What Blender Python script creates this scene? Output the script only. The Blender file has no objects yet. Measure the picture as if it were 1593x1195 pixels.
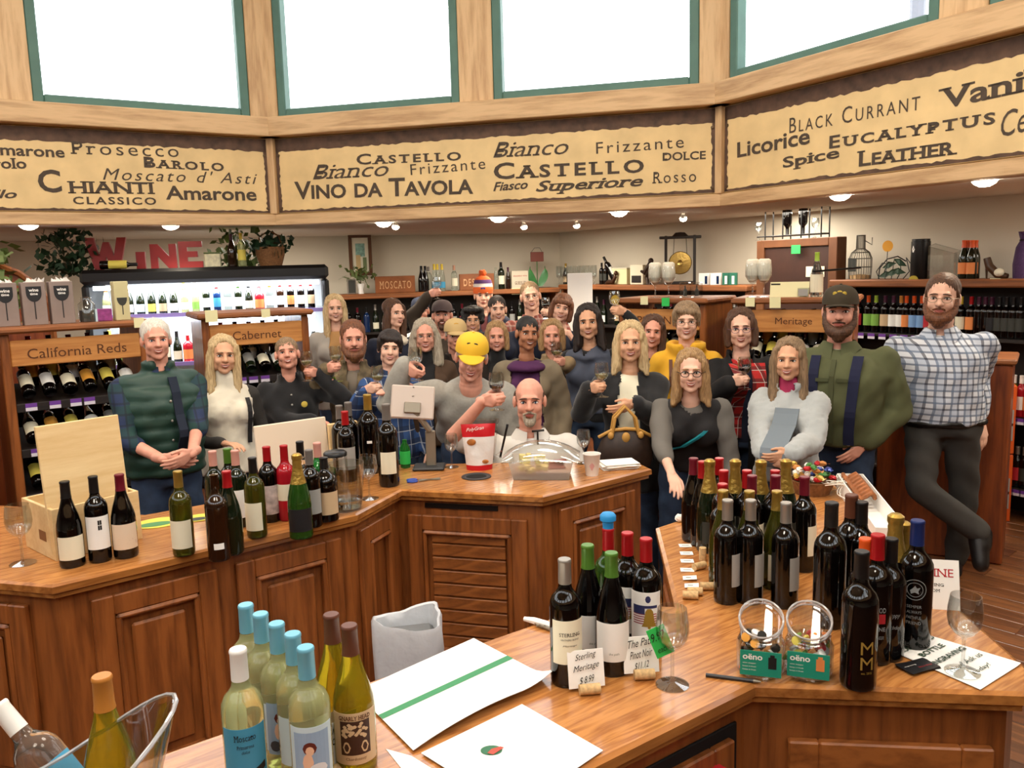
import bpy, math, random
import numpy as np
from math import sin, cos, pi, radians, atan2, sqrt, atan
from mathutils import Vector, Matrix
random.seed(7); rng = np.random.default_rng(7)
SC = bpy.context.scene; COL = SC.collection

# ------------------------------------------------------------------ camera
CAM_H = 1.92; FPX = 1290.0; PITCH = radians(8.0); ROLL = radians(1.55)
FWD = np.array([0, cos(PITCH), -sin(PITCH)]); R0 = np.array([1.0, 0, 0]); U0 = np.cross(R0, FWD)
CR = R0*cos(ROLL) - U0*sin(ROLL); CU = R0*sin(ROLL) + U0*cos(ROLL); EYE = np.array([0, 0, CAM_H])
cam = bpy.data.cameras.new('camera'); camo = bpy.data.objects.new('camera', cam); COL.objects.link(camo)
cam.sensor_width = 36.0; cam.sensor_fit = 'HORIZONTAL'; cam.lens = 36.0*FPX/1593.0; cam.clip_end = 300; cam.clip_start = 0.05
camo.matrix_world = Matrix(((CR[0], CU[0], -FWD[0], 0), (CR[1], CU[1], -FWD[1], 0), (CR[2], CU[2], -FWD[2], CAM_H), (0, 0, 0, 1)))
SC.camera = camo
# ------------------------------------------------------------------ world and light
SC.view_settings.view_transform = 'Standard'; SC.view_settings.look = 'None'
SC.view_settings.gamma = 1.0; SC.view_settings.use_curve_mapping = False
SC.view_settings.exposure = 0.0
SC.cycles.max_bounces = 7; SC.cycles.diffuse_bounces = 3; SC.cycles.glossy_bounces = 3
SC.cycles.transmission_bounces = 6; SC.cycles.transparent_max_bounces = 10
SC.cycles.caustics_reflective = False; SC.cycles.caustics_refractive = False
SC.cycles.sample_clamp_indirect = 4.0
w = bpy.data.worlds.new('overcast_sky'); SC.world = w; w.use_nodes = True
bg = w.node_tree.nodes['Background']; bg.inputs[0].default_value = (0.93, 0.97, 1.0, 1); bg.inputs[1].default_value = 5.0

def lamp(name, kind, loc, energy, color=(1, .82, .6), target=None, **kw):
    l = bpy.data.lights.new(name, kind); l.energy = energy; l.color = color
    for k, v in kw.items(): setattr(l, k, v)
    o = bpy.data.objects.new(name, l); COL.objects.link(o); o.location = loc
    if target is not None:
        o.rotation_euler = (Vector(target) - Vector(loc)).to_track_quat('-Z', 'Y').to_euler()
    return o
# unseen fill lamps added high inside the lantern to brighten counters and faces
LANT = (-1.33, 2.54)
for (x, y, e) in ((-2.6, 3.4, 80), (0.2, 3.4, 80), (-1.0, .2, 95), (1.1, .9, 60)):
    lamp('lantern_fill', 'AREA', (x, y, 5.2), e, (1, .90, .76), (x, y, 0), shape='DISK', size=1.2)
# added fill lamps, unseen, at lower ceiling height over the crowd and the aisles
for (x, y, e) in ((-2.6, 8.6, 52), (0.2, 9.3, 55), (2.2, 7.4, 42), (4.3, 4.9, 42), (-5.6, 6.6, 32)):
    lamp('shop_fill', 'AREA', (x, y, 2.34), e, (1, .91, .78), (x, y, 0), shape='SQUARE', size=1.0)

# ------------------------------------------------------------------ pixel helper (photo pixel -> point on a known plane)
def ray(u, v):
    return FWD + CR*((u-796.5)/FPX) - CU*((v-597.5)/FPX)
def atz(u, v, z):
    d = ray(u, v); return EYE + d*((z-CAM_H)/d[2])
def aty(u, v, y):
    d = ray(u, v); return EYE + d*(y/d[1])
def atline(u, v, p0, p1):
    """point where the sight line meets the vertical plane through p0-p1"""
    d = ray(u, v); n = np.array([-(p1[1]-p0[1]), p1[0]-p0[0], 0.0])
    t = ((np.array([p0[0], p0[1], 0])-EYE) @ n)/(d @ n); return EYE + d*t

# ------------------------------------------------------------------ materials
MATS = {}
def lin(c):
    if isinstance(c, str):
        c = [int(c[i:i+2], 16)/255 for i in (0, 2, 4)]
        c = [x/12.92 if x <= .04045 else ((x+.055)/1.055)**2.4 for x in c]
    return (c[0], c[1], c[2], 1.0)
def M(name, col=(.5, .5, .5), rough=.5, metal=0.0, trans=0.0, emit=None, estr=0.0, var=0.0, vscale=8.0, bump=0.0, bscale=60.0, coat=0.0, ior=1.45, spec=.5, sheen=0.0):
    if name in MATS: return MATS[name]
    m = bpy.data.materials.new(name); m.use_nodes = True; MATS[name] = m
    nt = m.node_tree; b = nt.nodes['Principled BSDF']; c = lin(col)
    b.inputs['Base Color'].default_value = c; b.inputs['Roughness'].default_value = rough; b.inputs['Metallic'].default_value = metal
    b.inputs['Transmission Weight'].default_value = trans; b.inputs['IOR'].default_value = ior
    b.inputs['Coat Weight'].default_value = coat; b.inputs['Specular IOR Level'].default_value = spec; b.inputs['Sheen Weight'].default_value = sheen
    m.diffuse_color = c
    if emit is not None:
        b.inputs['Emission Color'].default_value = lin(emit); b.inputs['Emission Strength'].default_value = estr
    if var or bump:
        tc = nt.nodes.new('ShaderNodeTexCoord')
    if var:
        n = nt.nodes.new('ShaderNodeTexNoise'); n.inputs['Scale'].default_value = vscale; n.inputs['Detail'].default_value = 4
        r = nt.nodes.new('ShaderNodeValToRGB'); e = r.color_ramp.elements
        e[0].position = .3; e[1].position = .7
        e[0].color = tuple(x*(1-var) for x in c[:3])+(1,); e[1].color = tuple(min(1, x*(1+var)) for x in c[:3])+(1,)
        nt.links.new(tc.outputs['Object'], n.inputs['Vector']); nt.links.new(n.outputs['Fac'], r.inputs['Fac']); nt.links.new(r.outputs['Color'], b.inputs['Base Color'])
    if bump:
        n2 = nt.nodes.new('ShaderNodeTexNoise'); n2.inputs['Scale'].default_value = bscale
        bp = nt.nodes.new('ShaderNodeBump'); bp.inputs['Strength'].default_value = bump; bp.inputs['Distance'].default_value = .01
        nt.links.new(tc.outputs['Object'], n2.inputs['Vector']); nt.links.new(n2.outputs['Fac'], bp.inputs['Height']); nt.links.new(bp.outputs['Normal'], b.inputs['Normal'])
    return m
def WOOD(name, c0, c1, axis='x', rot=0.0, rough=.35, coat=.0, scale=1.0, knots=False, fig=1.0):
    """plain sawn wood: stretched noise along an axis, a second finer pore layer and cathedral bands"""
    if name in MATS: return MATS[name]
    m = bpy.data.materials.new(name); m.use_nodes = True; MATS[name] = m
    nt = m.node_tree; b = nt.nodes['Principled BSDF']; L = nt.links.new; N = nt.nodes.new
    b.inputs['Roughness'].default_value = rough; b.inputs['Coat Weight'].default_value = coat; b.inputs['Coat Roughness'].default_value = .12
    tc = N('ShaderNodeTexCoord'); mp = N('ShaderNodeMapping'); mp.inputs['Rotation'].default_value = (0, 0, -rot)
    L(tc.outputs['Object'], mp.inputs['Vector'])
    st = {'x': (.9, 9, 9), 'y': (9, .9, 9), 'z': (9, 9, .9)}[axis]
    mp2 = N('ShaderNodeMapping'); mp2.inputs['Scale'].default_value = tuple(s*scale for s in st); L(mp.outputs['Vector'], mp2.inputs['Vector'])
    n1 = N('ShaderNodeTexNoise'); n1.inputs['Scale'].default_value = 1.3; n1.inputs['Detail'].default_value = 3; L(mp2.outputs['Vector'], n1.inputs['Vector'])
    mul = N('ShaderNodeMath'); mul.operation = 'MULTIPLY'; mul.inputs[1].default_value = 9.0*fig; L(n1.outputs['Fac'], mul.inputs[0])
    fr = N('ShaderNodeMath'); fr.operation = 'PINGPONG'; fr.inputs[1].default_value = 1.0; L(mul.outputs[0], fr.inputs[0])
    n2 = N('ShaderNodeTexNoise'); n2.inputs['Scale'].default_value = 9; n2.inputs['Detail'].default_value = 5; n2.inputs['Roughness'].default_value = .7; L(mp2.outputs['Vector'], n2.inputs['Vector'])
    mx = N('ShaderNodeMath'); mx.operation = 'MULTIPLY_ADD'; mx.inputs[1].default_value = .45; L(fr.outputs[0], mx.inputs[0]); 
    m3 = N('ShaderNodeMath'); m3.operation = 'MULTIPLY'; m3.inputs[1].default_value = .6; L(n2.outputs['Fac'], m3.inputs[0]); L(m3.outputs[0], mx.inputs[2])
    r = N('ShaderNodeValToRGB'); e = r.color_ramp.elements; e[0].color = lin(c0); e[1].color = lin(c1); e[0].position = .15; e[1].position = .7
    L(mx.outputs[0], r.inputs['Fac']); out = r.outputs['Color']
    if knots:
        vo = N('ShaderNodeTexVoronoi'); vo.inputs['Scale'].default_value = 1.6; L(mp.outputs['Vector'], vo.inputs['Vector'])
        kr = N('ShaderNodeValToRGB'); k = kr.color_ramp.elements; k[0].position = .02; k[1].position = .07; k[0].color = (.35, .2, .1, 1); k[1].color = (1, 1, 1, 1)
        L(vo.outputs['Distance'], kr.inputs['Fac']); mm = N('ShaderNodeMixRGB'); mm.blend_type = 'MULTIPLY'; mm.inputs[0].default_value = .8
        L(out, mm.inputs[1]); L(kr.outputs['Color'], mm.inputs[2]); out = mm.outputs['Color']
    L(out, b.inputs['Base Color'])
    bp = N('ShaderNodeBump'); bp.inputs['Strength'].default_value = .12; bp.inputs['Distance'].default_value = .004; L(n2.outputs['Fac'], bp.inputs['Height']); L(bp.outputs['Normal'], b.inputs['Normal'])
    m.diffuse_color = lin(c1); return m
def CHECK(name, base, lines, ydep=.55, rough=.85):
    """woven plaid: stripes along object x and z; lines = [(colour, period, width, strength)]"""
    if name in MATS: return MATS[name]
    m = bpy.data.materials.new(name); m.use_nodes = True; MATS[name] = m
    nt = m.node_tree; b = nt.nodes['Principled BSDF']; L = nt.links.new; N = nt.nodes.new; b.inputs['Roughness'].default_value = rough
    tc = N('ShaderNodeTexCoord'); sp = N('ShaderNodeSeparateXYZ'); L(tc.outputs['Object'], sp.inputs[0])
    dy = N('ShaderNodeMath'); dy.operation = 'MULTIPLY_ADD'; dy.inputs[1].default_value = ydep; L(sp.outputs['Y'], dy.inputs[0]); L(sp.outputs['X'], dy.inputs[2])
    rgb = N('ShaderNodeRGB'); rgb.outputs[0].default_value = lin(base); cur = rgb.outputs[0]
    for (col, per, wd, stg) in lines:
        for src in (dy.outputs[0], sp.outputs['Z']):
            a = N('ShaderNodeMath'); a.operation = 'DIVIDE'; a.inputs[1].default_value = per; L(src, a.inputs[0])
            f = N('ShaderNodeMath'); f.operation = 'FRACT'; L(a.outputs[0], f.inputs[0])
            c = N('ShaderNodeMath'); c.operation = 'LESS_THAN'; c.inputs[1].default_value = wd; L(f.outputs[0], c.inputs[0])
            s = N('ShaderNodeMath'); s.operation = 'MULTIPLY'; s.inputs[1].default_value = stg; L(c.outputs[0], s.inputs[0])
            mx = N('ShaderNodeMixRGB'); L(s.outputs[0], mx.inputs[0]); L(cur, mx.inputs[1]); mx.inputs[2].default_value = lin(col); cur = mx.outputs[0]
    L(cur, b.inputs['Base Color']); return m
def PANE(name, tint=(1, 1, 1), gloss=.06, edge=.55):
    if name in MATS: return MATS[name]
    m = bpy.data.materials.new(name); m.use_nodes = True; MATS[name] = m
    nt = m.node_tree; nt.nodes.remove(nt.nodes['Principled BSDF']); o = nt.nodes['Material Output']
    t = nt.nodes.new('ShaderNodeBsdfTransparent'); t.inputs[0].default_value = tint+(1,)
    g = nt.nodes.new('ShaderNodeBsdfGlossy'); g.inputs['Roughness'].default_value = .02
    fr = nt.nodes.new('ShaderNodeLayerWeight'); fr.inputs[0].default_value = .25
    mm = nt.nodes.new('ShaderNodeMath'); mm.operation = 'MULTIPLY_ADD'; mm.inputs[1].default_value = edge; mm.inputs[2].default_value = gloss; mm.use_clamp = True
    nt.links.new(fr.outputs['Facing'], mm.inputs[0])
    mx = nt.nodes.new('ShaderNodeMixShader'); nt.links.new(mm.outputs[0], mx.inputs[0]); nt.links.new(t.outputs[0], mx.inputs[1]); nt.links.new(g.outputs[0], mx.inputs[2]); nt.links.new(mx.outputs[0], o.inputs[0])
    return m

# ------------------------------------------------------------------ mesh helpers
def mesh_np(name, V, F, mats=(), mi=None, smooth=False, sharp=None):
    me = bpy.data.meshes.new(name); me.from_pydata([tuple(map(float, v)) for v in V], [], [tuple(map(int, f)) for f in F])
    for m in mats: me.materials.append(m)
    if mi is not None: me.polygons.foreach_set('material_index', np.asarray(mi, dtype=np.int32))
    if smooth:
        me.shade_smooth()
        if sharp: me.set_sharp_from_angle(angle=radians(sharp))
    me.update(); return me
def link(name, me, parent=None, loc=None, rot=None):
    o = bpy.data.objects.new(name, me); COL.objects.link(o)
    if parent is not None: o.parent = parent
    if loc is not None: o.location = tuple(map(float, loc))
    if rot is not None: o.rotation_euler = rot
    return o
def wrap_poly(b, R, pts, m=0, th0=-pi/2, n=8):
    """flat print of a (vertically convex) outline wrapped on a bottle of radius R"""
    xs = [p[0] for p in pts]; x0, x1 = min(xs)+1e-5, max(xs)-1e-5; cols = []
    for i in range(n+1):
        x = x0+(x1-x0)*i/n; zs = []
        for (a, c), (d, e) in zip(pts, pts[1:]+pts[:1]):
            if (a-x)*(d-x) <= 0 and abs(d-a) > 1e-9: zs.append(c+(e-c)*(x-a)/(d-a))
        cols.append((x, min(zs), max(zs)))
    V = []
    for x, za, zb in cols: t = th0+x/R; V += [(R*cos(t), R*sin(t), za), (R*cos(t), R*sin(t), zb)]
    b.add(V, [(2*i, 2*i+2, 2*i+3, 2*i+1) for i in range(n)], m)
def disk_pts(cx, cz, rx, rz): return [(cx+rx*cos(a), cz+rz*sin(a)) for a in np.linspace(0, 2*pi, 16, endpoint=False)]
class MB:
    def __init__(s): s.v = []; s.f = []; s.m = []
    def add(s, V, F, m=0):
        n = len(s.v); s.v += [tuple(map(float, p)) for p in V]; s.f += [tuple(i+n for i in f) for f in F]; s.m += [m]*len(F); return s
    def obox(s, c, X, Y, Z, m=0, bev=0.0):
        """box centred at c with half vectors X Y Z, edges chamfered by bev"""
        c, X, Y, Z = (np.array(a, float) for a in (c, X, Y, Z))
        if bev <= 0:
            V = [c+a*X+b*Y+d*Z for d in (-1, 1) for b in (-1, 1) for a in (-1, 1)]
            return s.add(V, [(0, 2, 3, 1), (4, 5, 7, 6), (0, 1, 5, 4), (2, 6, 7, 3), (0, 4, 6, 2), (1, 3, 7, 5)], m)
        L = [np.linalg.norm(a) for a in (X, Y, Z)]; k = [max(0, 1-bev/max(l, 1e-6)) for l in L]
        V = []; idx = {}
        for d in (-1, 1):
            for b in (-1, 1):
                for a in (-1, 1):
                    for ax in range(3):
                        q = [a*k[0], b*k[1], d*k[2]]; q[ax] = (a, b, d)[ax]
                        idx[(a, b, d, ax)] = len(V); V.append(c+q[0]*X+q[1]*Y+q[2]*Z)
        F = []
        for ax in range(3):
            o1, o2 = [i for i in range(3) if i != ax]
            for sg in (-1, 1):
                quad = []
                for (p, q) in ((-1, -1), (1, -1), (1, 1), (-1, 1)):
                    t = [0, 0, 0]; t[ax] = sg; t[o1] = p; t[o2] = q; quad.append(idx[(t[0], t[1], t[2], ax)])
                flip = (sg < 0) ^ (ax == 1)
                F.append(tuple(quad[::-1]) if flip else tuple(quad))
        for ax in range(3):
            o1, o2 = [i for i in range(3) if i != ax]
            for p in (-1, 1):
                for q in (-1, 1):
                    t0 = [0, 0, 0]; t0[ax] = -1; t0[o1] = p; t0[o2] = q; t1 = list(t0); t1[ax] = 1
                    F.append((idx[(*t0, o1)], idx[(*t1, o1)], idx[(*t1, o2)], idx[(*t0, o2)]))
        for d in (-1, 1):
            for b in (-1, 1):
                for a in (-1, 1): F.append((idx[(a, b, d, 0)], idx[(a, b, d, 1)], idx[(a, b, d, 2)]))
        return s.add(V, F, m)
    def box(s, c, size, m=0, rz=0.0, bev=0.0):
        sx, sy, sz = (q/2 for q in size); a, b = cos(rz), sin(rz)
        return s.obox(c, (a*sx, b*sx, 0), (-b*sy, a*sy, 0), (0, 0, sz), m, bev)
    def prism(s, poly, z0, z1, m=0, mtop=None):
        n = len(poly); V = [(x, y, z0) for x, y in poly]+[(x, y, z1) for x, y in poly]
        s.add(V, [tuple(range(n-1, -1, -1))]+[(i, (i+1) % n, n+(i+1) % n, n+i) for i in range(n)], m)
        return s.add(V[n:], [tuple(range(n))], m if mtop is None else mtop)
    def lathe(s, prof, seg=20, c=(0, 0, 0), m=0, sx=1.0, sy=1.0):
        V = []; F = []; c = np.array(c, float); P = []
        for (r, z) in prof:
            if r < 1e-6: P.append([len(V)]*seg); V.append(c+[0, 0, z])
            else:
                P.append(list(range(len(V), len(V)+seg))); V += [c+[r*cos(2*pi*i/seg)*sx, r*sin(2*pi*i/seg)*sy, z] for i in range(seg)]
        for A, B in zip(P[:-1], P[1:]):
            for i in range(seg):
                j = (i+1) % seg; q = [A[i], A[j], B[j], B[i]]; t = []
                for k in q:
                    if k not in t: t.append(k)
                if len(t) > 2: F.append(tuple(t))
        return s.add(V, F, m)
    def tube(s, pts, r, seg=8, m=0, closed=False):
        P = [np.array(p, float) for p in pts]; n = len(P); V = []; F = []
        rr = r if hasattr(r, '__len__') else [r]*n; up = np.array([.13, .29, .95])
        for i, p in enumerate(P):
            t = (P[(i+1) % n]-P[i-1]) if closed else (P[min(i+1, n-1)]-P[max(i-1, 0)]); t = t/(np.linalg.norm(t)+1e-9)
            a = np.cross(t, up); a = a/(np.linalg.norm(a)+1e-9); b = np.cross(t, a)
            V += [p+rr[i]*(a*cos(2*pi*k/seg)+b*sin(2*pi*k/seg)) for k in range(seg)]
        for i in range(n if closed else n-1):
            j = (i+1) % n
            F += [(i*seg+k, i*seg+(k+1) % seg, j*seg+(k+1) % seg, j*seg+k) for k in range(seg)]
        if not closed: F += [tuple(range(seg-1, -1, -1)), tuple((n-1)*seg+k for k in range(seg))]
        return s.add(V, F, m)
    def ell(s, c, r, seg=14, rings=9, m=0, R=None):
        V, F = ell_vf(c, r, seg, rings, R); return s.add(V, F, m)
    def grid(s, fn, nu, nv, m=0):
        V = [fn(i/nu, j/nv) for j in range(nv+1) for i in range(nu+1)]
        return s.add(V, [(j*(nu+1)+i, j*(nu+1)+i+1, (j+1)*(nu+1)+i+1, (j+1)*(nu+1)+i) for j in range(nv) for i in range(nu)], m)
    def mesh(s, name, mats, smooth=False, sharp=40):
        return mesh_np(name, s.v, s.f, mats if isinstance(mats, (list, tuple)) else [mats], s.m, smooth, sharp)
    def build(s, name, mats, parent=None, smooth=False, sharp=40, loc=None, rot=None):
        return link(name, s.mesh(name, mats, smooth, sharp), parent, loc, rot)
def ell_vf(c, r, seg=14, rings=9, R=None):
    V = [(0, 0, 1)]; F = []
    for j in range(1, rings):
        t = pi*j/rings; V += [(sin(t)*cos(2*pi*i/seg), sin(t)*sin(2*pi*i/seg), cos(t)) for i in range(seg)]
    V.append((0, 0, -1)); n = len(V)-1
    for i in range(seg):
        k = (i+1) % seg; F.append((0, 1+i, 1+k)); b = 1+(rings-2)*seg; F.append((n, b+k, b+i))
        for j in range(rings-2):
            a = 1+j*seg; F.append((a+i, a+seg+i, a+seg+k, a+k))
    V = np.array(V)*np.array(r, float)
    if R is not None: V = V @ np.array(R).T
    return V+np.array(c, float), F
def thing(name, label, cat, loc=(0, 0, 0), rz=0.0, group=None):
    o = bpy.data.objects.new(name, None); COL.objects.link(o); o.location = tuple(map(float, loc)); o.rotation_euler = (0, 0, rz); o.empty_display_size = .05
    return tag(o, label, cat, group)
def tag(o, label=None, cat=None, group=None, kind=None):
    for k, v in (('label', label), ('category', cat), ('group', group), ('kind', kind)):
        if v: o[k] = v
    return o
def struct(name, mb, mats, parent=None, smooth=False, sharp=40):
    o = mb.build(name, mats, parent, smooth, sharp)
    if parent is None: o['kind'] = 'structure'
    return o
def copy_tree(o, parent=None):
    c = o.copy(); COL.objects.link(c)
    if parent is not None: c.parent = parent
    for ch in list(KIDS(o)): copy_tree(ch, c)
    return c
def KIDS(o): return list(o.children)
ORD = 'first second third fourth fifth sixth seventh eighth ninth tenth eleventh twelfth thirteenth fourteenth fifteenth sixteenth seventeenth eighteenth nineteenth twentieth'.split()
ORD += ['twenty-'+x for x in ORD[:9]]+['thirtieth']+['thirty-'+x for x in ORD[:9]]

# ------------------------------------------------------------------ lettering
SERIF = {}
def text_vf(body, kind='sans'):
    """lettering outline as a flat mesh, normalised to height of its own bounding box; returns V (n,2), F"""
    cu = bpy.data.curves.new('lettering', 'FONT'); cu.body = body; cu.resolution_u = 3
    if 'i' in kind.split('+'): cu.shear = .32
    if 'b' in kind.split('+'): cu.offset = .022
    if 'w' in kind.split('+'): cu.space_character = 1.25
    if 'sc' in kind.split('+'):
        cu.small_caps_scale = .76
        up = True
        for i, ch in enumerate(body): cu.body_format[i].use_small_caps = ch.islower()
    o = bpy.data.objects.new('lettering', cu); me = o.to_mesh()
    V = np.array([v.co[:2] for v in me.vertices]); F = [tuple(p.vertices) for p in me.polygons]
    if 's' in kind.split('+'):
        # slab feet and heads on every upright stroke that reaches the base or the top line
        z0 = 0.0; tops = sorted(set(np.round(V[:, 1], 3))); add = []
        ed = {}
        for f in F:
            for a, b in zip(f, f[1:]+f[:1]): ed[(min(a, b), max(a, b))] = ed.get((min(a, b), max(a, b)), 0)+1
        for (a, b), n in ed.items():
            p, q = V[a], V[b]
            if n == 1 and abs(p[1]-q[1]) < 1e-3 and .05 < abs(p[0]-q[0]) < .17:
                add.append(((p[0]+q[0])/2, p[1], abs(p[0]-q[0])))
        VV = [tuple(v) for v in V]
        for (x, y, wd) in add:
            h = .075; yy = y if y < .2 else y-h; n = len(VV); w2 = wd/2+.075
            VV += [(x-w2, yy), (x+w2, yy), (x+w2, yy+h), (x-w2, yy+h)]; F.append((n, n+1, n+2, n+3))
        V = np.array(VV)
    o.to_mesh_clear(); bpy.data.objects.remove(o); bpy.data.curves.remove(cu)
    if len(V) == 0: return np.zeros((0, 2)), []
    V = V-V.min(0); return V, F
TXT = {}
def text_n(body, kind):
    k = (body, kind)
    if k not in TXT: TXT[k] = text_vf(body, kind)
    return TXT[k]
def letter_flat(body, mat, parent, origin, X, Y, width, height=None, kind='sans', lift=.0012, name='lettering'):
    """flat print on a board: origin = lower left, X Y unit axes of the board (in the parent's space)"""
    V, F = text_n(body, kind); e = V.max(0); k = width/e[0]; kh = k if height is None else height/e[1]
    X, Y = np.array(X, float), np.array(Y, float); Nn = np.cross(X, Y)
    P = np.array(origin)+np.outer(V[:, 0]*k, X)+np.outer(V[:, 1]*kh, Y)+Nn*lift
    return link(name, mesh_np(name, P, F, [mat]), parent)
def letter_round(body, mat, parent, R, zc, width, height, th0=-pi/2, kind='sans', lift=.0012, name='lettering'):
    """print wrapped on a bottle label of radius R, centred at angle th0 and height zc"""
    V, F = text_n(body, kind); e = V.max(0); x = (V[:, 0]/e[0]-.5)*width; z = zc+(V[:, 1]/e[1]-.5)*height; a = th0+x/R; r = R+lift
    return link(name, mesh_np(name, np.stack([r*np.cos(a), r*np.sin(a), z], 1), F, [mat]), parent)

# ================================================================== SETTING
cedar = WOOD('cedar', 'a98358', 'd6b283', 'x', 0, .55, knots=True, fig=.6)
cedar_post = WOOD('cedar_post', 'b38a5e', 'dab788', 'z', 0, .55, knots=True, fig=.6)
oak_top = WOOD('oak_counter', '8a5024', 'c08348', 'x', radians(36), .22, .3, scale=1.9, fig=1.5)
oak_cab = WOOD('oak_cabinet', '653516', '985829', 'z', 0, .38, .15)
oak_rail = WOOD('oak_rail', '6d3b19', 'a0602e', 'x', radians(20), .36, .15)
oak_edge = WOOD('oak_edge', '7e4a22', 'b4763a', 'x', radians(36), .25, .3)
shelf_oak = WOOD('oak_shelf', '653819', '95592d', 'x', 0, .6)
sign_oak = WOOD('oak_sign', 'a9682e', 'c98a48', 'x', 0, .5)
dark_ply = M('dark_shelf_paint', '1d1512', .6, var=.2)
wall_m = M('painted_wall', 'd4cab6', .8, var=.04, vscale=1.2)
ceil_m = M('ceiling_paint', 'd8d0c4', .85, var=.04, vscale=2)
green_fr = M('green_window_frame', '4f7468', .5, var=.08)
black_m = M('black_plastic', '0c0c0d', .35)
dgrey_m = M('dark_grey_paint', '26282c', .4)
white_m = M('white_paper', 'f4f1ea', .7)
ink = M('black_ink', '17130f', .8); brown_ink = M('routed_letter', '5a3114', .7)

cL = np.array([-2.048, 7.48]); cR = np.array([1.657, 6.544])
e0 = cR-cL; W8 = np.linalg.norm(e0); ang0 = atan2(e0[1], e0[0])
OCT = [cL]; a = ang0
for i in range(8): OCT.append(OCT[-1]+W8*np.array([cos(a), sin(a)])); a -= pi/4
OCT = OCT[:8]                      # OCT[0]-OCT[1] centre facet, OCT[1]-OCT[2] right, OCT[7]-OCT[0] left
CEN = sum(OCT)/8
WALL = [(-8.0, 8.84), (.68, 11.17), (3.88, 6.21), (6.6, 1.9), (6.6, -4.2), (-8.0, -4.2)]

# floor: sub-floor slab and the planks that show in the aisle on the right
mb = MB(); mb.prism([(p[0], p[1]) for p in WALL][::-1], -.12, -.004)
floor_o = struct('floor', mb, [WOOD('floor_boards', '3c1f10', '6a3a1e', 'y', 0, .4)])
pm = [WOOD('floor_plank_a', '4a2d1a', '784b2b', 'x', 0, .3, .2), WOOD('floor_plank_b', '3e2415', '6b4126', 'x', 0, .3, .2), WOOD('floor_plank_c', '553520', '825432', 'x', 0, .3, .2)]
pmesh = []
for k in range(3):
    b = MB(); b.box((0, 0, -.004), (1.196, .146, .008), 0, 0, .002); pmesh.append(b.mesh('plank', pm[k]))
fa = radians(-48); ux, uy = np.array([cos(fa), sin(fa)]), np.array([-sin(fa), cos(fa)])
n = 0
for j in range(-26, 30):
    for i in range(-5, 6):
        c = np.array([2.9, 4.6])+ux*(i*1.2+(j % 3)*.4)+uy*(j*.15)
        if not (1.5 < c[0] < 5.0 and 1.5 < c[1] < 7.6) or c[0] < .12+.36*c[1]*.75 or c[0] > .78*c[1]+.5: continue
        link('plank', pmesh[(i*7+j*5) % 3], floor_o, (c[0], c[1], 0), (0, 0, fa)); n += 1

# outer walls
names = ['wall_back', 'wall_right', 'wall_far_right', 'wall_side', 'wall_near', 'wall_left']
for i, nm in enumerate(names):
    p, q = np.array(WALL[i]), np.array(WALL[(i+1) % 6]); d = (q-p)/np.linalg.norm(q-p); nn = np.array([-d[1], d[0]])
    c = (p+q)/2+nn*.06; b = MB(); L = np.linalg.norm(q-p)/2+.05
    b.obox((c[0], c[1], 1.25), (d[0]*L, d[1]*L, 0), (nn[0]*.06, nn[1]*.06, 0), (0, 0, 1.25)); struct(nm, b, [wall_m])
# lower ceiling: outer polygon with the eight-sided opening
from mathutils.geometry import tessellate_polygon
outer = [Vector((p[0], p[1], 0)) for p in WALL]; hole = [Vector((p[0], p[1], 0)) for p in OCT]
tri = tessellate_polygon([outer, hole]); allp = [(v.x, v.y) for v in outer+hole]
b = MB(); b.add([(x, y, 2.36) for x, y in allp], [t for t in tri]); b.add([(x, y, 2.48) for x, y in allp], [t[::-1] for t in tri]); struct('ceiling', b, [ceil_m])
# lantern roof
b = MB(); b.prism([(p[0], p[1]) for p in OCT], 5.62, 5.75); struct('ceiling_lantern', b, [cedar])

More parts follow.
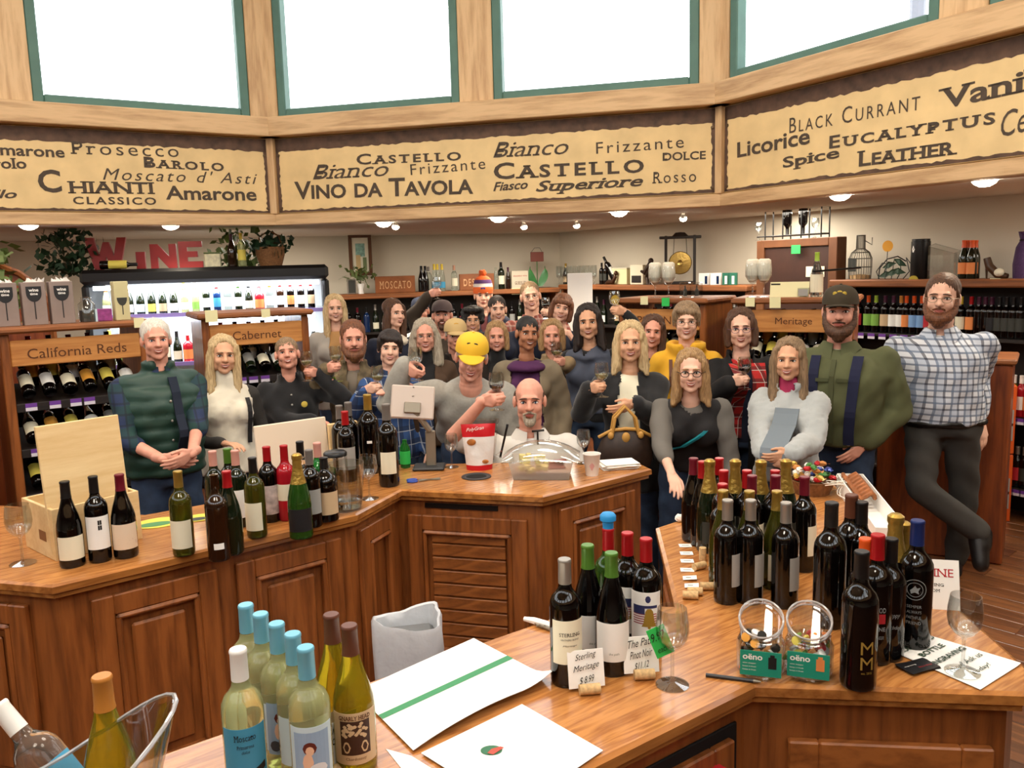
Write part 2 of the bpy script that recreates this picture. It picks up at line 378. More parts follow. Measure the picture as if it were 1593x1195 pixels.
tan_panel = M('sign_cream', 'e4c68e', .6, var=.10, vscale=5)
border_shade_m = M('sign_border_shade', '5a4232', .7, var=.35, vscale=14)
letter_m = M('sign_letter', '4a3d30', .7, var=.2, vscale=30)
bead_m = M('sign_screw', '5a4630', .4, .6)
pane_m = PANE('window_glass', (1, 1, 1), .03)
FAC = []
wn = 0; tn = 0
for i in range(8):
    p, q = OCT[i], OCT[(i+1) % 8]; d = (q-p)/W8; nin = np.array([d[1], -d[0]]) 
    if np.dot(CEN-p, nin) < 0: nin = -nin
    FAC.append((p, q, d, nin)); D3 = np.array([d[0], d[1], 0]); N3 = np.array([nin[0], nin[1], 0]); Z3 = np.array([0, 0, 1.0]); P3 = np.array([p[0], p[1], 0])
    rz = atan2(d[1], d[0]); wood = WOOD('cedar_beam_%s' % 'abcdefgh'[i], 'a98358', 'd6b283', 'x', rz, .55, knots=True, fig=.6)
    def seg(nm, x0, x1, z0, z1, y0, y1, m):
        global tn
        tn += 1; b = MB(); c = P3+D3*((x0+x1)/2)+N3*((y0+y1)/2)+Z3*((z0+z1)/2)
        b.obox(c, D3*(x1-x0)/2, N3*(y1-y0)/2, Z3*(z1-z0)/2, 0, .006); return struct('trim_%d' % tn, b, [m])
    seg('fascia', 0, W8, 2.345, 2.44, -.12, .025, wood)
    seg('beam', -.06, W8+.06, 3.09, 3.25, -.14, .13, wood)
    seg('backing', 0, W8, 2.44, 3.09, -.12, -.03, wood)
    seg('head', 0, W8, 5.0, 5.64, -.12, .02, wood)
    seg('post', -.03, .10, 3.25, 5.0, -.12, .04, cedar_post); seg('post', 1.745, 2.03, 3.25, 5.0, -.12, .04, cedar_post); seg('post', W8-.17, W8+.02, 3.25, 5.0, -.12, .04, cedar_post)
    seg('divider', -.035, .035, 2.44, 3.09, -.03, .045, cedar_post)
    for (x0, x1) in ((.10, 1.745), (2.03, W8-.17)):
        wn += 1; b = MB(); t = .075
        for (a0, a1, z0, z1) in ((x0, x0+t, 3.25, 5.0), (x1-t, x1, 3.25, 5.0), (x0+t, x1-t, 3.25, 3.25+t), (x0+t, x1-t, 5.0-t, 5.0)):
            b.obox(P3+D3*((a0+a1)/2)-N3*.02+Z3*((z0+z1)/2), D3*(a1-a0)/2, N3*.05, Z3*(z1-z0)/2, 0, .008)
        wo = struct('window_%d' % wn, b, [green_fr])
        b = MB(); b.obox(P3+D3*((x0+x1)/2)-N3*.05+Z3*4.125, D3*((x1-x0)/2-.05), N3*.003, Z3*.83); b.build('pane', [pane_m], wo)
# sign boards on the three facets in view
def board(fi, label):
    p, q, d, nin = FAC[fi]; rz = atan2(d[1], d[0]); Wd = W8
    t = thing('sign_board', label, 'sign', (p[0], p[1], 2.44), rz)          # local x along the facet, y away from the room when d runs right
    s = -1.0
    b = MB(); b.obox((Wd/2, s*.0, .325), (Wd/2-.04, 0, 0), (0, .012, 0), (0, 0, .32), 0, .004); b.build('panel', [tan_panel], t)
    # ragged painted border; its wide upper strip also paints in the beam's shadow
    x0, x1, z0, z1 = .045, Wd-.045, .01, .64
    for (nm, pts) in (('lower', 'b'), ('upper', 't'), ('side', 'l'), ('side', 'r')):
        mbb = MB(); N = 120 if pts in 'bt' else 30; V = []
        for k in range(N+1):
            f = k/N; j = random.uniform(-.007, .007)
            if pts == 'b': o, n_ = (x0+(x1-x0)*f, z0), (x0+(x1-x0)*f, z0+.022+j)
            elif pts == 't': o, n_ = (x0+(x1-x0)*f, z1), (x0+(x1-x0)*f, z1-.105+j)
            elif pts == 'l': o, n_ = (x0, z0+(z1-z0)*f), (x0+.03+j, z0+(z1-z0)*f)
            else: o, n_ = (x1, z0+(z1-z0)*f), (x1-.03+j, z0+(z1-z0)*f)
            V += [(o[0], -.0132, o[1]), (n_[0], -.0132, n_[1])]
        F = [(2*k, 2*k+2, 2*k+3, 2*k+1) for k in range(N)]
        if pts in 'tl': F = [f[::-1] for f in F]
        mbb.add(V, F); mbb.build('border', [border_shade_m], t)
    sc = MB(); sc.lathe([(0, 0), (.014, 0), (.012, .006), (0, .008)], 8); sm = sc.mesh('screw', bead_m, True)
    for (x, z) in ((.07, .05), (.07, .5), (Wd-.07, .05), (Wd-.07, .5)): link('screw', sm, t, (x, -.014, z), (pi/2, 0, 0))
    return t, p, q
def put_word(t, p, q, body, px, kind, slant_px=None):
    """px = (u0, v_base at left, u1, v_base at right, height in px)"""
    u0, v0, u1, v1, hp = px
    A = atline(u0, v0, p, q); B = atline(u1, v1, p, q); C = atline(u0, v0-hp, p, q)
    d = (q-p)/np.linalg.norm(q-p); la = np.dot(A[:2]-p, d); lb = np.dot(B[:2]-p, d)
    dz = B[2]-A[2]; wd = sqrt((lb-la)**2+dz*dz); X = np.array([(lb-la)/wd, 0, dz/wd]); Y = np.array([-X[2], 0, X[0]])
    letter_flat(body, letter_m, t, (la, -.0125, A[2]-2.44), X, Y, wd, C[2]-A[2], kind, .0022)
t, p, q = board(0, 'long cream board of Italian wine words, middle of the three over the crowd')
for wd in (('Castello', (556, 257, 718, 250, 17), 's+b+w+sc'), ('Bianco', (488, 280, 606, 274, 23), 'i+s'), ('Frizzante', (640, 273, 756, 263, 17), 'w'),
           ('Vino da Tavola', (460, 311, 737, 302, 28), 'b+sc'), ('Bianco', (768, 246, 885, 240, 24), 'i+s'), ('Frizzante', (928, 240, 1064, 230, 18), 'w'),
           ('Castello', (769, 280, 1002, 269, 26), 's+b+w+sc'), ('DOLCE', (1031, 251, 1098, 248, 13), 's+b'), ('Fiasco', (768, 298, 822, 294, 14), 'i+b'),
           ('Superiore', (834, 304, 1001, 295, 22), 'i+s+b'), ('Rosso', (1015, 286, 1083, 283, 18), 's+w')):
    put_word(t, p, q, wd[0], wd[1], wd[2])
t, p, q = board(7, 'cream painted board of wine words reading Prosecco and Chianti, over the rack units')
for wd in (('Amarone', (-24, 241, 101, 246, 18), 'b'), ('Barolo', (-40, 263, 42, 263, 17), 's+b'), ('Gallo', (-50, 309, 27, 309, 14), 'i+b'), ('Prosecco', (110, 240, 278, 245, 20), 's+w'), ('Barolo', (224, 261, 348, 267, 17), 's+b+w+sc'),
           ("Moscato d' Asti", (160, 280, 400, 287, 19), 'i+w'), ('C', (61, 300, 97, 300, 36), 's+b'), ('HIANTI', (106, 301, 241, 302, 19), 's+b'), ('CLASSICO', (114, 318, 243, 319, 12), 'b+w'), ('Amarone', (258, 311, 399, 313, 22), 'b')):
    put_word(t, p, q, wd[0], wd[1], wd[2])
t, p, q = board(1, 'cream board of tasting words such as leather and spice, over the tall shelves')
for wd in (('Black Currant', (1230, 208, 1433, 171, 24), 'w+sc'), ('Licorice', (1149, 246, 1262, 224, 24), 'b'), ('Eucalyptus', (1292, 232, 1550, 193, 20), 's+b+w+sc'), ('Spice', (1220, 267, 1308, 251, 22), 's+b'),
           ('Leather', (1335, 260, 1491, 240, 24), 's+b+sc'), ('Vanilla', (1462, 172, 1668, 128, 32), 's+b'), ('Cedar', (1560, 214, 1660, 190, 40), 'i+s')):
    put_word(t, p, q, wd[0], wd[1], wd[2])

# ------------------------------------------------------------------ what stands outside the windows
bark = M('bark', '5d564c', .9); leafm = M('pale_leaf', '7d9088', .8)
t = thing('street_lamp', 'tall grey street lamp with angled head beyond the windows', 'lamp post', (6.2, 13.0, 0))
b = MB(); b.tube([(0, 0, 0), (0, 0, 6.1)], .11, 8); b.tube([(0, 0, 6.1), (.1, 0, 6.4), (.5, 0, 6.6)], .1, 8); b.build('pole', [M('lamp_grey', '6b6f78', .5)], t, True)
b = MB(); b.obox((.75, 0, 6.62), (.38, 0, .06), (0, .16, 0), (0, 0, .1), 0, .03); b.build('lamp_head', [M('lamp_grey', '6b6f78', .5)], t)
t = thing('tree', 'bare pale tree outside the window beside the cream prosecco board', 'tree', (-9.4, 12.2, 0))
b = MB(); b.tube([(0, 0, 0), (.05, 0, 3), (0, .1, 5.4)], [.2, .15, .06], 8)
for k in range(16):
    a = random.uniform(0, 6.28); z = random.uniform(2.6, 5); l = random.uniform(.8, 1.5); b.tube([(0.03, .03, z), (l*.5*cos(a), l*.5*sin(a), z+l*.5), (l*cos(a), l*sin(a), z+l*.9)], [.06, .03, .012], 5)
b.build('trunk', [bark], t, True)
b = MB()
for k in range(420):
    c = rng.normal(size=3)*[.75, .75, .7]+[0, 0, 4.9]; a = rng.normal(size=(2, 3))*.11; b.add([c, c+a[0], c+a[0]+a[1], c+a[1]], [(0, 1, 2, 3)])
o = b.build('foliage', [leafm], t); o['kind'] = 'stuff'

# ================================================================== CEILING LIGHTS
lens_m = M('lit_lens', 'fff1d8', .5, emit='ffefd6', estr=30)
trim_m = M('white_enamel', 'e8e2d6', .4)
b = MB(); b.lathe([(.075, 0), (.095, -.004), (.1, .004), (.08, .012)], 24); ring_me = b.mesh('trim_ring', trim_m, True)
b = MB(); b.lathe([(0, -.045), (.03, -.042), (.058, -.026), (.078, .002)], 24); lens_me = b.mesh('lens', lens_m, True)
spots = [(45, 347), (267, 349), (597, 346), (775, 338), (963, 329), (1297, 302), (1517, 278)]
def norm2(v): return v/np.linalg.norm(v)
for i, uv in enumerate(spots+[None]*3):
    pp = atz(*uv, 2.36) if i < 7 else [np.array([-4.9, 5.6, 2.36]), np.array([3.35, 3.5, 2.36]), np.array([3.6, 1.9, 2.36])][i-7]
    pp = np.array(pp)
    # keep each lamp just outside the lantern opening
    for (p, q, d, nin) in FAC:
        off = np.dot(pp[:2]-p, nin); al = np.dot(pp[:2]-p, d)
        if -.25 < al < W8+.25 and off > -.2 and off < 1.2: pp[:2] -= nin*(off+.2)
    if i < 7:
        where = ['over the gift bags, farthest along the prosecco board', 'under the prosecco board above the cooler', 'under the long middle board, above the framed picture', 'under the long middle board, above the knitted hat', 'under the middle board at its eucalyptus end', 'under the tasting words board, above the inverted bottle rack', 'brightest, at the vanilla end of the tasting words board'][i]
        t = thing('downlight', 'recessed ceiling lamp '+where, 'ceiling lamp', pp, 0, 'recessed lamps around the lantern')
        link('trim_ring', ring_me, t); link('lens', lens_me, t)
    lamp('downlight_beam', 'SPOT', (pp[0], pp[1], 2.335), 75, (1, .86, .66), (pp[0], pp[1], 0), spot_size=radians(125), spot_blend=.7, shadow_soft_size=.07)
for i, (u, v) in enumerate([(615, 350), (815, 351), (897, 349), (1063, 337)]):
    pp = atz(u, v-6, 2.36)
    t = thing('track_spotlight', 'small lit track spotlight '+['beside the picture frame', 'above the green flower vase', 'brightest, over the shelf of clear glasses', 'near the brass gong'][i], 'spotlight', pp, .4*i, 'track spotlights over the back shelf')
    b = MB(); b.lathe([(0, -.02), (.014, -.02), (.014, 0)], 10); b.lathe([(.018, -.015), (.036, -.05), (.034, -.05), (.016, -.018)], 14); b.build('housing', [trim_m], t, True)
    b = MB(); b.ell((0, 0, -.05), (.033, .033, .028), 12, 8); b.build('bulb', [lens_m], t, True)
    lamp('spot_beam', 'SPOT', pp-[0, 0, .10], 42, (1, .88, .7), pp+[0, .5, -2.3], spot_size=radians(120), spot_blend=.7, shadow_soft_size=.04)

# ================================================================== COUNTERS
def inset(poly, d):
    """move every edge of a counter-clockwise polygon inwards by d"""
    P = [np.array(p, float) for p in poly]; n = len(P); out = []
    for i in range(n):
        a, b, c = P[i-1], P[i], P[(i+1) % n]; u, v = (b-a)/np.linalg.norm(b-a), (c-b)/np.linalg.norm(c-b)
        n1, n2 = np.array([-u[1], u[0]]), np.array([-v[1], v[0]]); m = n1+n2; m = m/np.linalg.norm(m); k = d/max(.25, np.dot(m, n1)); out.append(b+m*k)
    return [tuple(p) for p in out]
def slab(parent, poly, ztop, mats):
    b = MB(); n = len(poly); layers = [(0.012, ztop), (0.0, ztop-.006), (0.0, ztop-.028), (.008, ztop-.032), (.012, ztop-.036), (.012, ztop-.048), (.03, ztop-.055)]
    rings = [[(x, y, z) for x, y in inset(poly, d)] if d else [(x, y, z) for x, y in poly] for d, z in layers]
    b.add(rings[0], [tuple(range(n))], 0)
    for A, B in zip(rings[:-1], rings[1:]): b.add(A+B, [(i, n+i, n+(i+1) % n, (i+1) % n) for i in range(n)], 1)
    b.add(rings[-1], [tuple(range(n-1, -1, -1))], 1); return b.build('countertop', mats, parent)
def panel_on(parent, p0, p1, x0, x1, z0, z1, mats, style='raised', name='panel'):
    """framed cabinet panel on the face p0-p1 (seen from the side to the right of p0->p1), x0..x1 along it"""
    p0, p1 = np.array(p0), np.array(p1); d = (p1-p0)/np.linalg.norm(p1-p0); nn = np.array([d[1], -d[0]])
    X = np.array([d[0], d[1], 0]); N = np.array([nn[0], nn[1], 0]); Z = np.array([0, 0, 1.0]); O = np.array([p0[0], p0[1], 0])
    b = MB(); st = .07; cx, cz = (x0+x1)/2, (z0+z1)/2; hx, hz = (x1-x0)/2, (z1-z0)/2
    for (a0, a1, c0, c1) in ((x0, x0+st, z0, z1), (x1-st, x1, z0, z1), (x0+st, x1-st, z0, z0+st), (x0+st, x1-st, z1-st, z1)):
        b.obox(O+X*(a0+a1)/2+N*.012+Z*(c0+c1)/2, X*(a1-a0)/2, N*.012, Z*(c1-c0)/2, 0, .004)
    o = b.build(name, mats, parent)
    b = MB(); m = .02
    for (a0, a1, c0, c1) in ((x0+st, x0+st+m, z0+st, z1-st), (x1-st-m, x1-st, z0+st, z1-st), (x0+st, x1-st, z0+st, z0+st+m), (x0+st, x1-st, z1-st-m, z1-st)):
        b.obox(O+X*(a0+a1)/2+N*.014+Z*(c0+c1)/2, X*(a1-a0)/2, N*.017, Z*(c1-c0)/2, 0, .008)
    b.build('molding', mats, o)
    b = MB()
    if style == 'raised':
        b.obox(O+X*cx+N*.008+Z*cz, X*(hx-st-m-.03), N*.009, Z*(hz-st-m-.03), 0, .008); b.build('field', mats, o)
    return o
def cabinet(parent, poly, ztop, mats):
    b = MB(); q = inset(poly, .045); b.prism(q, .08, ztop-.05); b.prism(inset(poly, .11), 0, .08); b.build('cabinet_body', mats, parent); return q
Lf = [(-2.9, 2.92), (-1.49, 2.543), (-.641, 3.247), (-.505, 3.605), (.12, 3.437), (.657, 3.868)]
BACK = Lf+[(.60, 4.06), (-.70, 4.10), (-1.05, 3.66), (-1.53, 3.33), (-2.9, 3.72)]
tc = thing('tasting_counter', 'angled oak tasting counter with panelled fronts between the crowd and the aisle', 'counter')
slab(tc, BACK, .95, [oak_top, oak_edge]); q = cabinet(tc, BACK, .95, [oak_cab])
ZT = .86
def seglen(a, b): return float(np.linalg.norm(np.array(b)-np.array(a)))
L0 = seglen(q[1], q[2]); panel_on(tc, q[0], q[1], .7, seglen(q[0], q[1])-.12, .14, ZT, [oak_cab])
panel_on(tc, q[1], q[2], .09, L0*.5-.02, .14, ZT, [oak_cab]); panel_on(tc, q[1], q[2], L0*.5+.05, L0-.05, .14, ZT, [oak_cab])
panel_on(tc, q[2], q[3], .05, seglen(q[2], q[3])-.05, .14, ZT, [oak_cab], 'flat')
LC = seglen(q[3], q[4]); pn = panel_on(tc, q[3], q[4], .05, LC-.06, .12, .83, [oak_cab], 'flat', 'vent_panel')
panel_on(tc, q[4], q[5], .10, seglen(q[4], q[5])-.06, .14, ZT, [oak_cab])
p0, p1 = np.array(q[3]), np.array(q[4]); d = (p1-p0)/LC; nn = np.array([d[1], -d[0]])
sb = MB(); sb.obox((0, 0, 0), (LC/2-.16, 0, 0), (0, .006, 0), (0, 0, .027), 0, .003); sme = sb.mesh('slat', oak_rail)
for k in range(10):
    c = (p0+p1)/2+nn*.008; link('slat', sme, tc, (c[0], c[1], .235+k*.062), (0, 0, atan2(d[1], d[0])))
sb = MB(); c = (p0+p1)/2-d*.03+nn*.003; sb.obox((c[0], c[1], .872), (d[0]*.17, d[1]*.17, 0), (nn[0]*.004, nn[1]*.004, 0), (0, 0, .011)); sb.build('slot', [black_m], tc)

ISL = [(-1.35, 1.14), (-.80, .82), (.543, 1.797), (1.13, 1.725), (1.20, 1.80), (1.232, 2.262), (1.40, 3.55), (1.30, 3.62), (.62, 3.06), (.52, 2.977), (.449, 2.26), (.25, 2.29), (.10, 2.21)]
isl = thing('island_counter', 'oak island counter crowded with wine bottles and paper sheets', 'counter')
slab(isl, ISL, .95, [oak_top, oak_edge]); qi = cabinet(isl, ISL, .95, [oak_cab])
panel_on(isl, qi[2], qi[3], .10, seglen(qi[2], qi[3])-.03, .14, .80, [oak_rail]); panel_on(isl, qi[1], qi[2], .9, seglen(qi[1], qi[2])-.06, .14, .82, [oak_cab])
panel_on(isl, qi[9], qi[10], .05, seglen(qi[9], qi[10])-.05, .14, ZT, [oak_cab])
panel_on(isl, qi[5], qi[6], .06, seglen(qi[5], qi[6])-.06, .14, ZT, [oak_cab])

A = atline(1052, 1188, qi[1], qi[2]); dI = (np.array(qi[2])-np.array(qi[1])); dI /= np.linalg.norm(dI); nI = np.array([dI[1], -dI[0]]); rzI = atan2(dI[1], dI[0])
b = MB(); b.obox((A[0]+nI[0]*.003, A[1]+nI[1]*.003, A[2]-.06), (dI[0]*.2, dI[1]*.2, 0), (nI[0]*.004, nI[1]*.004, 0), (0, 0, .09), 0, .002); b.build('cubby_shade_panel', [M('cubby_shade', '0b0808', .8)], isl)  # flat black panel, painting the shade inside an open cubby
t = thing('red_wine_carton', 'red and black carton sticking out under the island at the frame bottom', 'carton', (A[0]+nI[0]*.05, A[1]+nI[1]*.05, A[2]-.13), rzI); b = MB(); b.box((0, 0, .05), (.24, .09, .09), 0, 0, .004); b.build('body', [M('carton_red', 'a81c22', .5)], t); b = MB(); b.box((0, 0, .097), (.03, .092, .004)); b.build('stripe', [black_m], t)

# ================================================================== PEOPLE
GLT = PANE('thin_clear_plastic', (.92, .94, .94), .08, .6)
def wineglass_mesh():
    o = [(0, 0), (.034, 0), (.0345, .002), (.02, .005), (.006, .009), (.0038, .02), (.0036, .07), (.006, .078), (.02, .087), (.031, .103), (.0345, .122), (.0335, .142), (.0295, .168)]
    i = [(.0283, .168), (.0322, .142), (.0331, .122), (.0297, .104), (.0185, .0895), (0, .083)]
    b = MB(); b.lathe(o+i, 24); return b.mesh('glass', [GLT], True, 60)
WG = wineglass_mesh()
b = MB(); b.lathe([(0, .0845), (.018, .0905), (.0290, .105), (.0305, .112), (0, .112)], 20); WINE_ME = b.mesh('wine', [], True, 50)
W_WHITE = M('white_wine', 'ecdc96', .05, trans=.45, ior=1.33); W_RED = M('red_wine', '2a0510', .05)
def zmat(loc, rz=0.0, s=1.0): return Matrix.Translation(Vector([float(x) for x in loc])) @ Matrix.Rotation(rz, 4, 'Z') @ Matrix.Scale(s, 4)
def olink(o, m):
    if not o.data.materials: o.data.materials.append(None)
    o.material_slots[0].link = 'OBJECT'; o.material_slots[0].material = m
def glass(mw, label, wine=None, group=None):
    o = link('wine_glass', WG); o.matrix_world = mw
    if wine is not None: olink(link('wine', WINE_ME, o), wine)
    return tag(o, label, 'wine glass', group)

def unit(v): v = np.array(v, float); return v/(np.linalg.norm(v)+1e-9)
def mesh_fast(name, V, F, mats, smooth=True):
    me = bpy.data.meshes.new(name); n = len(F); me.vertices.add(len(V)); me.vertices.foreach_set('co', np.asarray(V, np.float32).ravel())
    k = F.shape[1]; me.loops.add(n*k); me.loops.foreach_set('vertex_index', F.astype(np.int32).ravel()); me.polygons.add(n)
    me.polygons.foreach_set('loop_start', np.arange(0, n*k, k, dtype=np.int32)); me.update(calc_edges=True)
    for m in mats: me.materials.append(m)
    if smooth: me.shade_smooth()
    return me
def union(prims, vox, it=3, fac=.5):
    VV, FF, n = [], [], 0
    for V, F in prims: VV.append(np.asarray(V)); FF += [tuple(i+n for i in f) for f in F]; n += len(V)
    me = bpy.data.meshes.new('tmp'); me.from_pydata(np.concatenate(VV).tolist(), [], FF); o = bpy.data.objects.new('tmp', me); COL.objects.link(o)
    r = o.modifiers.new('r', 'REMESH'); r.mode = 'VOXEL'; r.voxel_size = vox
    if it: s = o.modifiers.new('s', 'SMOOTH'); s.factor = fac; s.iterations = it
    ev = o.evaluated_get(bpy.context.evaluated_depsgraph_get()); m = ev.to_mesh()
    V = np.empty(len(m.vertices)*3, np.float32); m.vertices.foreach_get('co', V); N = np.empty(len(m.vertices)*3, np.float32); m.vertices.foreach_get('normal', N)
    F = np.empty(len(m.loops), np.int32); m.loops.foreach_get('vertex_index', F); ev.to_mesh_clear(); bpy.data.objects.remove(o); bpy.data.meshes.remove(me)
    return V.reshape(-1, 3).astype(float), N.reshape(-1, 3).astype(float), F.reshape(-1, 4)
def cap(p0, p1, r0, r1, seg=12, nl=5, flat=1.0, side=None):
    """tapered round-ended limb"""
    p0, p1 = np.array(p0, float), np.array(p1, float); d = unit(p1-p0); a = unit(np.cross(d, [.3, .2, .9] if side is None else side)) if side is None else unit(np.array(side)-d*np.dot(side, d)); b_ = np.cross(d, a)
    rings = [(p0-d*r0*cos(t), r0*sin(t)) for t in (.45, 1.0)]+[(p0+(p1-p0)*i/nl, r0+(r1-r0)*i/nl) for i in range(nl+1)]+[(p1+d*r1*cos(t), r1*sin(t)) for t in (1.0, .45)]
    V = [p0-d*r0]
    for c, r in rings: V += [c+r*(a*cos(2*pi*k/seg)+b_*flat*sin(2*pi*k/seg)) for k in range(seg)]
    V.append(p1+d*r1); n = len(rings); F = []; L = len(V)-1
    for k in range(seg):
        j = (k+1) % seg; F.append((0, 1+j, 1+k)); q = 1+(n-1)*seg; F.append((L, q+k, q+j))
        for i in range(n-1): F.append((1+i*seg+k, 1+i*seg+j, 1+(i+1)*seg+j, 1+(i+1)*seg+k))
    return np.array(V), F
def loft(rings, seg=20):
    """rings: (centre, x-axis*rx, y-axis*ry) -> closed tube"""
    V = []; F = []
    for c, ax, ay in rings: V += [c+ax*cos(2*pi*k/seg)+ay*sin(2*pi*k/seg) for k in range(seg)]
    n = len(rings)
    for i in range(n-1): F += [(i*seg+k, i*seg+(k+1) % seg, (i+1)*seg+(k+1) % seg, (i+1)*seg+k) for k in range(seg)]
    V += [rings[0][0], rings[-1][0]]; a = len(V)-2
    F += [(a, (k+1) % seg, k) for k in range(seg)]+[(a+1, (n-1)*seg+k, (n-1)*seg+(k+1) % seg) for k in range(seg)]
    return np.array(V), F
def poly_limb(pts, radii):
    return [cap(pts[i], pts[i+1], radii[i], radii[i+1]) for i in range(len(pts)-1)]
# ---- hands: left-hand template, fingers +Z, palm +Y, thumb +X
def hand_template(curl, thumb, spread=0.0):
    P = []
    base = [(.026, .088, .040, .026, .021, .0088), (.009, .092, .044, .029, .022, .009), (-.009, .088, .040, .027, .021, .0086), (-.025, .080, .032, .021, .018, .0076)]
    P.append(cap((0, 0, -.035), (0, 0, .01), .026, .027, flat=.72, side=(1, 0, 0)))
    P.append(cap((.004, .002, .01), (.001, .002, .075), .034, .038, flat=.36, side=(1, 0, 0)))
    for i, (x, z, l1, l2, l3, r) in enumerate(base):
        P.append(cap((x*.5, 0, .02), (x, 0, z), .0125, .0105)); p = np.array([x, 0, z]); sx = spread*(1.5-i)*.12
        for l, a, rr in ((l1, curl[0], r), (l2, curl[1], r*.93), (l3, curl[2], r*.85)):
            q = p+l*np.array([sx, sin(a), cos(a)]); P.append(cap(p, q, rr, rr*.92, 8, 3)); p = q
    t = [np.array(v) for v in thumb]; P += [cap(t[0], t[1], .015, .0115, 8, 3), cap(t[1], t[2], .011, .0095, 8, 3), cap(t[2], t[3], .0095, .008, 8, 3)]
    return union(P, .0048, 2, .4)
HANDS = {'grip': hand_template((.75, 2.0, 2.75), [(.02, .006, .02), (.042, .022, .045), (.042, .045, .07), (.03, .062, .088)]),
         'rest': hand_template((.25, .6, .9), [(.02, .004, .02), (.044, .012, .05), (.050, .02, .082), (.048, .028, .105)], .3),
         'fist': hand_template((1.0, 2.3, 3.0), [(.02, .006, .02), (.040, .026, .045), (.030, .042, .07), (.008, .046, .082)])}
def place_hand(kind, wrist, zdir, tdir, mirror, s=1.0):
    V, N, F = HANDS[kind]; Z = unit(zdir); T = np.array(tdir, float); T = unit(T-Z*T.dot(Z)); X = -T if mirror else T; Y = np.cross(Z, X)
    VV = V.copy(); FF = F
    if mirror: VV = VV*[-1, 1, 1]; FF = F[:, ::-1]
    return np.array(wrist)+s*(VV[:, :1]*X+VV[:, 1:2]*Y+VV[:, 2:3]*Z), FF
def ik(S, W, l1, l2, pole):
    d = W-S; D = np.linalg.norm(d); mx = (l1+l2)*.985
    if D > mx: W = S+d/D*mx; D = mx
    a = (l1*l1-l2*l2+D*D)/(2*D); h = sqrt(max(0, l1*l1-a*a)); u = (W-S)/D; p = np.array(pole, float); p = unit(p-u*p.dot(u)); return S+u*a+p*h, W
SKIN = dict(fair=M('skin_fair', 'e6b59c', .5, var=.07, vscale=18), tan=M('skin_tan', 'd9a482', .5, var=.07, vscale=18), ruddy=M('skin_ruddy', 'dc9d86', .5, var=.09, vscale=18), deep=M('skin_deep', 'a87050', .48, var=.06, vscale=18))
def HAIRM(name, col):
    return WOOD('hair_'+name, *col, axis='z', rough=.62, scale=4.0, fig=1.4)
HAIR = dict(grey=HAIRM('grey', ('8e867c', 'c9c1b5')), white=HAIRM('white', ('b3aca0', 'dcd5c8')), blonde=HAIRM('blonde', ('93744a', 'd2b88a')), honey=HAIRM('honey', ('6a4a2a', 'ad8a5c')), brown=HAIRM('brown', ('2e1a0f', '5a3a24')), dark=HAIRM('dark', ('0f0a08', '2a1c16')), black=HAIRM('black', ('060505', '17120f')), auburn=HAIRM('auburn', ('3a1f12', '7a4a2c')), silver=HAIRM('silver', ('7c7264', 'b5a994')), ash=HAIRM('ash', ('5a4732', '94795a')))
eye_m = [M('eye_white', 'e8e2da', .2), M('iris_brown', '2a1a10', .15), M('lash', '1a110d', .7)]
eye_b = [eye_m[0], M('iris_blue', '3d566b', .15), eye_m[2]]
teeth_m = M('teeth', 'efe9df', .3); lip_m = M('lips', 'a85a50', .45); lip_d = M('lips_dark', '7a4038', .45); mouth_in = M('mouth_dark', '3a1512', .7)
def S_(t, xs, ys): return float(np.interp(t, xs, ys))
PT = [-.35, -.15, 0, .15, .3, .45, .6, .72, .82, .9, .96, 1.0]
PM = dict(m=([.165, .17, .168, .16, .157, .165, .178, .184, .168, .118, .080, .062], [.105, .115, .115, .110, .108, .112, .122, .122, .108, .085, .07, .06]),
          f=([.175, .182, .172, .15, .137, .142, .152, .156, .142, .098, .066, .053], [.105, .118, .115, .10, .093, .10, .108, .108, .096, .075, .06, .052]))
PEOPLE = []
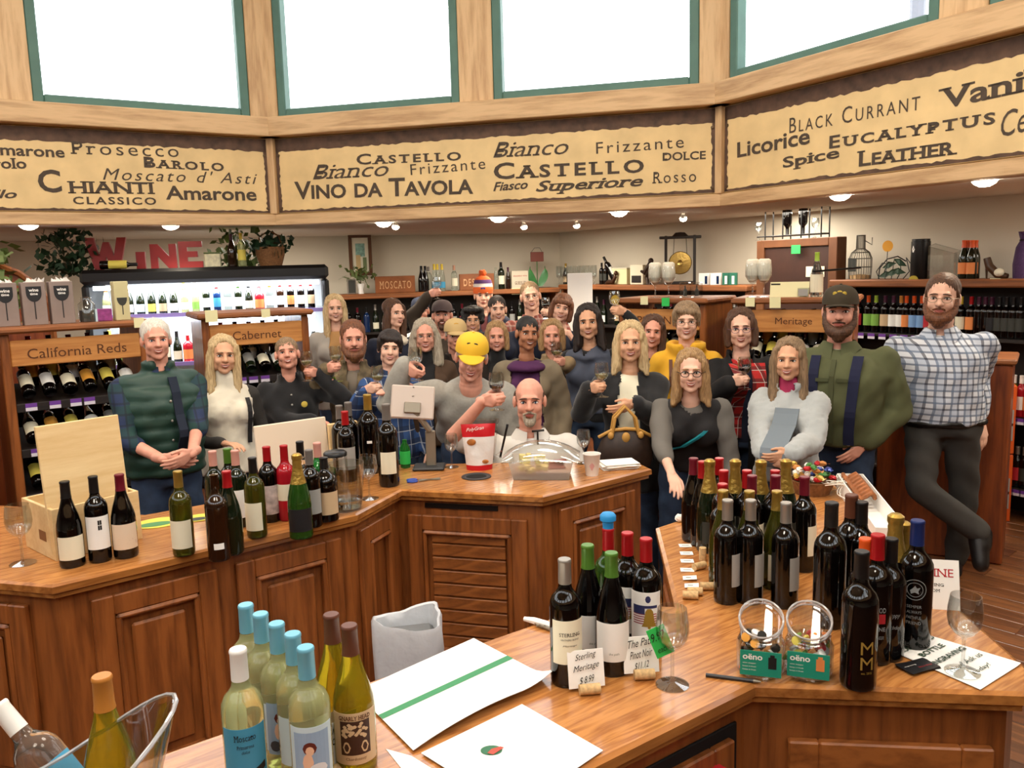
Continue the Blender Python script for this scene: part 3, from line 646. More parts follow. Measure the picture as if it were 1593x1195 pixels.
def person(label, u, top, chin, y, sex='f', skin='fair', hair=('short', 'brown'), hat=None, glasses=None, beard=None, smile=1, hy=0.0, hp=0.0, hr=0.0, yaw=0.0, h=None, pel=(0, 0), g=1.0, w=1.0, L=None, R=None,
           wear=(), legs='std', pants='denim', seat=None, eyes='brown', old=0, legpose=None, vox=.0098):
    T = aty(u, top, y); hs = min(1.12, max(.9, (chin-top)*y/FPX/.240)); zt = T[2]; h = h or zt; s = h/1.72*(1.0 if sex == 'm' else 1.0)
    hatz = {'cap': .012, 'beanie': .02, None: 0}.get(hat[0] if hat else None, 0)
    to_cam = atan2(-T[0], T[1]); HY = to_cam+hy
    Rz = lambda a: np.array([[cos(a), -sin(a), 0], [sin(a), cos(a), 0], [0, 0, 1]]); Rx = lambda a: np.array([[1, 0, 0], [0, cos(a), -sin(a)], [0, sin(a), cos(a)]]); Ry = lambda a: np.array([[cos(a), 0, sin(a)], [0, 1, 0], [-sin(a), 0, cos(a)]])
    HR = Rz(HY) @ Ry(hr) @ Rx(-hp); HC = T-np.array([0, 0, (.130+hatz)*hs]); hw = lambda p: HC+hs*(np.atleast_2d(p) @ HR.T)
    nb = HC+hs*(HR @ np.array([0, .028, -.075]))*1.0+np.array([0, 0, -.092*hs]); nb = nb+0.0
    B = to_cam*.8+yaw; bx = np.array([cos(B), sin(B), 0]); by = np.array([-sin(B), cos(B), 0])     # by points backwards
    pelz = .53*h if seat is None else seat+.09; PV = np.array([nb[0], nb[1], 0])+bx*pel[0]+by*pel[1]; PV[2] = pelz
    base = np.array([PV[0], PV[1], 0]) if seat is None else np.array([PV[0], PV[1], 0])
    ax_up = unit(nb-PV); byt = unit(by-ax_up*by.dot(ax_up)); bxt = np.cross(byt, ax_up)*1.0
    if np.dot(bxt, bx) < 0: bxt = -bxt
    tw, td = PM[sex]
    def ring(t, e=0.0, k=1.0, belly=True):
        gg = 1+(g-1)*S_(t, [-.3, 0, .35, .7, .9], [.55, .8, 1, .75, .1]); ww = 1+(w-1)*S_(t, [.4, .7], [0, 1]); c = PV+(nb-PV)*t+byt*(.012-.018*sin(pi*min(1, max(0, t))))
        if g > 1: c = c-byt*(g-1)*.09*S_(t, [-.2, .25, .75], [0, 1, 0])
        return (c, bxt*(S_(t, PT, tw)*s*gg*ww*k+e), byt*(S_(t, PT, td)*s*(1+(gg-1)*1.3)*k+e))
    # ---- arms
    sw = (.188 if sex == 'm' else .162)*s*w*(1+(g-1)*.3); l1, l2 = .292*s, .262*s
    arms = {}
    cH = PV+(nb-PV)*.825
    for key, sg, spec in (('L', -1, L), ('R', 1, R)):
        Sj = cH+bxt*sg*sw+byt*.01
        if spec is None or spec[0] == 'down':
            W = Sj+bxt*sg*.075-np.array([0, 0, .50*s])-byt*.07*(spec[1] if spec and len(spec) > 1 else 1); hk, zd, td_ = 'rest', None, -byt-bxt*sg*.3
            pole = by+bxt*sg*.4; gl = None
        else:
            kind, uu, vv, dy = spec[:4]; Tg = aty(uu, vv, y+dy); gl = None
            if kind == 'g':
                Z = unit(-byt*.75-bxt*sg*.55+np.array([0, 0, .15])); Tt = np.array([0, 0, 1.0]); pn = np.cross(Tt, Z)*(1 if sg < 0 else -1)
                W = Tg-Z*.075-pn*.034; hk, zd, td_ = 'grip', Z, Tt; gl = (Tg, spec[4] if len(spec) > 4 else None)
            elif kind == 'fist': W = Tg; hk, zd, td_ = 'fist', None, np.array([0, 0, 1.0])-bxt*sg*.3
            elif kind == 'clasp': W = Tg+bxt*sg*.05; hk, zd, td_ = 'rest', unit(-bxt*sg*.9-byt*.4-np.array([0, 0, .3])), np.array([0, 0, 1.0])-byt*.2
            else: W = Tg; hk, zd, td_ = 'rest', None, -bxt*sg*.8-byt*.6
            pole = np.array([0, 0, -1.0])+bxt*sg*.55+by*.25
            if len(spec) > 5: pole = np.array(spec[5], float)
        E, W2 = ik(Sj, W, l1, l2, pole)
        if gl: gl = (gl[0]+W2-W, gl[1])
        if zd is None: zd = unit(W2-E)
        arms[key] = (Sj, E, W2, hk, zd, td_, sg, gl)
    fr = 1.0 if sex == 'm' else .86
    # ---- legs
    hipx = .088*s; hips = {sg: PV+bx*sg*hipx-np.array([0, 0, .03]) for sg in (-1, 1)}
    legj = {}
    for sg in (-1, 1):
        if seat is not None: K = hips[sg]-by*.40*s; K[2] = seat+.06; A = K+by*.03; A[2] = .09
        elif legpose: (ku, kv, kd), (au, av, ad) = legpose[sg]; K = aty(ku, kv, y+kd); A = aty(au, av, y+ad)
        else: K = hips[sg]+bx*sg*.02-by*.015; K[2] = .285*h; A = K+by*.03+bx*sg*.01; A[2] = .075
        legj[sg] = (hips[sg], K, A)
    # ---- body: one continuous skin
    P = []
    tt = [-.12, 0, .15, .3, .45, .6, .72, .82, .9, .96, 1.0]; P.append(loft([ring(t, -.012, .96) for t in tt]))
    P.append(cap(nb-ax_up*.03, hw((0, .022, -.06))[0], .060*hs*(1.08 if sex == 'm' else .92), .056*hs*(1.06 if sex == 'm' else .92)))
    for key, (Sj, E, W, hk, zd, td_, sg, gl) in arms.items():
        P += [cap(nb-ax_up*.055+bxt*sg*.02, Sj-ax_up*.012, .036*s, .042*s*fr), cap(Sj, E, .05*s*fr, .039*s*fr), cap(E, W, .039*s*fr, .027*s*fr), cap(W, W+unit(zd)*.012, .0265*s*fr, .026*s*fr)]
    for sg in (-1, 1):
        H0, K, A = legj[sg]; P += [cap(H0, K, .078*s, .052*s), cap(K, A, .052*s, .036*s), cap(A, (A-by*.10+np.array([0, 0, max(-.045, .035-A[2])])) if not (legpose and sg == legpose.get('toe')) else A+unit(-by*.45-np.array([0, 0, .9])+bx*.1)*.10, .034, .026)]
    fm = .97 if sex == 'f' else 1.0
    head = [ell_vf((0, .014, .036), (.0745, .094, .088)), ell_vf((0, -.024, -.015), (.0655*fm, .068, .088)), ell_vf((0, -.044, -.074), (.041*fm, .040, .034)), ell_vf((0, -.068, -.088), (.022, .02, .018)), ell_vf((.033, -.060, -.024), (.027, .024, .027)), ell_vf((-.033, -.060, -.024), (.027, .024, .027)),
            ell_vf((.044, -.012, -.052), (.020, .046, .036)), ell_vf((-.044, -.012, -.052), (.020, .046, .036)),
            cap((0, -.082, .022), (0, -.108, -.018), .0085, .0135, 10), ell_vf((.0125, -.097, -.021), (.0085, .011, .008)), ell_vf((-.0125, -.097, -.021), (.0085, .011, .008)), cap((-.034, -.078, .033), (.034, -.078, .033), .013, .013, 8),
            ell_vf((.079, .008, .002), (.011, .020, .033)), ell_vf((-.079, .008, .002), (.011, .020, .033)), ell_vf((0, -.086, -.052), (.026, .012, .014))]
    P += [(hw(V), F) for V, F in head]
    # finer voxels on the head: warp about the neck, mesh, unwarp
    k = 1.85; n0 = nb; a_ = unit(HC-nb); gh = np.linspace(-3, 3, 6001); sm = np.clip((gh-.0)/.045, 0, 1); sh = 1+(k-1)*(sm*sm*(3-2*sm)); gp = gh*sh
    def fwd(V): hgt = (V-n0) @ a_; return n0+(V-n0)*np.interp(hgt, gh, sh)[:, None]
    def inv(V): hp_ = (V-n0) @ a_; h0 = np.interp(hp_, gp, gh); return n0+(V-n0)/np.interp(h0, gh, sh)[:, None]
    V, N, F = union([(fwd(np.asarray(v)), f) for v, f in P], vox, 3, .5); V = inv(V)
    # facial hollows (eye sockets, mouth line, smile folds)
    q = (V-HC) @ HR/hs; front = q[:, 1] < -.03
    def push(cx, cz, rx, rz_, amt):
        wgt = np.exp(-((q[:, 0]-cx)/rx)**2-((q[:, 2]-cz)/rz_)**2)*front; V[:] += (wgt*amt*hs)[:, None]*HR[:, 1]
    for sx in (-1, 1): push(sx*.031, .010, .016, .011, .008); push(sx*.036, -.045, .009, .018, .0016); push(sx*.055, -.05, .016, .02, .003)
    push(0, -.053, .024, .005, .003); push(0, -.071, .018, .007, .003); push(0, .024, .008, .008, .002)
    q = (V-HC) @ HR/hs
    def sy(x, z, r=.006):
        m_ = (abs(q[:, 0]-x) < r) & (abs(q[:, 2]-z) < r) & (q[:, 1] < 0); return q[m_, 1].min() if m_.any() else -.09
    # hands join the body mesh
    VV, FF, n = [V], [F], len(V)
    for key, (Sj, E, W, hk, zd, td_, sg, gl) in arms.items():
        hv, hf = place_hand(hk, W, zd, td_, sg < 0, s*.98 if sex == 'm' else s*.93); VV.append(hv); FF.append(hf+n); n += len(hv)
    body = link('person', mesh_fast('person', np.concatenate(VV)-base, np.concatenate(FF), [SKIN[skin]])); body.location = tuple(base); tag(body, label, 'person')
    def child(name, V, F, mats, solid=0): 
        o = link(name, mesh_fast(name, V-base, F, mats), body)
        if solid: md = o.modifiers.new('thickness', 'SOLIDIFY'); md.thickness = solid; md.offset = -1
        return o
    def child_mb(name, mb, mats, smooth=True, par=None):
        """mb in head space"""
        mb.v = [tuple(p) for p in (hw(np.array(mb.v))-base)]; return mb.build(name, mats, par or body, smooth, 60)
    # ---- face parts
    hcol = HAIR[hair[1]]
    for sx in (-1, 1):
        x, z = sx*.031, .009; yy = sy(x, z); b = MB(); b.ell((x, yy+.0035, z), (.0135, .0075, .0058 if smile < 2 else .0045), 14, 8, 0); b.ell((x, yy-.0012, z), (.0058, .0042, .0056 if smile < 2 else .0044), 10, 6, 1)
        b.tube([(x+d_*.0155, sy(x+d_*.0155, z+.004)-.0005, z+.0068-abs(d_)**2*.006) for d_ in (-1, -.5, 0, .5, 1)], .0019, 5, 2); child_mb('eye', b, eye_b if eyes == 'blue' else eye_m)
        b = MB(); b.tube([(x+d_*.02, sy(x+d_*.02, .03)-.0002, .0285+.004*(1-d_*d_)+(.003*d_*sx*-1)) for d_ in (-1, -.5, 0, .5, 1)], [.002, .0036, .004, .0036, .002], 6); child_mb('eyebrow', b, [hcol if hair[1] not in ('white', 'grey', 'blonde', 'silver') else HAIR['ash']])
    lm = lip_d if skin == 'deep' else lip_m; mw_ = .027 if smile else .022; cu = .010 if smile else .001
    pts = lambda z0, wd, cv, off: [(d_*wd, sy(d_*wd, z0+cv*d_*d_, .005)-off, z0+cv*d_*d_) for d_ in np.linspace(-1, 1, 9)]
    b = MB(); b.tube(pts(-.0475 if smile else -.050, mw_, cu*.7, .0008), [.0012, .0024, .003, .0034, .0034, .0034, .003, .0024, .0012], 6); b.tube(pts(-.0605 if smile else -.0565, mw_*.9, cu*1.5, .0008), [.0012, .0028, .0036, .004, .0042, .004, .0036, .0028, .0012], 6); child_mb('lips', b, [lm])
    if smile:
        b = MB(); tp_, bt_ = pts(-.0485, mw_*.92, cu*.75, .0016), pts(-.0585, mw_*.86, cu*1.45, .0012); b.add(tp_+bt_, [(i, 9+i, 10+i, i+1) for i in range(8)]); child_mb('teeth', b, [teeth_m], False)
    # ---- hair
    st = hair[0]; HP = []
    soft = []; crown = [ell_vf((0, .026, .053), (.0850, .0985, .086), 18, 12)]
    nape = [ell_vf((0, .05, -.005), (.074, .062, .07), 16, 10)]
    sides = lambda dn, r, fw=-.03, out=.075: sum([[cap((sx*.066, fw+.01, .06), (sx*out, fw+.02, 0), .026, .03, 10), cap((sx*out, fw+.02, 0), (sx*(out+.006), fw+.015, -dn), .031, r, 10)] for sx in (-1, 1)], [])
    if st == 'short': HP = [ell_vf((0, .030, .056), (.0835, .0985, .085), 18, 12)]+nape+[cap((sx*.070, -.012, .045), (sx*.0755, -.004, .005), .012, .009, 8) for sx in (-1, 1)]
    elif st == 'thin': HP = nape+[ell_vf((0, .030, .026), (.0835, .088, .064), 18, 12)]
    elif st == 'crop': HP = [ell_vf((0, .027, .052), (.0795, .0975, .0835), 18, 12)]+nape
    soft = [ell_vf((0, .041, .061), (.0865, .0970, .083), 18, 12)]+[cap((0, -.040, .114), (sx*.068, -.030, .064), .017, .015, 10) for sx in (-1, 1)]+[cap((sx*.068, -.030, .062), (sx*.078, -.018, .0), .017, .018, 10) for sx in (-1, 1)]
    if st in ('bob', 'long', 'mid', 'wild'): crown = soft
    if st == 'bob': HP = crown+nape+sides(.085, .024)+[ell_vf((0, .05, -.045), (.085, .058, .085), 16, 10)]
    elif st == 'bangs': HP = crown+nape+sides(.075, .026)+[ell_vf((0, .045, -.04), (.088, .06, .085), 16, 10), cap((-.045, -.066, .062), (.045, -.066, .062), .024, .024, 10), cap((-.05, -.072, .045), (.05, -.072, .045), .013, .013, 8)]
    elif st == 'long': HP = crown+nape+sides(.20, .03)+[ell_vf((0, .055, -.09), (.092, .052, .15), 16, 10)]+[cap((sx*.082, -.01, -.17), (sx*.075, -.045, -.27), .032, .014, 10) for sx in (-1, 1)]
    elif st == 'mid': HP = crown+nape+sides(.14, .032)+[ell_vf((0, .055, -.07), (.095, .055, .12), 16, 10)]+[cap((sx*.085, -.01, -.13), (sx*.10, -.03, -.18), .03, .016, 10) for sx in (-1, 1)]
    elif st == 'wild': HP = crown+nape+sides(.19, .042, -.02, .085)+[ell_vf((0, .055, -.08), (.115, .065, .15), 16, 10)]
    elif st == 'pony': HP = [ell_vf((0, .022, .047), (.080, .0975, .086), 18, 12)]+nape+[ell_vf((0, .125, .03), (.03, .04, .035)), cap((0, .13, .02), (.02, .12, -.14), .03, .015)]
    elif st == 'curly': HP = [ell_vf((0, .03, .055), (.098, .105, .095), 16, 10)]+nape+[ell_vf((cos(a)*.085, .035+sin(a)*.09, .05+.05*sin(3*a)), (.032, .032, .034), 8, 6) for a in np.linspace(-.4, 3.6, 12)]+[ell_vf((cos(a)*.06, -.02+sin(a)*.06, .105), (.034, .034, .028), 8, 6) for a in np.linspace(0, 6, 8)]
    elif st == 'pixie': HP = [ell_vf((0, .026, .056), (.090, .102, .09), 18, 12)]+nape+[cap((sx*.074, -.02, .06), (sx*.078, -.006, -.01), .02, .012, 8) for sx in (-1, 1)]+[cap((-.05, -.062, .082), (.045, -.058, .072), .022, .02, 10)]
    if HP:
        hv, hn, hf = union([(hw(v), f) for v, f in HP], .0085, 2, .5); qq = (hv-HC) @ HR/hs; az = np.arctan2(qq[:, 0], qq[:, 1]+.02)
        amp = .0035 if st in ('long', 'mid', 'wild', 'bob', 'bangs') else .002
        hv += hn*(amp*np.sin(az*24+qq[:, 2]*18)+amp*.6*np.sin(az*41-qq[:, 2]*31))[:, None]
        child('hair', hv, hf, [hcol])
    # ---- beard
    if beard:
        kind, bc = beard; BP = []
        if kind in ('full', 'short'):
            e = .013 if kind == 'full' else .008
            for sx in (-1, 1): BP += [cap((sx*.069, -.014, .002), (sx*.062, -.03, -.05), .009+e*.3, .014+e*.6, 10), cap((sx*.062, -.03, -.05), (sx*.034, -.066, -.088), .015+e*.6, .018+e, 10), cap((sx*.034, -.066, -.088), (0, -.078, -.098), .018+e, .018+e, 10)]
            BP += [ell_vf((0, -.072, -.10-e*.6), (.036, .030, .026+e))]
        if kind == 'goatee': BP += [ell_vf((0, -.078, -.094), (.030, .024, .024)), cap((-.03, -.082, -.052), (-.022, -.084, -.085), .009, .011, 8), cap((.03, -.082, -.052), (.022, -.084, -.085), .009, .011, 8)]
        BP += [cap((0, -.101, -.037), (sx*.028, -.087, -.048), .0075, .0065, 8) for sx in (-1, 1)]
        hv, hn, hf = union([(hw(v), f) for v, f in BP], .006, 2, .5); hv += hn*(.0012*np.sin(hv[:, 0]*600)+.0012*np.sin(hv[:, 2]*450))[:, None]; child('beard', hv, hf, [HAIR[bc]])
    # ---- glasses
    if glasses:
        gm = M('frame_'+glasses, dict(black='141214', wire='8a7a62', purple='4a2f5a', brown='4a2c1c')[glasses], .3, .5 if glasses == 'wire' else 0); rt = .0022 if glasses == 'black' else .0014; b = MB()
        for sx in (-1, 1):
            b.tube([(sx*.033+.022*cos(a)*(abs(cos(a))**-.25 if abs(cos(a)) > .05 else 1), -.108+.016*(cos(a)*sx > .5)*.4, .006+.0155*sin(a)) for a in np.linspace(0, 2*pi, 20, endpoint=False)], rt, 6, closed=True); b.tube([(sx*.057, -.100, .010), (sx*.080, -.04, .012), (sx*.086, .012, .008)], rt, 5)
        b.tube([(-.011, -.109, .009), (0, -.113, .012), (.011, -.109, .009)], rt, 5); go = child_mb('glasses', b, [gm])
        for sx in (-1, 1): b = MB(); b.add([(sx*.033+.021*cos(a), -.1078, .006+.0148*sin(a)) for a in np.linspace(0, 2*pi, 16, endpoint=False)], [tuple(range(16))]); child_mb('lens', b, [PANE('spectacle_lens', (.97, .97, .98), .03)], False, go)
    # ---- hats
    if hat:
        hk_, hm_, bm_ = hat[0], hat[1], hat[2]
        if hk_ == 'cap':
            b = MB(); rings = [(0, 1.0), (.25, .985), (.5, .93), (.72, .80), (.88, .58), (.97, .3), (1, .0)]; pr = [(r, z) for z, r in rings]; n_ = 24; V = []
            for r, z in pr: V += [(.089*r*cos(2*pi*i/n_), .014+.104*r*sin(2*pi*i/n_), .045+.098*z) for i in range(n_)]
            b.add(V, [(j*n_+i, j*n_+(i+1) % n_, (j+1)*n_+(i+1) % n_, (j+1)*n_+i) for j in range(6) for i in range(n_)]); b.ell((0, .014, .144), (.007, .007, .004), 8, 5); co = child_mb('cap', b, [hm_])
            b = MB(); tl = hat[3]*.75 if len(hat) > 3 else .2
            f = lambda u, v, o_: ((2*u-1)*.080*(1-.15*v), -.052-.03*sqrt(max(0, 1-(2*u-1)**2))-v*.070*(max(0, 1-(2*u-1)**2))**.6, .050+o_-tl*v*.075*(1-(2*u-1)**2)*1.0-.018*(2*u-1)**2)
            b.grid(lambda u, v: f(u, v, 0), 14, 5); m0 = len(b.f); b.grid(lambda u, v: f(u, v, -.004), 14, 5); b.f[m0:] = [x[::-1] for x in b.f[m0:]]; child_mb('brim', b, [bm_], True, co)
            if len(hat) > 4 and hat[4]:
                b = MB()
                for (x, z, rx, rz_) in hat[4][1]: zc = z; yy_ = .014-.104*sqrt(max(.02, 1-((zc-.045)/.1)**2))*.99-.002; b.ell((x, yy_, zc), (rx, .003, rz_), 10, 6)
                child_mb('logo', b, [hat[4][0]], True, co)
        else:
            b = MB(); n_ = 28; V = []; pr = [(1.02, .0), (1.06, .03), (1.03, .06), (1.0, .062), (.98, .09), (.86, .125), (.6, .15), (.3, .162), (0, .165)]
            for r, z in pr: V += [(.089*r*cos(2*pi*i/n_)*(1+.012*(i % 2)), .014+.106*r*sin(2*pi*i/n_)*(1+.012*(i % 2)), .030+z) for i in range(n_)]
            b.add(V, [(j*n_+i, j*n_+(i+1) % n_, (j+1)*n_+(i+1) % n_, (j+1)*n_+i) for j in range(8) for i in range(n_)]); b.m = [(0, 0, 1, 1, 2, 0, 0, 0)[j] for j in range(8) for i in range(n_)]; bo = child_mb('beanie', b, [hm_, bm_, M('beanie_purple', '5a3a6a', .9)])
            b = MB(); V, F = ell_vf((0, .014, .215), (.036, .036, .032), 14, 10); V = V+rng.normal(size=V.shape)*.0035; b.add(V, F); child_mb('pompom', b, [hm_], True, bo); b = MB(); b.ell((0, -.094, .075), (.022, .004, .014), 12, 8); child_mb('logo', b, [M('logo_violet', '4a3a7a', .7)], True, bo)
    # ---- clothes
    AX, AT, AY = [], [], []
    for gi, gd in enumerate(wear):
        nm, mat_, e = gd['n'], gd['m'], gd.get('e', .012); sl = gd.get('sl', 'long'); t0, t1 = gd.get('t0', -.12), gd.get('t1', .965)
        ts = [t for t in np.linspace(t0, t1, 12)]; GP = [loft([ring(t, e, 1.0) for t in ts])]
        if sex == 'f' and not gd.get('band'):
            for sg in (-1, 1): c = PV+(nb-PV)*.62+bxt*sg*.072*s-byt*.075*s; GP.append(ell_vf(c, (.066*s+e, .062*s+e, .066*s+e)))
        for key, (Sj, E, W, hk, zd, td_, sg, gl) in (arms.items() if not gd.get('band') else ()):
            ru = (.056 if sex == 'm' else .050)*s+e; GP.append(cap(nb-ax_up*.060+bxt*sg*.02, Sj-ax_up*.012, .040*s+e, .044*s*fr+e*.8))
            if sl == 'none': GP[-1] = cap(nb-ax_up*.062+bxt*sg*.03, Sj-bxt*sg*.035, .045*s+e, .042*s*fr+e); continue
            if sl == 'short': GP.append(cap(Sj, Sj+(E-Sj)*.72, ru, ru*.95)); continue
            if sl == 'elbow': GP += [cap(Sj, E, ru, ru*.9), cap(E, E+(W-E)*.22, ru*.88, ru*.86)]; continue
            k_ = gd.get('cuff', .92); GP += [cap(Sj, E, ru, (.046*s*fr+e)*1.02), cap(E, E+(W-E)*k_, .046*s*fr+e, .034*s*fr+e)]
        if gd.get('collar') == 'turtle': GP.append(cap(nb-ax_up*.03, nb+ax_up*.045, .066*hs+e*.5, .064*hs+e*.5))
        if gd.get('collar') == 'stand': GP += [cap(nb-ax_up*.02+byt*.005+(bxt*cos(a)+byt*sin(a))*.070*hs, nb+ax_up*.035+(bxt*cos(a)+byt*sin(a))*.082*hs, .016, .013, 8) for a in np.linspace(-.9, pi+.9, 15)]
        if gd.get('collar') == 'hood': GP += [cap(nb-ax_up*.02+(bxt*cos(a)+byt*sin(a))*.085, nb+ax_up*.02+(bxt*cos(a)+byt*sin(a))*.105, .030, .028, 8) for a in np.linspace(-1.1, pi+1.1, 15)]
        if gd.get('collar') == 'cowl': GP += [cap(nb-ax_up*(.03+.015*j)+(bxt*cos(a)+byt*sin(a)*1.0)*(.075+.018*j)-byt*.012*j, nb-ax_up*(.03+.015*j)+(bxt*cos(a+.4)+byt*sin(a+.4))*(.075+.018*j)-byt*.012*j, .022, .022, 8) for j in (0, 1, 2) for a in np.linspace(0, 2*pi, 14)]
        if gd.get('collar') == 'crew': GP += [cap(nb-ax_up*.022+(bxt*cos(a)+byt*sin(a))*.064*hs, nb-ax_up*.022+(bxt*cos(a+.5)+byt*sin(a+.5))*.064*hs, .012, .012, 8, 2) for a in np.linspace(0, 2*pi, 13)]
        gv, gn, gf = union(GP, gd.get('vox', .0145), 3, .5)
        rel = gv-PV; x_ = rel @ bxt; yb = (gv-(PV+np.outer(np.clip((rel @ ax_up)/np.linalg.norm(nb-PV), -.4, 1.1), nb-PV))) @ byt; t_ = (rel @ ax_up)/np.linalg.norm(nb-PV)
        seed = gi*1.7+u*.01
        if gd.get('quilt'): gv += gn*(.013*(np.abs(np.sin((rel @ ax_up)*pi/gd['quilt']))**.6-.5))[:, None]
        if gd.get('fuzz'): gv += gn*(rng.normal(size=len(gv))*gd['fuzz'])[:, None]
        gv += gn*(.0035*np.sin(rel @ np.array([23, 17, 31])+seed)+.003*np.sin(rel @ np.array([-31, 22, 14])+2*seed)+.002*np.sin(rel @ np.array([47, 13, -52])))[:, None]
        if gd.get('open') is not None:
            ob, ot = gd['open'][:2]; off = gd['open'][2] if len(gd['open']) > 2 else 0.0; lim = ob+(ot-ob)*np.clip((t_-gd.get('ob', 0))/(1-gd.get('ob', 0)), 0, 1); kill = (np.abs(x_-off) < lim) & (yb < 0) & (t_ > gd.get('ob', -9)); gf = gf[~kill[gf].all(1)]
        o = child(nm, gv, gf, [mat_], .008 if gd.get('open') is not None else 0); AX.append(x_); AT.append(t_); AY.append((gv-(PV+np.outer(np.clip(t_, -.4, 1.1), nb-PV))) @ byt); xa, ta, ya = map(np.concatenate, (AX, AT, AY))
        if gd.get('collar') == 'shirt':
            b = MB(); nA = 18; rr = hs*(1.12 if sex == 'm' else 1.0)*(1.05 if g > 1.2 else 1)
            def cpt(kk, f, o_):
                a = -1.32+(pi+2.64)*kk; fr_ = max(0, abs(kk-.5)*2-.72)/.28; r_ = (.062+.026*f+o_)*rr; dn = .040-.045*f*(1+1.2*fr_)-.030*fr_*f
                return nb+byt*.004+(bxt*cos(a)*1.02+byt*sin(a)*(1.0 if sin(a) > 0 else 1.12+.12*f))*r_+ax_up*(dn-.012-.012*fr_)
            b.grid(lambda u_, v_: cpt(u_, v_, .003), nA, 3); n0_ = len(b.f); b.grid(lambda u_, v_: cpt(u_, v_, -.003), nA, 3); b.f[n0_:] = [q_[::-1] for q_ in b.f[n0_:]]
            b.v = [tuple(np.array(p_)-base) for p_ in b.v]; b.build('collar', [mat_], o, True)
        for (dn, dm, pts_) in gd.get('deco', ()):      # small raised pieces: (name, material, [(x, t, r or path)])
            b = MB()
            for item in pts_:
                def surf(xx, t): 
                    m_ = (abs(xa-xx) < .026) & (abs(ta-t) < .035) & (ya < .02); yv = ya[m_].min() if m_.any() else -.12; return PV+(nb-PV)*t+bxt*xx+byt*yv
                if len(item) == 3: c = surf(item[0], item[1]); Rm = np.stack([bxt, byt, ax_up], 1); b.ell(c, (item[2], .004, item[2]), 10, 6, 0, Rm)
                else:
                    pth = np.array([surf(*p_) for p_ in item[0]])
                    for _ in range(3 if len(pth) > 4 else 0): pth[1:-1] = np.minimum((pth[1:-1] @ byt), .5*((pth[:-2] @ byt)+(pth[2:] @ byt)))[:, None]*byt+pth[1:-1]-np.outer(pth[1:-1] @ byt, byt)
                    pth = list(pth-byt*.006); wd = item[1]; Lp = [p_-bxt*wd for p_ in pth]; Rp = [p_+bxt*wd for p_ in pth]; n_ = len(pth); b.add(Lp+Rp, [(i, n_+i, n_+i+1, i+1) for i in range(n_-1)]); Lb, Rb = [p_+byt*.012 for p_ in Lp], [p_+byt*.012 for p_ in Rp]; b.add(Lp+Lb, [(i, i+1, n_+i+1, n_+i) for i in range(n_-1)]); b.add(Rp+Rb, [(i, n_+i, n_+i+1, i+1) for i in range(n_-1)])
            b.v = [tuple(np.array(p_)-base) for p_ in b.v]; b.build(dn, [dm], o)
    # ---- trousers and shoes
    TP = [loft([ring(t, .008, 1.0) for t in (-.2, -.12, 0, .06)])]
    for sg in (-1, 1):
        H0, K, A = legj[sg]; TP += [cap(H0, K, .090*s*(1+(g-1)*.8), .070*s*(1+(g-1)*.6), nl=4), cap(K, A+np.array([0, 0, .02]), .070*s*(1+(g-1)*.6), .060*s*(1+(g-1)*.4), nl=4)]
    gv, gn, gf = union(TP, .02, 3, .5); gv += gn*(.004*np.sin((gv-PV) @ np.array([27, 19, 43])))[:, None]; child('trousers', gv, gf, [PANTS[pants]])
    for sg in (-1, 1):
        H0, K, A = legj[sg]; toe = -by if not (legpose and sg == legpose.get('toe')) else unit(-by*.45-np.array([0, 0, .9])+bx*.1); c = A.copy()
        if legpose and sg == legpose.get('toe'): SP = [cap(A-toe*.02, A+toe*.17, .060, .046), cap(A+by*.035+bx*.02, A+toe*.06+bx*.015, .056, .052)]
        else: c[2] = .045; SP = [cap(c+by*.05, c-by*.14-np.array([0, 0, .008]), .043, .036, flat=.95), cap(A+np.array([0, 0, .01]), c, .05, .045)]
        gv, gn, gf = union(SP, .012, 2, .5)
        if not (legpose and sg == legpose.get('toe')): gv[:, 2] = np.maximum(gv[:, 2], .002)
        child('shoe', gv, gf, [M('shoe_black', '171312', .4)])
    PEOPLE.append((body, arms, PV, nb, bxt, byt, ax_up, base)); return arms, dict(PV=PV, nb=nb, bx=bxt, by=byt, up=ax_up, base=base, body=body, ring=ring, HC=HC)
PANTS = dict(denim=M('denim', '2a3a52', .85, var=.2, vscale=20), black=M('trouser_black', '151417', .8), grey=M('trouser_grey', '3a3835', .85, var=.1), khaki=M('khaki', '8a7a5a', .8))
def C(name, col, **k): return M('cloth_'+name, col, k.pop('rough', .85), **k)
fl_black = C('black', '0f0f12', sheen=.2); navy = C('navy', '151c30'); cream = C('cream', 'e6dfc6'); white_c = C('white', 'e4e0da'); dkgrey = C('charcoal', '35322f'); char2 = C('graphite', '232122')
def hold(arms, label_fn, key='L', wine=None):
    gl = arms[key][7]
    if gl is None: return
    p = gl[0]; glass(zmat((p[0], p[1], p[2]-.052), 0, 1.12), label_fn, wine)
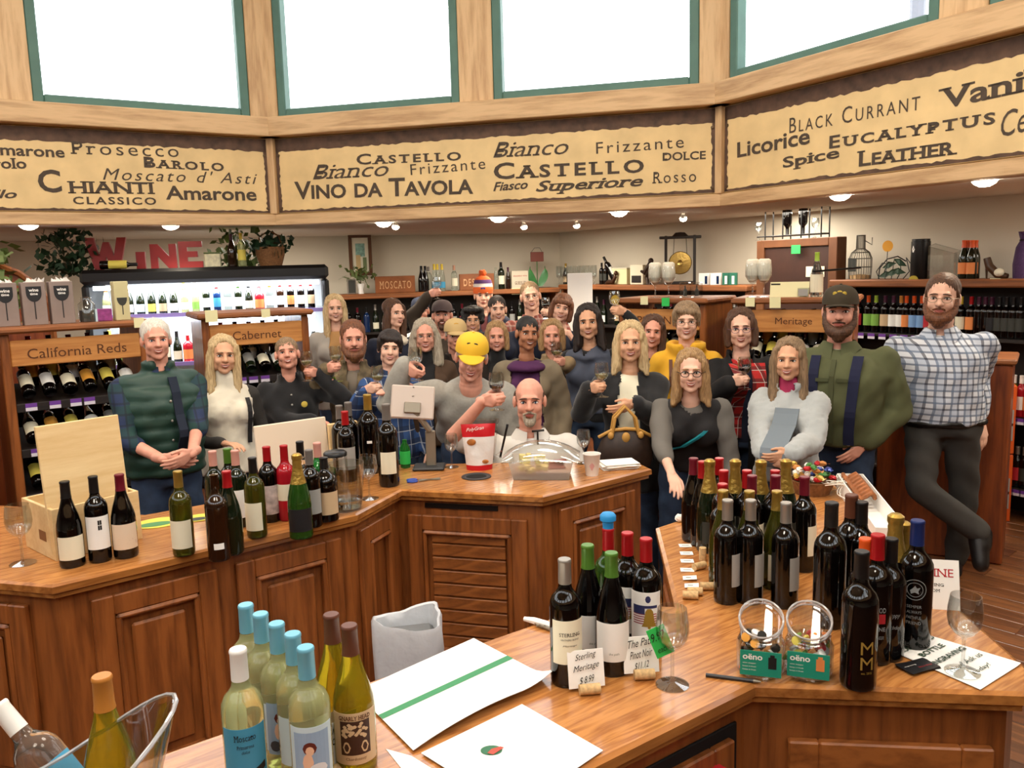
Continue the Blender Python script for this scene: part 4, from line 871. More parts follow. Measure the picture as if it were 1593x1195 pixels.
# ------------------------------------------------------------------ the crowd, front row first
quilt = C('green_quilt', '1f3d33', rough=.5); plaid_n = CHECK('plaid_navy', '1c2b4d', [('143a2e', .11, .45, .6), ('0f1526', .055, .2, .6)]); wg = C('white_fleece', 'e2dac6', sheen=.4)
person('person in dark green quilted vest over navy plaid shirt, hands clasped behind the counter', 240, 497, 560, 4.45, 'm', 'ruddy', ('short', 'white'), smile=1, hy=.10, yaw=.35, g=1.12, L=('clasp', 268, 712, -.28), R=('clasp', 284, 708, -.30), pants='denim', eyes='blue',
       wear=[dict(n='shirt', m=plaid_n, e=.010, sl='elbow', collar='shirt'), dict(n='vest', m=quilt, e=.034, sl='none', quilt=.075, collar='stand', t0=-.08, deco=[('placket', C('placket_navy', '0f1a2c'), [([(.035, t) for t in np.linspace(-.02, .93, 14)], .022)]), ('snap', M('snap_silver', 'b5b0a8', .3, .7), [(.0, .1, .007), (.0, .3, .007), (.0, .5, .007), (.0, .7, .007)])])])
person('person in white fleece vest over charcoal sleeves, leaning an arm on the counter', 345, 523, 582, 4.9, 'f', 'tan', ('long', 'blonde'), hy=.12, yaw=.30, hr=.06, L=('r', 350, 690, -.30), R=('down',), pants='black',
       wear=[dict(n='shirt', m=dkgrey, e=.008), dict(n='vest', m=wg, e=.022, sl='none', collar='turtle', fuzz=.0015, t0=-.22, deco=[('trim', char2, [([(.105, t) for t in np.linspace(.2, .8, 8)], .012)]), ('snap', M('snap_silver', 'b5b0a8'), [(.02, .15, .008)])])])
a, _ = person('person in black fleece jacket with small yellow emblem, raising a glass, head thrown back', 445, 524, 577, 5.3, 'f', 'ruddy', ('pony', 'ash'), smile=2, hp=.22, hr=-.05, yaw=.1, g=1.15, L=('r', 487, 655, -.26), R=('g', 478, 580, -.12, 'w'), pants='black',
       wear=[dict(n='jacket', m=fl_black, e=.024, collar='stand', t0=-.2, deco=[('emblem', M('emblem_yellow', 'c9b04a', .6), [(.075, .66, .02)]), ('snap', M('snap_silver', 'b5b0a8'), [(.0, .66, .007), (.0, .8, .007)])])])
hold(a, 'wine glass held by the person in the black fleece jacket', 'R', W_WHITE)
person('person in grey cardigan and tan top, standing behind beside the cooler end', 520, 459, 501, 7.0, 'f', 'fair', ('long', 'blonde'), hy=.05, wear=[dict(n='top', m=C('tan_top', 'b58a58'), e=.006), dict(n='cardigan', m=C('pale_grey', 'aaa49c'), e=.02, open=(.05, .07), t0=-.3)])
camouf = M('cloth_camo', '6a5c44', .85, var=.55, vscale=16)
a, _ = person('person in brown camouflage jacket with lime collar edge, holding up a glass', 548, 499, 556, 5.6, 'm', 'ruddy', ('short', 'auburn'), beard=('full', 'auburn'), smile=0, hy=.05, yaw=-.12, L=('g', 523, 572, -.38, 'w'), wear=[dict(n='jersey', m=C('jersey_grey', '7a7064'), e=.006), dict(n='jacket', m=camouf, e=.026, open=(.012, .05), collar='stand', t0=-.2, deco=[('collar_band', M('lime_band', 'a6d33a', .7), [([(-.075, t) for t in (.80, .86, .91, .94)], .012)])])])
hold(a, 'wine glass held up by the person in the camouflage jacket', 'L', W_WHITE)
plaid_b = CHECK('plaid_blue', '2c4c80', [('16233f', .09, .4, .7), ('c9d0d8', .09, .06, .5)])
a, _ = person('person in open-necked blue plaid shirt, holding a small glass low', 605, 515, 568, 5.25, 'f', 'fair', ('pixie', 'dark'), hy=.04, hr=.08, yaw=.05, L=('g', 588, 604, -.30, 'w'), wear=[dict(n='shirt', m=plaid_b, e=.014, collar='shirt', open=(-.25, .07), t0=-.25)])
hold(a, 'wine glass held low by the person in the blue plaid shirt', 'L', W_WHITE)
person('person with fluffy cream scarf over a navy jacket, looking sideways at the back', 613, 466, 509, 6.9, 'f', 'fair', ('long', 'brown'), hy=.55, hr=.05, wear=[dict(n='jacket', m=navy, e=.02), dict(n='scarf', m=C('cream_fluff', 'ddd2bd', sheen=.5), e=.016, band=1, t0=.80, collar='cowl', fuzz=.003)])
person('person in navy cap and white shirt, third from the cooler in the back row', 653, 462, 501, 7.7, 'm', 'ruddy', ('crop', 'grey'), ('cap', C('cap_navy', '151d33'), C('cap_navy', '151d33')), smile=0, wear=[dict(n='shirt', m=white_c, e=.012, collar='shirt')])
person('person in brown coat over black turtleneck with wire spectacles, behind the blue plaid shirt', 660, 497, 548, 5.9, 'f', 'ruddy', ('wild', 'silver'), glasses='wire', hy=.03, wear=[dict(n='turtleneck', m=fl_black, e=.008, collar='turtle'), dict(n='coat', m=C('brown_coat', '4a3626'), e=.026, open=(.05, .08), t0=-.4)])
a, _ = person('person in grey cap raising a glass high overhead', 687, 466, 511, 7.25, 'm', 'ruddy', ('crop', 'brown'), ('cap', C('cap_taupe', '4a3c3c'), C('cap_taupe', '4a3c3c'), .1), beard=('goatee', 'brown'), hp=.1, hy=-.05, L=('g', 680, 456, -.1, None, (-1, .3, -.2)), wear=[dict(n='jacket', m=C('olive_brown', '3a3026'), e=.018, collar='crew')])
hold(a, 'wine glass raised highest over the back row', 'L')
person('person in beige cap and dark jacket, partly behind the bright yellow cap', 708, 495, 544, 6.2, 'm', 'ruddy', ('short', 'grey'), ('cap', C('cap_beige', 'c9ad78'), C('cap_beige', 'c9ad78'), .45, (C('cap_gold', 'c0902c'), [(0, .10, .02, .01)])), smile=0, hy=.08, wear=[dict(n='jacket', m=C('dark_brown', '2e241e'), e=.02, collar='stand')])
sweat = C('heather_grey', '9c9990', var=.08, vscale=60)
a, _ = person('person in bright yellow cap and grey sweatshirt, stooping with a glass raised', 732, 517, 588, 4.72, 'm', 'ruddy', ('short', 'grey'), ('cap', C('cap_yellow', 'e3b52a', rough=.7), C('cap_yellow', 'e3b52a', rough=.7), .55, (fl_black, [(-.018, .105, .012, .006), (.014, .103, .014, .007)])), smile=2, hp=-.20, hr=.10, h=1.74, pel=(-.02, .34), g=1.1, L=('g', 648, 578, -.12, None, (-.7, .1, -.8)), R=('down', 2.0), eyes='blue', wear=[dict(n='sweatshirt', m=sweat, e=.030, collar='crew', t0=-.12)])
hold(a, 'wine glass raised by the person in the bright yellow cap', 'L')
person('person in black top and spectacles making rabbit ears behind the yellow cap', 735, 478, 510, 6.9, 'f', 'tan', ('curly', 'black'), glasses='wire', smile=1, R=('r', 740, 528, -.6), wear=[dict(n='top', m=fl_black, e=.012)])
person('person in orange and white knitted hat with pompom and navy jacket, tallest at the back', 751, 436, 476, 8.4, 'm', 'fair', ('crop', 'brown'), ('beanie', C('knit_orange', 'd9622a'), C('knit_white', 'ded5cc')), smile=0, wear=[dict(n='shirt', m=C('maroon', '5a2a2c'), e=.006), dict(n='jacket', m=navy, e=.022, open=(.0, .05), collar='stand')])
person('person in navy jacket with pale chest flash, before the knitted hat', 773, 460, 502, 7.2, 'f', 'fair', ('pony', 'dark'), hy=.12, wear=[dict(n='jacket', m=navy, e=.02, deco=[('flash', M('reflective', 'c9d2da', .4), [([(-.09, t) for t in (.6, .7, .8)], .022)])])])
person('person in black turtleneck under a black coat, beside the yellow cap', 772, 501, 547, 6.3, 'f', 'ruddy', ('bob', 'honey'), hy=.0, wear=[dict(n='turtleneck', m=fl_black, e=.010, collar='turtle'), dict(n='coat', m=C('coat_black', '151314'), e=.024, open=(.06, .07), t0=-.3)])
purp = C('plum', '4a1f4a'); beige = C('khaki_grey', '7c6f5a', var=.1)
person('person in plum cowl scarf and top under an open khaki jacket', 820, 492, 545, 5.35, 'f', 'deep', ('pony', 'black'), hy=.22, hr=.06, yaw=-.1, smile=1, wear=[dict(n='top', m=purp, e=.012, t0=-.25), dict(n='scarf', m=purp, e=.018, band=1, t0=.86, collar='cowl'), dict(n='jacket', m=beige, e=.030, open=(.12, .10), t0=-.35)])
plaid_r = CHECK('plaid_red', '8a4438', [('c9b0a4', .06, .3, .5), ('5a2a2a', .03, .3, .4)])
a, _ = person('person in wire glasses and red plaid shirt, holding red wine in the back row', 825, 438, 483, 7.6, 'm', 'fair', ('crop', 'ash'), glasses='wire', hr=-.12, hy=.05, R=('g', 849, 487, -.25, None), wear=[dict(n='shirt', m=plaid_r, e=.014, collar='shirt')])
hold(a, 'wine glass of red held by the person in the red plaid shirt', 'R', W_RED)
oat = C('oatmeal', '9a8463', var=.1, vscale=50)
a, _ = person('person in long oatmeal coat holding out a glass of white wine', 858, 498, 547, 6.15, 'f', 'ruddy', ('bob', 'honey'), smile=2, R=('g', 866, 563, -.45, 'w'), yaw=.1, wear=[dict(n='top', m=C('mustard', 'a08a4a'), e=.008), dict(n='coat', m=oat, e=.030, t0=-.6, collar='stand')])
hold(a, 'wine glass held out by the person in the oatmeal coat', 'R', W_WHITE)
person('person in navy jacket, head tilted, hand on a nearby shoulder', 873, 457, 501, 6.9, 'f', 'fair', ('bangs', 'auburn'), hr=.22, glasses=None, R=('fist', 892, 530, -.25), wear=[dict(n='jacket', m=navy, e=.02, collar='crew')])
a, _ = person('person in slate shawl over black, glass raised at arm height', 915, 474, 528, 5.85, 'f', 'tan', ('mid', 'dark'), hy=-.05, hr=-.06, yaw=-.15, R=('g', 956, 484, -.15, None), wear=[dict(n='sweater', m=fl_black, e=.014), dict(n='shawl', m=C('slate', '4c5262', var=.12), e=.034, sl='none', t0=.0, collar='cowl', open=(-.3, .05, -.02))])
hold(a, 'wine glass raised by the person in the slate shawl', 'R')
a, PB = person('person in black cardigan and cream top, glass in one hand and handbag on the arm', 980, 501, 563, 4.80, 'f', 'tan', ('mid', 'blonde'), smile=1, hy=.03, yaw=-.12, L=('g', 936, 603, -.34, 'w'), R=('clasp', 972, 628, -.36), wear=[dict(n='top', m=cream, e=.010, t0=-.2), dict(n='cardigan', m=fl_black, e=.030, open=(.075, .06), t0=-.55)])
hold(a, 'wine glass held by the person in the black cardigan', 'L', W_WHITE)
person('person in black top laughing between the black cardigan and the yellow hood', 1015, 491, 541, 5.55, 'f', 'ruddy', ('mid', 'brown'), smile=2, hr=.08, wear=[dict(n='top', m=fl_black, e=.014)])
yel = C('hood_yellow', 'e0a92c')
person('person in bright yellow hooded sweatshirt with brown bag straps', 1068, 471, 529, 5.2, 'f', 'fair', ('pixie', 'ash'), glasses='wire', hy=.0, wear=[dict(n='hoodie', m=yel, e=.026, collar='hood', deco=[('strap', M('strap_brown', '5a3018', .6), [([(-.10, t) for t in np.linspace(.55, .88, 6)], .011), ([(.12, t) for t in np.linspace(.55, .88, 6)], .011)])])])
greyk = C('grey_knit', '6a6660')
person('person in charcoal vest over grey sleeves with teal strap, stooping at the island corner', 1075, 545, 611, 4.32, 'f', 'fair', ('mid', 'honey'), glasses='black', smile=1, h=1.66, pel=(.0, .20), L=('r', 1052, 782, -.55), R=('down', 2.2), wear=[dict(n='shirt', m=greyk, e=.014, sl='long', cuff=.45, t0=-.2), dict(n='vest', m=char2, e=.026, sl='none', open=(-.6, .07), ob=.2, t0=-.15, deco=[('strap', M('strap_teal', '1f8590', .5), [([(.075-.21*k/9, .78-.55*k/9) for k in range(10)], .010)])])])
tartan = CHECK('tartan_red', 'b5201f', [('3a1214', .07, .35, .7), ('d9cfc4', .07, .05, .7)])
a, _ = person('person in black coat and red tartan scarf, holding a small glass', 1153, 481, 541, 5.1, 'f', 'fair', ('bob', 'brown'), glasses='purple', hr=-.03, g=1.12, yaw=.12, L=('g', 1158, 592, -.36, None), wear=[dict(n='top', m=navy, e=.008), dict(n='coat', m=C('coat_coal', '121113'), e=.034, open=(.04, .08), t0=-.5, collar='stand'), dict(n='scarf', m=tartan, e=.012, band=1, t0=.90, t1=.97, collar='crew', deco=[('scarf_end', tartan, [([(-.055+.0*k, .93-.12*k) for k in range(9)], .036), ([(.085, .93-.12*k) for k in range(9)], .042)])])])
hold(a, 'wine glass held before the tartan scarf', 'L', W_RED)
fleece = C('pale_fleece', 'aeb3b3', sheen=.5); slate2 = C('grey_panel', '76818a')
person('person in pale fluffy fleece jacket with grey panels, hands folded at the island', 1228, 527, 592, 4.42, 'f', 'tan', ('long', 'ash'), hy=-.12, yaw=-.28, L=('clasp', 1208, 712, -.34), R=('clasp', 1216, 704, -.36), h=1.52, wear=[dict(n='top', m=C('pink', 'b5375f'), e=.006, collar='turtle'), dict(n='jacket', m=fleece, e=.030, open=(-.5, .05), ob=.62, collar='stand', fuzz=.0022, t0=-.2, deco=[('panel', slate2, [([(.02, t) for t in np.linspace(.0, .80, 14)], .062)])])])
olive = C('olive_shirt', '55593a', var=.08)
person('person in olive work shirt with navy suspenders and dark cap, hand in pocket', 1308, 443, 518, 4.72, 'm', 'ruddy', ('short', 'brown'), ('cap', C('cap_olive', '3a3122'), C('cap_olive', '3a3122'), .12, (C('cap_patch', 'b39a3c'), [(-.022, .10, .011, .011), (0, .104, .014, .012), (.022, .10, .011, .011)])), beard=('full', 'brown'), smile=0, hy=-.05, yaw=-.22, g=1.42, w=1.12, L=('down',), R=('r', 1346, 690, -.14), pants='denim',
       wear=[dict(n='undershirt', m=C('cream_tee', 'c9bfa0'), e=.004, band=1, t0=.5, collar='crew'), dict(n='shirt', m=olive, e=.024, collar='shirt', t0=-.16, open=(-.9, .05), ob=.5, deco=[('suspender', C('navy_strap', '171c3a'), [([(-.105, t) for t in np.linspace(-.12, .90, 16)], .026), ([(.088+.035*max(0, t), t) for t in np.linspace(-.12, .90, 16)], .028)]), ('pocket_flap', C('olive_placket', '484c30'), [([(-.055, .66), (-.055, .62)], .035), ([(.05, .66), (.05, .62)], .03)]), ('clip', M('snap_silver', 'b5b0a8'), [(.098, .30, .013), (.088, -.10, .015)]), ('placket', C('olive_placket', '484c30'), [([(-.005, t) for t in np.linspace(-.1, .86, 12)], .013)])])])
gingham = CHECK('gingham_blue', 'd9dde4', [('131c38', .036, .30, .72), ('8fa6c6', .072, .5, .25)], ydep=.15)
person('person in blue and white checked shirt, tallest, leaning by the aisle with crossed legs', 1467, 427, 499, 4.8, 'm', 'fair', ('short', 'brown'), glasses='wire', beard=('full', 'auburn'), smile=0, hy=-.10, hr=.04, yaw=-.10, h=1.84, g=1.18, w=1.05, L=('r', 1403, 560, .35), R=('r', 1526, 655, .03, None, (.3, .7, -1)), pants='grey', pel=(.03, .0),
       legpose={-1: ((1432, 760, -.10), (1522, 832, -.16)), 1: ((1500, 770, .05), (1487, 872, .08)), 'toe': -1}, wear=[dict(n='undershirt', m=white_c, e=.004, band=1, t0=.5, collar='crew'), dict(n='shirt', m=gingham, e=.022, collar='shirt', open=(-.9, .05), ob=.55, t0=-.06, cuff=.78), dict(n='belt', m=C('belt', '120f0e', rough=.4), e=.026, band=1, t0=-.08, t1=-.01)] )
a, SM = person('person in white polo shirt, seated behind the counter raising red wine', 823, 587, 660, 4.34, 'm', 'ruddy', ('thin', 'brown'), beard=('goatee', 'silver'), smile=0, hy=-.02, seat=.46, h=1.76, g=1.12, L=('g', 773, 622, -.28, None, (-1, 0, -.5)), R=('down', 2.6), wear=[dict(n='undershirt', m=white_c, e=.004, band=1, t0=.5, collar='crew'), dict(n='polo', m=C('polo_white', 'dedad2'), e=.024, sl='short', collar='shirt', open=(-.6, .05), ob=.6)], eyes='blue')
hold(a, 'wine glass of red raised by the seated person', 'L', W_RED)
t = thing('stool', 'plain round stool under the seated person behind the counter', 'stool', (SM['PV'][0], SM['PV'][1]-.05, 0)); b = MB(); b.lathe([(0, .40), (.17, .40), (.18, .415), (.175, .44), (0, .445)], 24); b.build('seat', [oak_cab], t, True, 50)
b = MB(); b.tube([(.0, 0, .41), (.14, .14, 0)], .016, 8); lm_ = b.mesh('leg', oak_cab)
for k in range(4): link('leg', lm_, t, None, (0, 0, k*pi/2))
# handbag hanging at the black cardigan
q = aty(972, 692, 4.36); t = thing('handbag', 'brown handbag with tan handles held before the black cardigan', 'handbag', (q[0], q[1], q[2]-.12), 0)
bagm = M('bag_brown', '2c1d14', .5, var=.25, vscale=50); tanl = M('bag_tan', 'bf8f45', .5); b = MB(); n_ = 26; V = []
for (rx, ry, z) in ((.02, .02, 0), (.135, .06, .004), (.15, .068, .03), (.148, .065, .10), (.125, .05, .17), (.10, .022, .205), (.02, .01, .21)): V += [(rx*cos(2*pi*i/n_), ry*sin(2*pi*i/n_), z+.012*cos(2*pi*i/n_)**2*(z > .15)*-1.5) for i in range(n_)]
b.add(V, [(j*n_+i, j*n_+(i+1) % n_, (j+1)*n_+(i+1) % n_, (j+1)*n_+i) for j in range(6) for i in range(n_)]); b.build('body', [bagm], t, True)
for s_ in (-1, 1): b = MB(); b.tube([(-.07, s_*.03, .18), (-.055, s_*.03, .27), (0, s_*.02, .33), (.055, s_*.03, .27), (.07, s_*.03, .18)], .009, 8); b.build('handle', [tanl], t, True)
b = MB(); b.tube([(-.14, 0, .165), (-.07, -.02, .205), (0, -.024, .212), (.07, -.02, .205), (.14, 0, .165)], .010, 8); b.ell((0, -.05, .17), (.022, .012, .028)); b.ell((-.08, -.045, .18), (.016, .010, .02)); b.ell((.08, -.045, .18), (.016, .010, .02)); b.build('trim', [tanl], t, True)

# ================================================================== BOTTLES
BK = {
 'bordeaux': dict(h=.30, R=.0378, prof=[(0, .006), (.028, .003), (.034, 0), (.0368, .004), (.0378, .012), (.0378, .188), (.0365, .2), (.031, .213), (.0225, .222), (.017, .231), (.0148, .243), (.0142, .292), (.0150, .294), (.015, .299), (0, .3)], cap=(.243, .0155), lab=(.055, .15)),
 'burgundy': dict(h=.295, R=.0412, prof=[(0, .006), (.032, .003), (.038, 0), (.0405, .005), (.0412, .012), (.0412, .125), (.039, .15), (.032, .18), (.0235, .208), (.0178, .23), (.0152, .248), (.0145, .287), (.0155, .289), (.0155, .294), (0, .295)], cap=(.238, .0172), lab=(.03, .11)),
 'champagne': dict(h=.315, R=.0435, prof=[(0, .012), (.032, .004), (.04, 0), (.043, .005), (.0435, .012), (.0435, .125), (.041, .155), (.033, .19), (.0245, .222), (.0185, .25), (.0158, .275), (.017, .284), (.0155, .29), (.0182, .297), (.0182, .31), (.012, .315), (0, .315)], cap=(.205, .0295), lab=(.035, .11)),
 'hock': dict(h=.33, R=.0375, prof=[(0, .006), (.03, .002), (.0345, 0), (.037, .004), (.0375, .012), (.0375, .14), (.034, .18), (.026, .225), (.0185, .262), (.0145, .285), (.014, .322), (.015, .324), (.015, .329), (0, .33)], cap=(.262, .019), lab=(.04, .115)),
 'flask': dict(h=.25, R=.05, prof=[(0, .005), (.04, .002), (.047, 0), (.05, .006), (.05, .15), (.046, .17), (.03, .188), (.018, .198), (.015, .21), (.0145, .243), (.017, .245), (.017, .25), (0, .25)], cap=(.21, .0178), lab=(.03, .12)),
 'beer': dict(h=.235, R=.031, prof=[(0, .005), (.025, .002), (.029, 0), (.031, .005), (.031, .125), (.028, .145), (.02, .17), (.0145, .19), (.0128, .22), (.0145, .228), (.0145, .235), (0, .235)], cap=(.19, .0168), lab=(.03, .1)),
}
BME = {}
def bmesh_of(kind):
    if kind in BME: return BME[kind]
    K = BK[kind]; b = MB(); b.lathe(K['prof'], 18); g = b.mesh('bottle', [], True, 50)
    zc, rc = K['cap']; pts = [(r+.0009, z) for r, z in K['prof'] if z >= zc+.002 and r > 0]
    b = MB(); b.lathe([(rc+.0002, zc)]+pts+[(pts[-1][0]*.9, K['h']+.0012), (0, K['h']+.0014)], 16); c = b.mesh('capsule', [], True, 50)
    BME[kind] = (g, c); return BME[kind]
LME = {}
def label_mesh(R, z0, z1, ha):
    k = (round(R, 4), round(z0, 3), round(z1, 3), round(ha, 2))
    if k not in LME:
        n = 12; r0, r1 = R+.0001, R+.0007; V = []; F = []
        for i in range(n+1):
            a = -pi/2-ha+2*ha*i/n; c, s = cos(a), sin(a); V += [(r1*c, r1*s, z0), (r1*c, r1*s, z1), (r0*c, r0*s, z1), (r0*c, r0*s, z0)]
        for i in range(n):
            a, b_ = 4*i, 4*i+4; F += [(a, b_, b_+1, a+1), (a+1, b_+1, b_+2, a+2), (a+3, a, b_, b_+3)][0:3]
        LME[k] = mesh_np('label', V, F, [], None, True, 50)
    return LME[k]
def olink(o, m):
    if not o.data.materials: o.data.materials.append(None)
    o.material_slots[0].link = 'OBJECT'; o.material_slots[0].material = m
G_RED = M('dark_red_wine_glass', '060404', .06, spec=.5, coat=.2); G_GRN = M('dark_green_glass', '10190c', .07, coat=.3); G_BRN = M('brown_glass', '221006', .08, coat=.3)
G_MID = M('green_glass', '2f5a1e', .05, trans=.55); G_BRT = M('bright_green_glass', '1f8a35', .05, trans=.5); G_WHT = M('white_wine_glass', 'e6eaa8', .03, trans=.72, ior=1.34); G_GOLD = M('golden_wine_glass', 'b9a222', .03, trans=.7, ior=1.34)
G_CLR = M('clear_spirit_glass', 'e6efe8', .03, trans=.95, ior=1.3); G_ROSE = M('rose_wine_glass', 'c01f2e', .05, trans=.4); G_OLV = M('olive_glass', '4a4a14', .05, trans=.6); G_BLU = M('blue_glass', '12284f', .06, coat=.3)
CAPS = dict(black=M('cap_black', '141212', .35), red=M('cap_red', 'a8161c', .3, .2), wine=M('cap_wine', '6d1626', .35, .2), gold=M('cap_gold', 'a8893e', .35, .7, bump=.3, bscale=90), silver=M('cap_silver', '9b958c', .35, .6), white=M('cap_white', 'e8e6e0', .4),
 green=M('cap_green', '4f7a2a', .35, .2), blue=M('cap_lightblue', '6fb2c9', .35, .2), navy=M('cap_navy', '1b2c63', .35, .2), brown=M('cap_brown', '5c3322', .4), orange=M('cap_orange', 'd9541c', .35), amber=M('cap_amber', 'b8762f', .4), copper=M('cap_copper', 'b98a72', .4), purple=M('cap_purple', '43172f', .4), lime=M('cap_lime', '9dbb3f', .4), pink=M('cap_pink', 'c98f80', .5), yellow=M('cap_yellow', 'd9bd3c', .4), grey=M('cap_grey', '6d6660', .4))
P_CRM = M('label_cream', 'e6dfc4', .65); P_WHT = M('label_white', 'f2f0ea', .6); P_YEL = M('label_yellow', 'e0cf5c', .6); P_ORG = M('label_orange', 'dd9c3d', .6); P_GRY = M('label_grey', '9a9a95', .6); P_BLK = M('label_black', '1c1b1d', .5); P_BLU = M('label_blue', '3f93b8', .55)
P_RED = M('label_red', 'b3202a', .6); P_GRN = M('label_green', '7fae4a', .6); P_SKY = M('label_sky', '7aa0cf', .6); P_TAN = M('label_tan', 'cdb08a', .6); P_PCH = M('label_peach', 'e58a4a', .6); P_TEAL = M('label_teal', '1d8f74', .55); P_LBL = M('label_paleblue', 'bfd4dc', .6); P_DGR = M('label_charcoal', '34352f', .5)
def zmat(loc, rz=0.0, s=1.0): return Matrix.Translation(Vector([float(x) for x in loc])) @ Matrix.Rotation(rz, 4, 'Z') @ Matrix.Scale(s, 4)
def lymat(base, direction, s=1.0, upref=(0, 0, 1)):
    """bottle lying along direction from its base, front label turned up"""
    z = Vector([float(x) for x in direction]).normalized(); y = -(Vector(upref)-z*z.dot(Vector(upref))).normalized(); x = y.cross(z)
    m = Matrix((x, y, z)).transposed().to_4x4(); return Matrix.Translation(Vector([float(q) for q in base])) @ m @ Matrix.Scale(s, 4)
def bottle(kind, glass, cap, lab, mw, label, group=None, lz=None, ha=1.15, name='wine_bottle'):
    g, c = bmesh_of(kind); K = BK[kind]; o = link(name, g); o.matrix_world = mw; olink(o, glass)
    if cap is not None: olink(link('capsule', c, o), CAPS[cap] if isinstance(cap, str) else cap)
    if lab is not None:
        z0, z1 = lz or K['lab']; olink(link('label', label_mesh(K['R'], z0, z1, ha), o), lab)
    return tag(o, label, 'wine bottle', group)
def face_cam(p): return atan2(-p[0], p[1]) if True else 0
def stand(kind, glass, cap, lab, top, label, group=None, z=.95, s=1.0, turn=0.0, **kw):
    """upright bottle whose mouth is seen at photo pixel top, standing on the plane z"""
    p = atz(top[0], top[1], z+BK[kind]['h']*s); p[2] = z
    return bottle(kind, glass, cap, lab, zmat(p, face_cam(p)+turn, s), label, group, **kw)

# ================================================================== SHELVING
purple_m = M('tag_purple', '6c3a96', .6); tagw_m = M('tag_white', 'd9d4df', .6)
b = MB(); b.obox((0, 0, .012), (.03, 0, 0), (0, .0012, 0), (0, 0, .012), 0); b.obox((0, 0, -.01), (.03, 0, 0), (0, .0012, 0), (0, 0, .01), 1); tag_me = b.mesh('price_tag', [purple_m, tagw_m])
GAR = [M('paper_lime', 'b6e052', .6), M('paper_green', '2fbf55', .6), M('paper_cream', 'e6dfae', .6), M('paper_yellow', 'e3b62b', .6)]
def frame_of(p0, p1):
    p0, p1 = np.array(p0, float), np.array(p1, float); L = np.linalg.norm(p1-p0); d = (p1-p0)/L
    return p0, d, np.array([-d[1], d[0]]), L, atan2(d[1], d[0])
red_pool = [('bordeaux', G_RED, 'black', P_CRM), ('bordeaux', G_RED, 'wine', P_WHT), ('burgundy', G_RED, 'black', P_CRM), ('bordeaux', G_RED, 'red', P_ORG), ('bordeaux', G_RED, 'black', P_YEL), ('burgundy', G_GRN, 'wine', P_WHT), ('bordeaux', G_GRN, 'purple', P_GRY)]
LABN = {}
for k_, v_ in (('cream', P_CRM), ('white', P_WHT), ('yellow', P_YEL), ('orange', P_ORG), ('grey', P_GRY), ('black', P_BLK), ('blue', P_BLU), ('red', P_RED), ('green', P_GRN), ('sky blue', P_SKY), ('tan', P_TAN), ('peach', P_PCH), ('teal', P_TEAL), ('pale blue', P_LBL), ('charcoal', P_DGR)): LABN[v_.name] = k_
def rack(label, p0, p1, ztop, sign, depth=.5, tiers=(1.20, .93, .66, .40), short='rack', stand_n=6, lie_n=6, pool=red_pool, sign_kind='sans', skip=(), tagged=(0, 1, 2, 3), fp=1):
    P, d, nn, L, rz = frame_of(p0, p1); t = thing('wine_rack', label, 'wine rack', (P[0], P[1], 0), rz)
    b = MB(); b.box((L/2, depth/2-.02, ztop-.02), (L+.06, depth+.06, .04), 0, 0, .012); b.build('top_board', [shelf_oak], t)
    for x in (.025, L-.025):
        b = MB(); b.box((x, depth/2, (ztop-.04)/2), (.05, depth, ztop-.04), 0, 0, .006); b.build('side_post', [oak_cab], t)
    b = MB(); b.box((L/2, depth-.01, .6), (L-.1, .02, 1.2), 0); b.build('back_board', [dark_ply], t)
    b = MB(); b.box((L/2, .01, ztop-.155), (L-.1, .022, .15), 0, 0, .005); so = b.build('sign_panel', [sign_oak], t)
    e = text_n(sign, sign_kind)[0].max(0); w_ = min(L-.24, .056*e[0]/e[1]*1.1)
    letter_flat(sign, brown_ink, so, (L/2-w_/2, -.002, ztop-.19), (1, 0, 0), (0, 0, 1), w_, .058, sign_kind, .001)
    def Wp(x, y, z): q = P+d*x+nn*y; return (q[0], q[1], z)
    for ti, z in enumerate(tiers):
        b = MB(); tl = radians(20)
        b.obox((L/2, .16, z+.035), (L/2-.05, 0, 0), (0, .17*cos(tl), .17*sin(tl)), (0, -.008*sin(tl), .008*cos(tl)), 0); b.box((L/2, .006, z-.012), (L-.1, .016, .05), 0, 0, .003)
        b.build('shelf', [dark_ply], t)
        if ti in tagged:
            for k in range(lie_n):
                if (k+ti) % 5 == 4: continue
                link('price_tag', tag_me, t, (.09+(L-.18)*(k+.5)/lie_n+random.uniform(-.02, .02), -.0045, z-.012))
        for k in range(lie_n):
            if (ti, k) in skip: continue
            kd, gl, cp, lb = pool[(k*fp+ti*2) % len(pool)]; x = .07+(L-.14)*(k+.5)/lie_n; D = np.array([nn[0]*cos(tl+.2), nn[1]*cos(tl+.2), sin(tl+.2)])
            bottle(kd, gl, cp, lb, lymat(Wp(x, .03, z+.062), D), '%s-labelled bottle lying base-out, %s along the %s tier of the %s' % (LABN[lb.name], ORD[k], ORD[ti], short), 'bottles lying in the '+short, lz=(.05, .15) if kd == 'bordeaux' else (.03, .12))
        if ti == 0:
            for k in range(min(stand_n, lie_n-1)):
                kd, gl, cp, lb = pool[(k+3) % len(pool)]; x = .07+(L-.14)*(k+1.0)/lie_n
                bottle(kd, gl, cp, lb, zmat(Wp(x, .275, z+.085), rz), '%s-labelled bottle upright, %s in the back row of the %s' % (LABN[lb.name], ORD[k], short), 'bottles standing in the '+short)
    return t, Wp, rz, L
rc, WC, rzC, LC_ = rack('oak rack of red wines with routed California Reds sign, under the gift bags', (-2.90, 4.70), (-2.27, 5.19), 1.66, 'California Reds', short='California reds rack')
